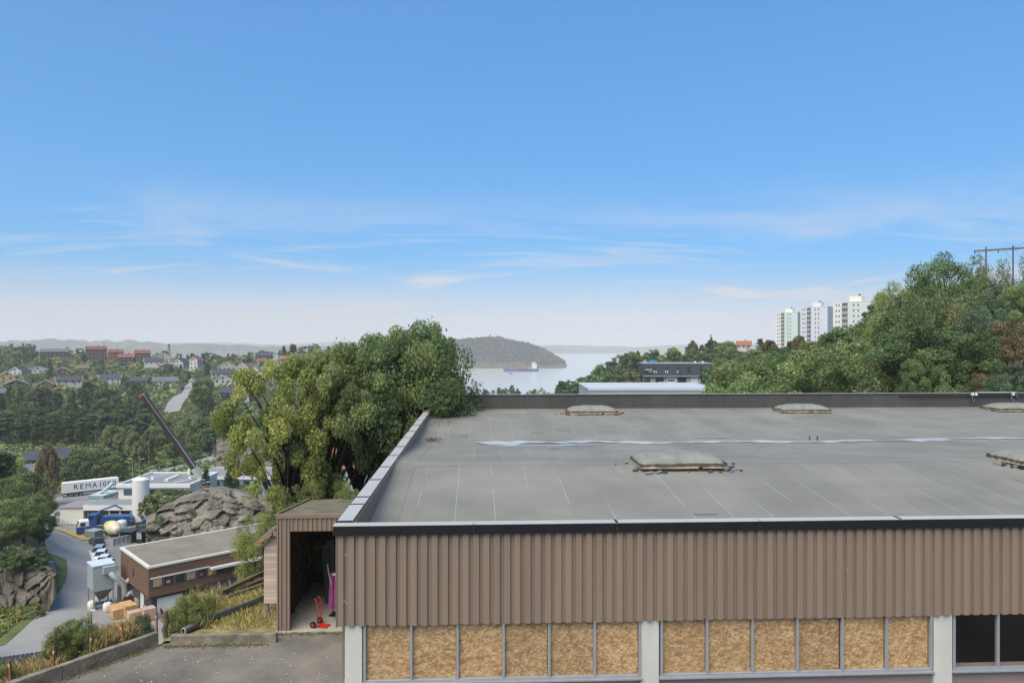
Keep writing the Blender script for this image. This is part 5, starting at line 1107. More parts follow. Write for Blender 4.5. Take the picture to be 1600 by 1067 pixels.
MB().tube([(.6,-1.9,5.0),(1.4,-2.1,4.0),(2.2,-2.3,3.2),(2.3,-2.4,1.0),(2.9,-2.5,.6)], .36, 14).build('duct', greymetal, ex, smooth=True)
MB().tube([(2.2,-2.3,3.0),(3.2,-1.8,3.6),(4.2,-1.2,4.1),(5.6,-1.0,3.9)], .3, 14).build('duct', fg, ex, smooth=True); MB().tube([(2.0,-2.3,3.2),(2.35,-2.2,3.25)], .38, 12).build('duct_collar', redp, ex)
MB().tube([(2.6,-2.3,.5),(3.4,-2.0,1.4),(4.2,-1.6,2.3),(5.6,-1.4,2.7)], .5, 14).build('duct', greymetal, ex, smooth=True); MB().tube([(3.4,-2.6,.4),(4.4,-2.4,1.0),(5.4,-2.0,2.2),(6.0,-1.6,2.4)], .5, 14).build('duct', fg, ex, smooth=True)
MB().tube([(2.5,-2.9,1.5),(2.9,-2.9,2.0),(3.2,-2.9,1.7),(3.2,-2.9,.7)], .26, 12).build('duct', greymetal, ex, smooth=True); MB().tube([(3.2,-2.9,.05),(3.2,-2.9,.8)], .38, 14).build('fan_motor', bluep, ex); MB().box(3.6,-3.0,0,4.5,-2.2,1.1).build('fan_box', charcoal, ex)
MB().box(-1.1,-1.7,.9,.9,-1.4,1.2).build('screw_conveyor', bluep, ex); MB().box(2.4,.2,0,4.2,1.6,2.2).build('side_cabinet', greymetal, ex)
bagm = mat('white_woven_bag', srgb(206,204,196), .85, .08, 3, .02, 8)
def bigbag(px, py, lab, s=1.0):
    p, _ = G(px,py); t = thing('bulk_bag', lab, 'bag', up(p,.17), rnd.uniform(0,1), 'white bulk bags under the dust filter')
    MB().lathe([(.42*s,0),(.5*s,.12),(.53*s,.6),(.5*s,1.0),(.36*s,1.14),(.18*s,1.2)], 12).build('bag_body', bagm, t, smooth=True)
    for sx, sy in ((.3,.3),(-.3,.3),(.3,-.3),(-.3,-.3)): MB().tube([(sx*s,sy*s,1.02),(sx*s*.7,sy*s*.7,1.32),(sx*s*.3,sy*s*.9,1.08)], .03, 5).build('lifting_loop', bagm, t)
bigbag(144,954,'left white bulk bag nearest the road',1.1); bigbag(168,957,'right white bulk bag nearest the pallets',1.1); bigbag(153,946,'slim white bag hanging between the two full bags',.7)
orange_sack = mat('orange_brown_cover', srgb(176,112,70), .8, .2, 2)
p, _ = G(177,951); t = thing('covered_heap', 'low heap under orange-brown cover beside the fan', 'heap', up(p,.17)); MB().lathe([(.9,0),(.85,.35),(.5,.55),(.1,.6)], 10).build('cover', orange_sack, t, smooth=True); MB().lathe([(.95,0),(.95,.06)], 10).build('skirt', rust, t)
p, _ = G(202,949); t = thing('wooden_drum', 'dark brown wooden cable drum against the workshop wall', 'drum', up(p,.17), ang); 
for y_ in (-.35,.35): MB().tube([(0,y_-.05,.75),(0,y_+.05,.75)], .75, 18).build('flange', shedbrown, t)
MB().tube([(0,-.35,.75),(0,.35,.75)], .4, 14).build('core', timber, t)
def pallets(px, py, lab, m, h_, rzz, w_=1.45, l_=1.3):
    p, _ = G(px,py); t = thing('brick_pallet', lab, 'pallet', up(p,.17), rzz, 'pallets of wrapped bricks in front of the workshop')
    for k in range(3): MB().box(-w_/2,-l_/2+k*(l_-.12)/2,0,w_/2,-l_/2+k*(l_-.12)/2+.12,.12).build('runner', timber, t)
    nn2 = 4; zc_ = .13
    while zc_ < h_:
        for k in range(nn2): MB().box(-w_/2+k*w_/nn2+.012,-l_/2,zc_,-w_/2+(k+1)*w_/nn2-.012,l_/2,zc_+.28).build('brick_pack', m, t, loc=(rnd.uniform(-.01,.01),rnd.uniform(-.02,.02),0))
        zc_ += .29
brick1 = mat('tan_brick_pack', srgb(184,150,108), .85, .15, 3, objvar=.08); brick2 = mat('pink_brick_pack', srgb(186,154,136), .85, .15, 3, objvar=.08)
pallets(184,968,'tan brick pallet at the front left of the group',brick1,1.2,ang); pallets(203,966,'tall tan brick pallet in the middle of the group',brick1,1.4,ang); pallets(181,959,'tan brick pallet at the back left of the group',brick1,.8,ang); pallets(197,955,'tan brick pallet at the back, nearest the workshop',brick1,1.0,ang); pallets(209,973,'pinkish brick pallet in front of the tall tan one',brick2,1.2,ang); pallets(232,970,'pinkish brick pallet standing apart on the right',brick2,1.3,ang)
# lamp posts
def lamp(px, py, hgt, lab, arm=.9, dirx=1, dist=None):
    if dist: p = onG(px, dist)
    else: p, _ = G(px,py)
    t = thing('street_lamp', lab, 'street lamp', up(p,0), -YAW); MB().tube([(0,0,0),(0,0,hgt*.5),(0,0,hgt)], [.09,.075,.05], 8).build('pole', charcoal if arm < .5 else steel, t)
    MB().tube([(0,0,hgt),(dirx*arm*.5,0,hgt+.12),(dirx*arm,0,hgt+.15)], .035, 6).build('arm', steel, t); MB().box(min(dirx*arm-.3,dirx*arm+.3),-.14,hgt+.1,max(dirx*arm-.3,dirx*arm+.3),.14,hgt+.2).build('lamp_head', mat('lamp_head_grey', srgb(196,200,202), .5), t, bevel=.03)
lamp(143,990,2.7,'short black lamp post beside the brick pallets',.2); lamp(76,926,4.2,'dark lamp post on the green verge below the cliff',.3)
for px, d_, hg, lab, s in [(131,214,6.2,'street lamp behind the lorry trailer',-1),(207,205,9,'street lamp left of the white silo',-1),(218,208,8.5,'street lamp right behind the white silo',1),(324,222,7,'street lamp by the valley road bend',-1),(47,190,6.5,'street lamp at the left of the lorry yard',1),(348,262,8,'street lamp above the rock cutting on valley road',1),(333,270,8,'street lamp lower on the valley road curve',-1)]: lamp(px,0,hg,lab,1.1,s,d_)
# mesh fence beside the dry verge
a, _ = G(84,823); b, _ = G(143,842); t = thing('wire_fence', 'grey wire fence between lorry yard and road', 'fence', a); dv_ = Vector((b[0]-a[0],b[1]-a[1],b[2]-a[2]))
for k in range(9): MB().tube([dv_*k/8, dv_*k/8+Vector((0,0,1.9))], .04, 6).build('fence_post', steel, t)
for z in (.1,.6,1.1,1.85): MB().tube([Vector((0,0,z)), dv_+Vector((0,0,z))], .012, 4).build('fence_wire', steel, t)
for k in range(1,60): MB().tube([dv_*k/60+Vector((0,0,.1)), dv_*k/60+Vector((0,0,1.85))], .006, 3, caps=False).build('fence_mesh_wire', steel, t)
# ---------------------------------------------------------------- office with silo, kiosk, crane
ZY = -39.6
of = thing('white_office', 'white flat-roofed two-tier office behind the silo', 'building', (*P(185,758,165)[:2], ZY), -YAW)
s6 = 165/F; ZU = -(758-CY)*s6-ZY
greyroof = mat('grey_flat_roof', srgb(128,130,132), .85, .1, .3); 
MB().box(0,0,0,16.2,15.5,ZU-.1).build('upper_wall', offwhite, of); MB().box(.2,.2,ZU-.1,16,15.3,ZU).build('roof', greyroof, of)
for bx in ((-.3,-.4,ZU-.5,16.5,.35,ZU+.3),(-.3,15.2,ZU-.3,16.5,15.7,ZU+.3),(-.35,.35,ZU-.3,.3,15.2,ZU+.3),(15.9,.35,ZU-.3,16.5,15.2,ZU+.3)): MB().box(*bx).build('roof_edge', white, of)
MB().box(1.2,-.03,ZU-2.3,4.2,-.004,ZU-.9).build('window', mat('blue_window', srgb(60,84,110), .2), of); MB().box(5,-.03,ZU-2.3,15,-.004,ZU-.9).build('window', windowglass, of)
MB().prism([(2.4,3),(4.4,7.5),(2.6,10.5),(4.9,13.8),(4.5,13.8),(2.1,10.5),(3.9,7.5),(2.0,3)], 2, ZU+.002, ZU+.03).build('roof_walkway', white, of)
MB().prism([(11.4,3),(13.4,7.5),(11.6,10.5),(13.9,13.8),(13.5,13.8),(11.1,10.5),(12.9,7.5),(11.0,3)], 2, ZU+.002, ZU+.03).build('roof_walkway', white, of)
for k in range(5): MB().box(8.1,5+k*1.3,ZU,9.0,5.9+k*1.3,ZU+.5).build('roof_hatch', white, of)
MB().box(10.6,13,ZU,11.3,13.7,ZU+1.6).build('chimney', charcoal, of); MB().box(9.6,13.6,ZU,10.4,14.2,ZU+1.3).build('vent', white, of)
s7 = 160/F; ZL = -(787-CY)*s7-ZY
MB().box(-4.2,-6.5,ZL-1.1,16,0,ZL).build('lower_fascia', white, of); MB().box(-4.0,-6.3,ZL,15.8,-.1,ZL+.04).build('lower_roof', greyroof, of); MB().box(-3.6,-5.9,0,15.4,-.05,ZL-1.1).build('lower_wall', mat('brown_band', srgb(140,100,80), .8), of)
for k in range(8): MB().box(-3.3+k*2.35,-5.94,.1,-1.2+k*2.35,-5.905,ZL-1.5).build('window', windowglass, of); MB().box(-1.15+k*2.35,-6.1,0,-.95+k*2.35,-5.95,ZL-1.1).build('post', white, of)
MB().prism([(-9.5,-6.2),(-4.3,-6.2),(-4.3,-1.2),(-9.5,-1.2)], 2, 0, ZL-.6).build('annex_wall', offwhite, of); MB().box(-9.8,-6.5,ZL-.6,-4.25,.5,ZL-.45).build('annex_roof', mat('pinkish_grey_roof', srgb(136,128,126), .85), of)
sp_ = P(220,806,158); sil = thing('white_silo', 'tall white cylindrical silo in front of the office', 'silo', (sp_[0],sp_[1],ZY-.1))
hs_ = 10.75; MB().lathe([(1.68,.9),(1.7,.95),(1.7,hs_-.75),(1.74,hs_-.72),(1.74,hs_-.66),(1.1,hs_-.3),(.4,hs_-.1)], 32).build('silo_shell', mat('silo_white', srgb(214,212,208), .5, .04, .4), sil, smooth=False); MB().lathe([(.38,hs_-.12),(.38,hs_+.2),(.3,hs_+.26)], 14).build('top_cap', greymetal, sil)
for k in range(4): MB().box(1.3*math.cos(k*1.57+.5)-.1,1.3*math.sin(k*1.57+.5)-.1,0,1.3*math.cos(k*1.57+.5)+.1,1.3*math.sin(k*1.57+.5)+.1,.95).build('leg', white, sil)
kp, _ = G(140,806); ki = thing('teal_kiosk', 'small white and teal kiosk with pale roof at the yard', 'kiosk', up(kp,.15), R(-12)); teal = mat('teal_trim', srgb(110,146,150), .6, .08)
MB().box(0,0,0,3.6,6,4.0).build('wall', offwhite, ki); MB().box(-.25,-.3,4.0,3.9,6.2,4.7).build('fascia', teal, ki); MB().box(-.2,-.25,4.7,3.85,6.15,4.76).build('roof', mat('pale_kiosk_roof', srgb(176,184,184), .7), ki)
for x in (.2,1.0): MB().box(-.03,x*2,0,-.004,x*2+.9,3.8).build('panel', teal, ki)
MB().box(2.0,-.03,1.6,2.9,-.004,2.6).build('window', windowglass, ki); MB().box(.4,-.03,0,1.3,-.004,2.2).build('door', teal, ki)
pp = P(158,764,172); t = thing('roof_duct', 'bent pale teal ventilation duct on the roof in front of the lorry', 'duct', (pp[0],pp[1],-36.2)); MB().tube([(-2.2,0,-.6),(-1.2,.3,.3),(.2,.5,1.0),(1.4,.8,2.0),(2.2,1,3.0)], .38, 12).build('duct_tube', mat('pale_teal_duct', srgb(168,186,188), .4, .1), t, smooth=True)
for x, z in ((-1.2,.3),(.2,1.0),(1.4,2.0)): MB().box(x-.06,.0,-3,x+.06,.12,z).build('support', steel, t)
# crane: carrier hidden among trees, boom rising to the left
cr = P(333,764,172); c0 = P(319,752,172); c1 = P(303,731,170.6); c2 = P(272,686,168); c3 = P(246,649,166); c4 = P(224,617,164.5)
crn = thing('mobile_crane', 'mobile crane with dark telescopic boom leaning up to the left', 'crane', (cr[0],cr[1],T(cr[0],cr[1])))
rel = lambda q: Vector(q)-Vector((cr[0],cr[1],T(cr[0],cr[1])))
boomd = mat('boom_dark', srgb(70,58,54), .5, .15); boomw = mat('boom_pale', srgb(196,192,184), .5, .08)
u_ = (rel(c4)-rel(c0)).normalized(); pu = Vector((u_.z,0,-u_.x)); 
for a, b, wd_, m, nm in ((c0,c1,2.0,boomw,'boom_base'),(c1,c2,1.35,boomd,'boom_section'),(c2,c3,1.1,boomd,'boom_section'),(c3,c4,.9,boomd,'boom_section')):
    MB().bar(rel(a),rel(b),1.1,wd_,up=(0,1,0)).build(nm, m, crn, bevel=.05)
    if m is boomd: MB().bar(rel(a)+pu*wd_*.42-Vector((0,.6,0)),rel(b)+pu*wd_*.42-Vector((0,.6,0)),.06,wd_*.22,up=(0,1,0)).build('boom_edge', boomw, crn)
for k in range(5):
    q_ = rel(c0)*(1-.25-k*.12)+rel(c1)*(.25+k*.12); MB().bar(q_-pu*.25-Vector((0,.57,0)),q_+pu*.3-Vector((0,.57,0)),.02,.18,up=u_).build('lettering_bar', dark, crn)
MB().tube([rel(c4)-Vector((0,.3,0)),rel(c4)+Vector((0,.3,0))], .5, 14).build('sheave', rusty, crn); MB().bar(rel(c4),rel(c4)+Vector((-.9,0,-.5)),.3,.4).build('boom_tip', rusty, crn); MB().box(-1.6,-1.3,1.2,6,1.3,2.2).build('carrier', whitecar, crn); MB().box(4.2,-1.25,2.2,6,1.25,3.4).build('cab', whitecar, crn)
MB().bar((0,0,2.2),rel(c0),1.2,1.4).build('turntable', whitecar, crn)
for x in (-1,.6,3.4,4.9):
    for s in (-1,1): wheel(crn, x, s*1.1, .6, .4)
# flat building right of the crane, red-roofed hall behind the trees
def slab(name, px0, px1, ytop, ybase, d, dep, wall, roofm, label, edge=white, nwin=0, cat='building', rz=None):
    a = P(px0,ybase,d); wd = (px1-px0)*d/F; h_ = (ybase-ytop)*d/F; t = thing(name, label, cat, a, -YAW if rz is None else rz)
    MB().box(0,0,-4,wd,dep,h_-.15).build('wall', wall, t); MB().box(.15,.15,h_-.15,wd-.15,dep-.15,h_-.05).build('roof', roofm, t)
    for bx in ((-.2,-.2,h_-.6,wd+.2,.15,h_+.1),(-.2,dep-.15,h_-.4,wd+.2,dep+.2,h_+.1),(-.2,.15,h_-.4,.15,dep-.15,h_+.1),(wd-.15,.15,h_-.4,wd+.2,dep-.15,h_+.1)): MB().box(*bx).build('roof_edge', edge, t)
    for k in range(nwin): MB().box(wd*(k+.15)/nwin,-.03,h_*.35,wd*(k+.75)/nwin,-.004,h_*.7).build('window', windowglass, t)
    return t
slab('depot',300,425,745,765,185,14,mat('teal_grey_wall', srgb(110,126,136), .7),greyroof,'long low grey depot with white roof edge behind the crane',white,8)
slab('showroom',430,560,727,748,190,12,offwhite,greyroof,'pale low showroom glimpsed between the clump branches',white,9)
def gable(name, px0, px1, yridge, yeave, ybase, d, dep, wall, roofm, label):
    a = P(px0,ybase,d); wd = (px1-px0)*d/F; k = d/F; t = thing(name, label, 'building', a, -YAW); he = (ybase-yeave)*k; hr = (ybase-yridge)*k
    MB().box(0,0,-3,wd,dep,he).build('wall', wall, t); MB().prism([(-.6,he-.2),(dep/2,hr),(dep+.6,he-.2),(dep+.6,he),(dep/2,hr+.22),(-.6,he)], 0, -.6, wd+.6).build('roof', roofm, t)
    MB().prism([(0,he),(dep/2,hr-.05),(dep,he)], 0, .01, wd-.01).build('gable', wall, t)
    for x in (-.65,wd+.6): MB().bar((x,-.6,he-.1),(x,dep/2,hr+.12),.1,.35).build('bargeboard', white, t)
    for q in range(6): MB().box(wd*(q+.2)/6,-.03,he*.35,wd*(q+.75)/6,-.004,he*.8).build('window', windowglass, t)
gable('red_roofed_hall',505,620,692,731,748,175,16,greymetal,HR['R'],'large hall with red sheet roof behind the tree trunks')
for px, d_, m, lab in [(432,200,whitecar,'white car glimpsed at the left of the showroom forecourt'),(458,200,silver,'silver car glimpsed at the right of the showroom forecourt'),(445,206,whitecar,'white van-like car at the back of the showroom forecourt')]:
    car(onG(px,d_,.2), R(70), m, lab, group='cars on the showroom forecourt', style='suv')
# ---------------------------------------------------------------- rocks
rockm = mat('grey_gneiss', srgb(70,66,58), .92, .35, .3, .2, 1.1, col2=srgb(138,131,120), detail=12); rockd = mat('dark_mossy_rock', srgb(64,59,52), .95, .35, .35, .2, 1.1, col2=srgb(124,116,106), detail=10)
def rock_face(name, outline, d0, d1, m, label, seed, na=46, nb=30):
    """boulder mass: front face from bottom pixel line to top pixel line, running back as it rises"""
    r = np.random.RandomState(seed); px = np.linspace(outline[0][0], outline[-1][0], na); yt = np.interp(px,[o[0] for o in outline],[o[1] for o in outline]); yb = np.interp(px,[o[0] for o in outline],[o[2] for o in outline])
    X = np.zeros((na,nb)); Y = X.copy(); Z = X.copy(); cells = r.uniform(size=(90,2)); ch = r.uniform(-1,1,90); tl = r.uniform(-1,1,(90,2)); fine = r.normal(size=(na,nb))*.12
    for i in range(na):
        for j in range(nb):
            v = j/(nb-1)
            if v < .72: f = v/.72; py = yb[i]+(yt[i]-yb[i])*f**.9; d = d0+(d1-d0)*.35*f**1.6
            else: f = (v-.72)/.28; py = None; d = d0+(d1-d0)*(.35+.65*f)
            dd = (cells[:,0]-i/na)**2*6+(cells[:,1]-v)**2*3; o = np.argsort(dd)[:2]; e = math.sqrt(dd[o[1]])-math.sqrt(dd[o[0]])
            q0 = cells[o[0]]; bump_ = ch[o[0]]*1.1 + tl[o[0],0]*(i/na-q0[0])*16 + tl[o[0],1]*(v-q0[1])*7 + min(e,.05)*9-.4+fine[i,j]
            if py is not None: x, y, z = P(px[i], py, d)
            else:
                x, y, z = P(px[i], yt[i], d0+(d1-d0)*.35); k = (d)/(d0+(d1-d0)*.35); x, y = x*k, y*k; z = z-f*f*3
            if v < .001: z -= 3; bump_ = 0
            dirv = Vector((x,y,0)).normalized(); w__ = 1-.6*max(0,(v-.72)/.28)
            X[i,j] = x-dirv.x*bump_*w__; Y[i,j] = y-dirv.y*bump_*w__; Z[i,j] = z+(bump_*.25*w__ if v > .02 else 0)
    t = thing(name, label, 'rock', (X.mean(),Y.mean(),Z.min())); me = grid_mesh('rock_face', X-X.mean(), Y-Y.mean(), Z-Z.min(), m, smooth=False); link('rock_face', me, t); return t
rock_face('rock_outcrop', [(228,806,842),(245,800,846),(262,790,848),(290,780,846),(320,768,842),(350,766,838),(380,772,834),(410,776,832),(440,780,830)], 118, 140, rockm, 'grey rounded rock outcrop behind the workshop roof', 3, 110, 64)
rock_face('rock_cliff', [(-90,855,1010),(-30,860,1004),(0,862,996),(30,866,978),(55,868,955),(72,874,930),(82,885,905),(88,893,898)], 97.5, 118, rockd, 'dark weathered rock cliff beside the road at left', 5, 110, 70)
rock_face('rock_cutting', [(338,690,735),(345,686,734),(360,688,732),(380,692,728),(400,694,726),(430,690,724),(470,680,720),(500,690,716)], 218, 245, rockd, 'brown rock cutting beside the valley road', 8, 70, 40)
# small trees on the outcrop
for px, yt, w_, k, lm, lab, dd in [(232,775,30,'birch','shrub','slender pale-green tree in front of the silo base',126),(258,765,46,'broad','mid','bushy green tree on the outcrop right of the silo',130),(285,765,34,'broad','olive','olive bush on top of the outcrop',134),(322,730,22,'spruce','pine','small dark fir in front of the crane base',138),(360,738,22,'pine','pine','thin dark pine on the outcrop left of the clump',138),(272,788,22,'shrub','red','small red-leaved bush on the outcrop',131),(322,756,26,'shrub','red','rusty bush under the small fir',137),(300,770,30,'shrub','olive','low green bush along the outcrop top',136),(345,772,26,'shrub','mid','low bush right on the outcrop rim',136),(250,808,22,'shrub','mid','bush in a cleft at the left end of the outcrop',121),(300,800,20,'shrub','olive','small bush in a cleft of the outcrop face',121),(340,800,18,'shrub','mid','green tuft in the middle of the outcrop face',122),(380,796,22,'shrub','olive','bush in a cleft at the right of the outcrop',123),(385,755,40,'broad','gold','yellowish young tree at the right end of the outcrop',140)]:
    x, y = XY(px, dd); zt = -(yt-CY)*dd/F; zb = -(np.interp(px,[228,262,320,350,440],[812,796,772,770,782])-CY)*dd/F-.8 if dd > 124 else -(yt+14-CY)*dd/F; tree(k,'b',(x,y,zb),max(2.2,zt-zb),w_*dd/F,lm,lab,'young trees on the rock outcrop')
x, y = XY(20, 74); zz = T(x,y); t = thing('tin_shed', 'low shed with dark ribbed roof below the wall at bottom left', 'shed', (x,y,zz), R(20)); MB().box(-2,-1.3,-1,2,1.3,1.6).build('wall', shedbrown, t); MB().box(-2.3,-1.7,1.6,2.3,1.7,1.7).build('roof', charcoal, t)
for k in range(12): MB().box(-2.25+k*.39,-1.7,1.7,-2.13+k*.39,1.7,1.76).build('roof_rib', charcoal, t)
# ---------------------------------------------------------------- hillside houses
win_m = mat('house_window', (.03,.035,.045), .2, .2, spec=.6)
def house(px0, px1, yt, yb, d, form, wk_, rk, label):
    k = d/F; wd = (px1-px0)*k; h_ = (yb-yt)*k; cx, cyy, z0 = P((px0+px1)/2, yb, d); th = math.atan2(cx, cyy)
    t = thing('house', label, 'house', (cx, cyy, z0), -th + (R(-32) if form == 'L' else R(rnd.uniform(-8,8))), 'wooden houses on the hillside'); wall, roof = HW[wk_], HR[rk]
    if form == 'g': gw, ln = wd*.92, 9.0
    elif form == 's': gw, ln = 7.5, wd*.94
    else: gw, ln = wd*.62, wd*.75
    gw = min(gw, 14); rh = min(h_*.48, gw*.34); he = h_-rh
    # gable direction: local y for 'g' and 'L', local x for 's'
    def v(a, b, z): return (a, b, z) if form != 's' else (b, a, z)   # a across gable, b along ridge
    g2, l2 = gw/2, ln/2
    bx = MB(); bx.add([v(-g2,-l2,-3),v(g2,-l2,-3),v(g2,l2,-3),v(-g2,l2,-3),v(-g2,-l2,he),v(g2,-l2,he),v(g2,l2,he),v(-g2,l2,he),v(0,-l2,h_-.1),v(0,l2,h_-.1)], [(0,1,5,8,4),(1,2,6,5),(2,3,7,9,6),(3,0,4,7),(5,6,9,8),(4,8,9,7)]); bx.build('wall', wall, t)
    rf = MB(); o = .45; e = he-o*rh/g2
    for s in (-1,1):
        rf.add([v(0,-l2-o,h_),v(s*(g2+o),-l2-o,e),v(s*(g2+o),l2+o,e),v(0,l2+o,h_),v(0,-l2-o,h_+.22),v(s*(g2+o),-l2-o,e+.22),v(s*(g2+o),l2+o,e+.22),v(0,l2+o,h_+.22)], [(0,1,2,3),(4,5,6,7),(0,1,5,4),(1,2,6,5),(2,3,7,6),(3,0,4,7)])
    ro = rf.build('roof', roof, t); c0 = v(.6, l2*.2, 0); MB().box(c0[0]-.4,c0[1]-.4,h_-1,c0[0]+.4,c0[1]+.4,h_+.9).build('chimney', charcoal, ro)
    for s in (-1,1):
        for q in (-1,1): MB().bar(v(0,q*(l2+o+.02),h_+.05),v(s*(g2+o),q*(l2+o+.02),e+.05),.12,.34).build('bargeboard', white if wk_ != 'd' else wall, t)
    wm = MB().box(-.6,-.03,-.55,.6,.03,.55).mesh('window', win_m); fm = MB().box(-.72,-.02,-.67,.72,.02,.67).mesh('window_frame', white)
    def win(x, y_, z, rz_):
        w1 = link('window', wm, t, (x,y_,z), rz_); link('window_frame', fm, w1, (0,.02,0))
    def face(a, b, fside):   # window on the viewer's side or gable
        win(a, b, fside[1], fside[0])
    fw = gw if form != 's' else ln; fy = -l2-.05 if form != 's' else -g2-.05
    n = max(2, int(fw/2.8)); zz = [he*.62] + ([he*.15] if he > 4 else [])
    for z in zz:
        for i in range(n): win(-fw/2+fw*(i+.5)/n, fy, z, 0)
    if form != 's': win(0, fy, he+rh*.3, 0)
    if form == 'L':
        for i in range(3): win(g2+.05, -l2+ln*(i+.5)/3, he*.6, R(90))
    MB().box(fw*.18,fy-.01,-.2,fw*.18+1.0,fy+.03,1.9).build('door', timber, t)
    return t
for h in HOUSES: house(*h)
# masts among the houses
def mast(px, ytop, ybase, d, lab, lattice=False, wd=.5):
    a = P(px, ybase, d); h_ = (ybase-ytop)*d/F; t = thing('mast', lab, 'mast', a)
    if lattice:
        for sx in (-1,1):
            for sy in (-1,1): MB().bar((sx*wd*1.6,sy*wd*1.6,0),(sx*wd*.7,sy*wd*.7,h_),.22,.22).build('leg', charcoal, t)
        for k in range(5):
            z = h_*k/5; f = wd*(1.6-.9*k/5); MB().bar((-f,-f,z),(f,-f,z+h_/5),.12,.12).build('brace', charcoal, t); MB().bar((f,f,z),(-f,f,z+h_/5),.12,.12).build('brace', charcoal, t)
        MB().box(-wd,-wd,h_,wd,wd,h_+1.2).build('top_platform', charcoal, t)
    else:
        MB().tube([(0,0,0),(0,0,h_*.6),(0,0,h_)], [wd,wd*.8,wd*.3], 6).build('pole', charcoal, t); MB().box(-wd*1.5,-.1,h_*.55,wd*1.5,.1,h_*.6).build('cross_arm', charcoal, t)
mast(162.5,533,552,645,'dark slender mast beside the big red-tiled house',wd=.28); mast(264,540,556,650,'dark lattice tower above the cream house',True,.7)
mast(350,545,556,2600,'distant dock crane on the hazy shore',True,2.2); mast(373,541,555,2600,'second distant dock crane further right',True,3.0); mast(388,547,556,2600,'third and smallest distant dock crane',True,1.8)
mast(765.5,522.5,531,2850,'stone tower on top of the wooded headland',wd=5)
# ---------------------------------------------------------------- undergrowth filling the slopes
def cover(name, n, pxr, dr, size, lm, label, seed, avoid=None, leaves=14, keepz=None):
    rs = np.random.RandomState(seed); cs = []; sz = []; r = random.Random(seed)
    while len(cs) < n:
        px = r.uniform(*pxr); d = math.exp(r.uniform(math.log(dr[0]), math.log(dr[1]))); x, y = XY(px, d); z = T(x, y)
        if z < -85.5 or (avoid and avoid(px, d, x, y, z)): 
            if r.random() < .0005: break
            continue
        s = r.uniform(*size); cs.append((x,y,z+s*.3)); sz.append(s)
    cs = np.array(cs); sz = np.array(sz); k = np.repeat(np.arange(len(cs)), leaves); dd = rs.normal(size=(len(k),3)); dd /= np.linalg.norm(dd,axis=1)[:,None]; dd[:,2] = np.abs(dd[:,2])
    pos = cs[k]+dd*(sz[k]*rs.uniform(.5,1,len(k)))[:,None]*np.array([1,1,.75]); tint = rs.uniform(.05,.9,len(cs))[k]+rs.normal(size=len(k))*.12
    me = leaf_object(pos, dd, 1, tint, rs, .7, name); co = np.zeros(len(me.vertices)*3, np.float32); me.vertices.foreach_get('co', co); co = co.reshape(-1,4,3); c = pos[:,None,:]; co = c+(co-c)*(sz[k]*.42)[:,None,None]; me.vertices.foreach_set('co', co.astype(np.float32).ravel()); me.update(); me.materials.append(LM[lm])
    return tag(link(name, me), label, 'undergrowth', kind='stuff')
ROADS = [(o.name, np.array([v.co[:2] for v in o.data.vertices])) for o in COL.objects if o.name in ('road','workshop_yard','lorry_yard','valley_road','hillside_road','wood_road','dry_verge')]
def on_road(x, y, m_=2.5): return any(((a-np.array([x,y]))**2).sum(1).min() < m_*m_ for _, a in ROADS)
BOX = [(wk, 27, 13), (of, 17, 16)]
def av1(px, d, x, y, z):
    if on_road(x, y): return True
    if 86 < d < 180 and 60 < px < 460: return True
    return False
cover('undergrowth', 8000, (-60,620), (185,470), (.8,2.0), 'mid', 'bushes and tall undergrowth between the valley trees', 1, av1)
cover('hill_scrub', 7500, (-60,640), (430,1050), (1.6,4.2), 'olive', 'hedges and scrub between the hillside houses', 2, lambda px,d,x,y,z: on_road(x,y,4) or any(h[0]-3 < px < h[1]+3 and abs(h[4]-d) < 14 for h in HOUSES), 12)
cover('slope_scrub', 2600, (-80,470), (40,84), (.4,1.1), 'shrub', 'green scrub on the steep slope below the parking area', 3, lambda px,d,x,y,z: on_road(x,y,1.5) or T(x,y) > -14.5, 16)
cover('wood_scrub', 2600, (1100,1800), (60,420), (.8,1.8), 'dark', 'dark undergrowth in the right-hand wood', 4, lambda px,d,x,y,z: on_road(x,y,4) or (d > 190 and px < 1150))
cover('bank_scrub', 2600, (640,1120), (60,1100), (1.0,2.6), 'mid', 'scrub on the bank between the hall and the fjord', 5, lambda px,d,x,y,z: on_road(x,y,5) or (915 < px < 1130 and 150 < d < 330))
cover('verge_plants', 2400, (-60,92), (82,112), (.25,.7), 'shrub', 'leafy weeds on the verge at the foot of the cliff', 6, lambda px,d,x,y,z: on_road(x,y,.9), 16)
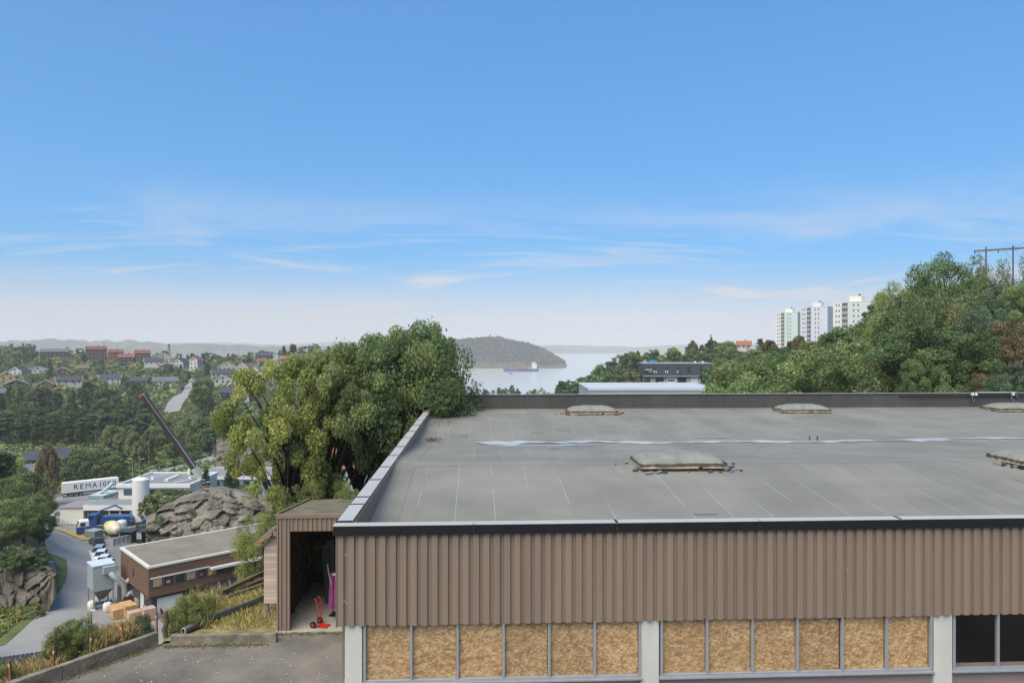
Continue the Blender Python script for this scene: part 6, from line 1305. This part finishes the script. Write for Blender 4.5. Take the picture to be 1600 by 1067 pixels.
# canopy on the headland
def canopy(oname, n, size, lm, name, label, seed):
    o = bpy.data.objects[oname]; me0 = o.data; rs = np.random.RandomState(seed); co = np.zeros(len(me0.vertices)*3); me0.vertices.foreach_get('co', co); co = co.reshape(-1,3); co = co[co[:,2] > -78]
    i = rs.randint(0, len(co), n); j = np.clip(i+rs.choice([-1,1,22,-22],n), 0, len(co)-1); f = rs.uniform(0,1,(n,1)); c = co[i]*(1-f)+co[j]*f; sz = rs.uniform(*size, n); c = c[np.linalg.norm(co[i]-co[j],axis=1) < 120]; sz = sz[:len(c)]
    k = np.repeat(np.arange(len(c)), 9); dd = rs.normal(size=(len(k),3)); dd /= np.linalg.norm(dd,axis=1)[:,None]; dd[:,2] = np.abs(dd[:,2]); pos = c[k]+dd*sz[k][:,None]; tint = rs.uniform(.0,.9,len(c))[k]
    me = leaf_object(pos, dd, 1, tint, rs, .8, name); q = np.zeros(len(me.vertices)*3, np.float32); me.vertices.foreach_get('co', q); q = q.reshape(-1,4,3); cc = pos[:,None,:]; q = cc+(q-cc)*(sz[k]*.6)[:,None,None]; me.vertices.foreach_set('co', q.astype(np.float32).ravel()); me.update(); me.materials.append(LM[lm]); tag(link(name, me), label, 'woodland', kind='stuff')
canopy('headland', 9000, (3,8), 'heath', 'headland_woodland', 'wood covering the headland across the water', 3)
for px, py, d_, lab in [(797,560,2600,'white-domed building low on the headland'),(846,563,2620,'white building by the shore near the headland tip'),(852,564,2620,'second white building by the headland shore'),(862,566,2640,'small white lighthouse at the headland tip')]:
    a = P(px,py,d_); t = thing('shore_building', lab, 'building', a); MB().box(-5,-4,-8,5,4,3).build('wall', white, t)
    if 'dome' in lab: MB().lathe([(6,3),(5.4,5),(3.5,7),(.6,8)], 12).build('dome', white, t)
    else: MB().prism([(-4.5,3),(0,6),(4.5,3)], 0, -5.3, 5.3).build('roof', offwhite, t)
# ---------------------------------------------------------------- ship and boat
sp_ = P(814,580.5,2235); sh = thing('container_ship', 'blue container ship with white bridge sailing past the headland', 'ship', (sp_[0],sp_[1],-86), R(3)); hullb = mat('ship_blue', srgb(52,78,128), .5, .08)
hl = MB(); st_ = []
for x, w_, zt in ((-56,.4,13),(-50,5,11.5),(-42,9,10),(-30,10,9),(40,10,9),(50,9,9.5),(54,7.5,10)): st_.append((x,w_,zt))
vs = []
for x, w_, zt in st_: vs += [(x+(3 if x < -45 else 0),-w_*.75,-1),(x,-w_,zt),(x,w_,zt),(x+(3 if x < -45 else 0),w_*.75,-1)]
hl.add(vs, [(4*i+k,4*i+(k+1)%4,4*i+4+(k+1)%4,4*i+4+k) for i in range(len(st_)-1) for k in range(4)]+[(0,1,2,3),(24,25,26,27)]); hl.build('hull', hullb, sh)
MB().box(34,-9,9,48,9,24).build('superstructure', white, sh); MB().box(33,-10,24,44,10,27).build('bridge', white, sh); MB().box(38,-3,27,44,3,31).build('funnel', mat('ship_orange', srgb(206,120,70), .6), sh); MB().box(32.9,-9.5,25,33.0,9.5,26.2).build('bridge_window', windowglass, sh)
cc_ = [mat('container_red', srgb(170,60,52), .6), mat('container_blue', srgb(60,84,120), .6), mat('container_pale', srgb(186,180,172), .6), mat('container_rust', srgb(150,84,60), .6)]
rr = random.Random(3)
for x in range(-40,32,7):
    for row, y_ in enumerate((-8,-2.7,2.7)):
        for z in range(rr.choice([0,1,1,2]) if abs(x+6) > 12 else 2): MB().box(x,y_,9+z*2.7,x+6.2,y_+2.5,11.6+z*2.7).build('container', rr.choice(cc_) if abs(x+6) > 12 else cc_[0], sh)
MB().tube([(-46,0,11),(-46,0,18)], .4, 6).build('foremast', white, sh)
bp = P(798,584,2060); t = thing('small_boat', 'tiny dark boat below the bow of the ship', 'boat', (bp[0],bp[1],-86)); MB().prism([(-6,2.4),(-5,-.3),(5.5,-.3),(6.5,2.8)], 1, -2, 2).build('hull', charcoal, t); MB().box(0,-1.5,2.3,4,1.5,4.4).build('cabin', greymetal, t)
# ---------------------------------------------------------------- dark office building, grey roofs
ob = P(1005,602,302); k3 = 302/F; wd = 110*k3; oz = ob[2]; off = thing('dark_office', 'charcoal two-storey office building with blue roof letters among trees', 'building', ob, -YAW-R(1)); hh = (602-568)*k3; hm = (602-587)*k3
graywall = mat('grey_ground_floor', srgb(162,158,150), .8, .06)
cha2 = mat('ribbed_charcoal', srgb(66,70,78), .6, .06, 6, stretch=(1,1,.1))
MB().box(0,0,hm,wd,14,hh).build('upper_wall', cha2, off); MB().box(3.2,1.2,-3,wd,14,hm).build('lower_wall', graywall, off); MB().box(-.2,-.2,hh-.05,wd+.2,14.2,hh+.2).build('roof_edge', greymetal, off); MB().box(wd*.52,-.12,hm-.2,wd*.53,-.003,hh).build('corner_strip', charcoal, off); MB().box(-.1,-.1,hm-.3,wd,1.2,hm-.003).build('canopy_edge', greymetal, off)
for px in (1021.5,1024.5,1039.5,1042.5,1058): x = (px-1005)*k3; MB().box(x,-.05,hm+1.2,x+.32,-.004,hm+2.2).build('window', white, off); MB().box(x,-.05,hm+2.5,x+.32,-.004,hm+3.8).build('window', windowglass, off)
for px in (1074,1077,1093,1096,1110): x = (px-1005)*k3; MB().box(x,-.05,hm+1.3,x+.5,-.004,hm+3.9).build('window', windowglass, off)
for a, b, m in ((1025,1038,windowglass),(1043,1057,white),(1060,1073,dark),(1080,1091,white),(1096,1104,windowglass)): MB().box((a-1005)*k3,1.15,.0,(b-1005)*k3,1.197,hm-.7).build('garage_door', m, off)
for a in (1044.5,1048,1051.5): MB().box((a-1005)*k3,1.13,1.6,(a+3-1005)*k3,1.148,2.4).build('door_light', windowglass, off)
MB().box((1005-1005)*k3+.2,-.12,hm+.9,(1020-1005)*k3,-.06,hm+3.4).build('sign_board', dark, off)
lr_ = random.Random(4)
for z_, x0_, n_, m_ in ((hm+2.4,.5,9,white),(hm+1.5,1.9,6,greymetal)):
    for q in range(n_):
        x_ = x0_+q*.36; MB().box(x_,-.14,z_,x_+lr_.uniform(.2,.33),-.121,z_+lr_.uniform(.3,.55)).build('lettering_stroke', m_, off)
skyb = mat('cyan_sign', srgb(70,170,216), .5, .04)
o = link('roof_lettering', text_mesh('HSH', 1.75, skyb, .12, .02), off, ((1021-1005)*k3,.3,hh+.85)); o.rotation_euler = (R(90),0,0); o.scale = (1.0,1,1)
o = link('roof_lettering', text_mesh("a'", 1.9, white, .1, .02), off, ((1008-1005)*k3,.3,hh+.9)); o.rotation_euler = (R(90),0,0)
for px in (1089,1101): MB().box((px-1005)*k3,5,hh+.2,(px-1005)*k3+.7,5.7,hh+.9).build('roof_vent', white, off)
car(onG(1032,292,.3), R(170), whitecar, 'white car in front of the dark office garage', style='hatch'); car(onG(1099,292,.3), R(185), silver, 'silver van-like car at the right end of the dark office', style='suv')
gm = mat('pale_metal_roof', srgb(182,188,190), .45, .06)
slab('flat_warehouse',920,1126,607,640,205,30,greymetal,gm,'pale grey flat warehouse roof just beyond the far parapet',gm)
slab('roof_annex',982,1076,603.5,625,245,14,offwhite,gm,'smaller pale flat roof behind the warehouse roof',white)
for px, d_, lab in [(1120,228,'white-hooded lamp by the winding road')]: lamp(px,0,4.2,lab,.6,1,d_)
# ---------------------------------------------------------------- tower blocks
def tower(px0, px1, pxs, ytop, d, fl, wallm, sidem, lightm, label, nf=13):
    k = d/F; a = P((px0+px1)/2, CY, d); th = math.atan2(a[0], a[1]); top = -(ytop-CY)*k; dl = R(20); wd = (px1-px0)*k/math.cos(dl); dp = min(17, (pxs-px1)*k/math.sin(dl)+2)
    H_ = nf*fl; t = thing('tower_block', label, 'building', (a[0],a[1],top-H_), -th-dl, 'tower blocks on the hill'); w2 = wd/2
    MB().box(-w2,0,0,w2,dp,H_).build('wall', wallm, t); MB().box(w2+.003,.0,0,w2+.06,dp,H_-.01).build('side_cladding', sidem, t); MB().box(-w2-.004,-.07,0,-w2+wd*.36,-.003,H_-.02).build('corner_cladding', lightm, t)
    MB().box(-w2-.12,-.12,H_,w2+.12,dp+.1,H_+.35).build('roof_edge', lightm, t); MB().box(-wd*.1,2,H_+.35,wd*.22,7,H_+3.2).build('lift_house', lightm, t); MB().box(wd*.12,3,H_+3.2,wd*.18,4,H_+4.0).build('chimney', charcoal, t)
    wm = MB().box(-.36,-.04,-.5,.36,.04,.5).mesh('window', mat('tower_window', srgb(104,110,118), .3)); bm_ = MB().box(-wd*.075,-.1,-fl*.16,wd*.075,.1,fl*.40).mesh('balcony', mat('balcony_recess', srgb(92,94,92), .8, .1)); rm_ = MB().box(-wd*.078,-.14,-fl*.42,wd*.078,.1,-fl*.16).mesh('railing', mat('balcony_railing', srgb(166,170,166), .6))
    for f in range(nf):
        z = H_-fl*(f+.5)
        for fx_ in (.09,.17,.56,.68): link('window', wm, t, (-w2+wd*fx_,-.1,z))
        b = link('balcony', bm_, t, (-w2+wd*.32,-.09,z)); link('railing', rm_, b, (0,-.12,0))
        for q in (.28,.7): link('window', wm, t, (w2+.08,dp*q,z), R(90))
        if f: MB().box(-w2,-.08,H_-fl*f-.06,w2,-.072,H_-fl*f).build('storey_joint', sidem, t)
pg = mat('pale_green_cladding', srgb(198,206,198), .6, .03); pgs = mat('shaded_green_side_and_joint', srgb(164,176,168), .6, .03); cr_ = mat('cream_cladding', srgb(214,214,202), .6, .03); lil = mat('lilac_white_cladding', srgb(204,204,209), .6, .03); lils = mat('shaded_lilac_side_and_joint', srgb(180,182,192), .6, .03)  # darker green and lilac paint the shade of the right faces, also joints
tower(1213,1245,1251,488.5,537,2.8,pg,pgs,cr_,'leftmost tower block, pale green with cream corner'); tower(1252,1291,1304,480,446,2.8,lil,lils,lil,'middle tower block, lilac-white'); tower(1304,1357,1382,472,365,2.8,pg,pg,cr_,'rightmost and nearest tower block, pale green partly behind trees')
# ---------------------------------------------------------------- power line pylon
a = P(1561,425,132); t = thing('power_pylon', 'wooden H-frame power pylon rising above the trees at right', 'pylon', (a[0],a[1],T(a[0],a[1])), -math.atan2(a[0],a[1])); z0 = t.location.z; zt = 147*132/F-z0; kk = 132/F
polem = mat('pylon_wood', srgb(92,84,80), .8)
for px in (1544,1579): x = (px-1561)*kk; MB().tube([(x,0,-.5),(x,0,zt+.6)], [.17,.12], 8).build('pole', polem, t)
MB().box((1528-1561)*kk,-.1,zt-.12,(1603-1561)*kk,.1,zt+.14).build('cross_arm', polem, t)
for px in (1529,1560,1597): x = (px-1561)*kk; MB().tube([(x,0,zt-.05),(x,-.1,zt-.5)], .1, 8).build('insulator', charcoal, t); MB().tube([(x,-.1,zt-.45),(x+6,-30,zt-3.0),(x+14,-70,zt-.5)], .02, 4).build('power_line', charcoal, t)
for px in (1544,1579): x = (px-1561)*kk; MB().bar((x,0,zt-2.4),(x-1.3 if px < 1560 else x-1.3,0,zt-.1),.05,.05).build('stay', polem, t)
# ---------------------------------------------------------------- plants by the wall
def clump_grass(name, px0, px1, py0, py1, n, hgt, m, label, seed, deep=2.6):
    r = random.Random(seed); mb = MB()
    for k in range(n):
        px = r.uniform(px0,px1); f = (px-px0)/(px1-px0); py = py0+(py1-py0)*f; d_ = 11.6*F/(py-CY)+r.uniform(.3,deep); x, y = XY(px,d_); zb = min(ZGR+.1, bankz(x,y)-.02 if px > 258 else ZGR-.15-.25*max(0,d_-11.6*F/(py-CY)-.6)); h = hgt*r.uniform(.5,1.2); an = r.uniform(0,6.3); l = r.uniform(.1,.75)*h; w_ = .008; h *= (1.25-.5*r.random())
        c, s = math.cos(an), math.sin(an); mb.add([(x-w_*s,y+w_*c,zb),(x+w_*s,y-w_*c,zb),(x+c*l*.4+w_*.6*s,y+s*l*.4-w_*.6*c,zb+h*.6),(x+c*l,y+s*l,zb+h)], [(0,1,2,3)], r.randrange(2))
    tag(mb.build(name, [m, mat('olive_grass_blades', srgb(136,130,78), .9, .3, 9)]), label, 'grass', kind='stuff')
tang = mat('dry_tan_grass', srgb(184,152,108), .9, .25, 9); greeng = mat('green_grass_blades', (.16,.19,.05), .8, .3, 9)
clump_grass('dry_grass', 148,226,1010,986,5200,.5,tang,'tall tan dry grass along the concrete wall',1); clump_grass('dry_grass', 0,95,1070,1036,1800,.36,tang,'sparse dry grass between the rusty posts',2); clump_grass('wild_grass', 262,330,984,982,900,.6,greeng,'green grass around the stump and pipe',3); clump_grass('bank_grass', 330,432,984,980,5200,.26,mat('straw_grass', srgb(196,176,112), .9, .3, 6),'short straw-coloured grass on the bank',4,7.5); clump_grass('bank_grass', 275,420,980,975,3800,.26,greeng,'short green tufts on the bank',5,7.5)
G8 = 'shrubs along the parking wall'
for px, py, hpx, wpx, lm, lab, dd in [(88,1035,46,50,'shrub','light green shrub left of the third rusty post',27.6),(128,1024,44,44,'shrub','denser green shrub right behind the third rusty post',28.3),(108,1030,40,30,'olive','thin olive shrub between the two light green ones',28.6),(222,998,34,22,'blue','small bluish sapling at the end of the dry grass',29.6),(8,1062,36,24,'shrub','little shrub at the bottom left corner',25.4)]:
    x, y, z = P(px,py,dd); tree('shrub','a',(x,y,ZGR-.75),hpx*dd/F+.9,wpx*dd/F*1.1,lm,lab,G8)
for px, py, hpx, wpx, lm, lab, dd in [(290,983,66,58,'shrub','tall feathery light green shrub beside the stump',30.2),(322,965,40,40,'shrub','lower shrub trailing over the old beams',32),(348,948,34,40,'olive','thin shrub on top of the beams',34),(378,928,26,30,'shrub','sprig of leaves above the upper beam',36)]:
    x, y, z = P(px,py,dd); tree('shrub','a',(x,y,z-.3),hpx*dd/F+.3,wpx*dd/F*1.15,lm,lab,G8)
# moss and weeds along wall feet
mb = MB(); r = random.Random(9)
for k in range(1500):
    f = r.random(); 
    if f < .55:
        s_ = r.random()*15; x = WA[0]+dv.x*s_+dv.y*-.2+abs(r.gauss(0,.12)); y = WA[1]+dv.y*s_-abs(r.gauss(.15,.1))
    else: x = r.uniform(WA[0]+.4, SX0+3.2); y = WC[1]-.15-abs(r.gauss(0,.13))+ (1.0 if x > SX0 else 0)
    an = r.uniform(0,6.3); w_ = r.uniform(.015,.06); h = r.uniform(.01,.07); mb.add([(x-w_,y,ZGR+.004),(x+w_*math.cos(an),y+w_*math.sin(an),ZGR+.006),(x+w_*.4,y+w_,ZGR+h),(x-w_*.5,y+w_*.6,ZGR+h)], [(0,1,2,3)], r.randrange(2))
tag(mb.build('wall_weeds', [mat('moss', (.09,.10,.02), .95), mat('brown_weeds', (.12,.085,.05), .95)]), 'moss and weeds along the foot of the walls', 'weeds', kind='stuff')

# ---------------------------------------------------------------- name each scattered tree by its look and nearest landmark
LAND = [(10,588,'the yellow house'),(30,580,'the white house behind the yellow one'),(60,577,'the low white gabled house'),(98,580,'the dark brown gabled house'),(128,575,'the small tan-roofed house'),(24,600,'the low brown house'),(72,600,'the red-brown cottage'),(107,595,'the dark-roofed white house'),(85,550,'the large grey-roofed hilltop house'),(150,548,'the red-tiled mast house'),(198,560,'the bright red roof'),(222,555,'the dull red roof'),(172,592,'the white-gabled bungalow'),(217,595,'the black bungalow'),(260,596,'the long grey bungalow'),(255,558,'the cream house'),(284,567,'the white row house'),(307,566,'the red-roofed white house'),(354,572,'the cream wide gable'),(352,584,'the long white house'),(371,604,'the brick-coloured house'),(280,628,'the pale hillside road'),(225,620,'the crane boom tip'),(250,655,'the middle of the crane boom'),(285,705,'the lower crane boom'),(220,735,'the silo top'),(75,715,'the dark-roofed house near the lorry'),(130,757,'the lorry trailer'),(37,735,'the hidden white house'),(412,556,'the dark barn-like roof'),(448,561,'the orange tiled roof'),(495,560,'the white gable over the treetops'),(518,562,'the dark red gable'),(1060,580,'the dark office'),(1140,605,'the winding road'),(1162,537,'the orange-roofed house'),(1232,530,'the first tower'),(1278,525,'the white tower'),(1340,510,'the third tower'),(1480,400,'the tallest tree'),(1460,490,'the willow-like tree'),(1561,395,'the pylon'),(1590,520,'the browning edge tree'),(1252,632,'the second far skylight'),(1540,615,'the floodlights'),(924,632,'the first far skylight'),(955,565,'the highest dark pine'),(815,580,'the ship'),(162,533,'the slender mast'),(264,545,'the lattice tower'),(60,640,'the tin-dark heart of the pine wood'),(1400,460,'the yellowed crown'),(1372,490,'the ragged pine')]
LAND = [l for l in LAND if 'tin-dark' not in l[2]]
TONE = dict(ash='fresh green', gold='yellowing', dark='dark green', mid='mid-green', olive='olive', brown='brownish', blue='blue-green', pine='dark', red='reddish', shrub='light green')
KW = dict(broad='leafy tree', round='rounded tree', willow='feathery tree', birch='birch', pine='pine', spruce='spruce', shrub='bush')
names = {}
for o, kind, lm, px, py, h in STAND:
    l = min(LAND, key=lambda q: math.hypot(q[0]-px, (q[1]-py)*1.4)); dx, dy = px-l[0], py-l[1]
    rel_ = ('right of' if dx > 0 else 'left of') if abs(dx) > abs(dy)*1.1 else ('below' if dy > 0 else 'above')
    far_ = 'just ' if math.hypot(dx, dy) < 22 else ('well ' if math.hypot(dx, dy) > 55 else '')
    sz_ = 'small' if h < 7.5 else ('tall' if h > 11.5 else 'middling')
    names.setdefault(f"{sz_} {TONE[lm]} {KW[kind]} {far_}{rel_} {l[2]}", []).append((px, o))
def fit(t):
    for w_ in (' the ', ' one ', ' just', ' well', ' far '):
        if len(t.split()) <= 16: break
        t = t.replace(w_, ' ')
    return t
ORD = ['first', 'second', 'third', 'fourth', 'fifth', 'sixth', 'seventh', 'eighth', 'ninth', 'tenth', 'eleventh', 'twelfth']
for k, v in names.items():
    v.sort(key=lambda q: q[0])
    for i, (px, o) in enumerate(v):
        if len(v) == 1: o['label'] = k
        elif len(v) == 2: o['label'] = ('left one of two: ' if i == 0 else 'right one of two: ')+k
        elif i == 0: o['label'] = 'leftmost '+k
        elif i == len(v)-1: o['label'] = 'rightmost '+k
        else: o['label'] = ORD[min(i, 11)]+' from left, '+k

for o, *_ in STAND: o['label'] = fit(o['label'])
HAZE = 1.8e-4
# ---------------------------------------------------------------- haze
hz = bpy.data.materials.new('haze'); hz.use_nodes = True; t_ = hz.node_tree; t_.nodes.clear()
o_ = t_.nodes.new('ShaderNodeOutputMaterial'); v_ = t_.nodes.new('ShaderNodeVolumePrincipled')
v_.inputs['Color'].default_value = (1,.955,.90,1); v_.inputs['Density'].default_value = HAZE; v_.inputs['Anisotropy'].default_value = .2
t_.links.new(v_.outputs[0], o_.inputs['Volume'])
tag(MB().box(-16500,-3800,-94,16500,16500,190).build('haze', hz), 'thin pale haze in the air over the fjord', 'haze', kind='stuff')
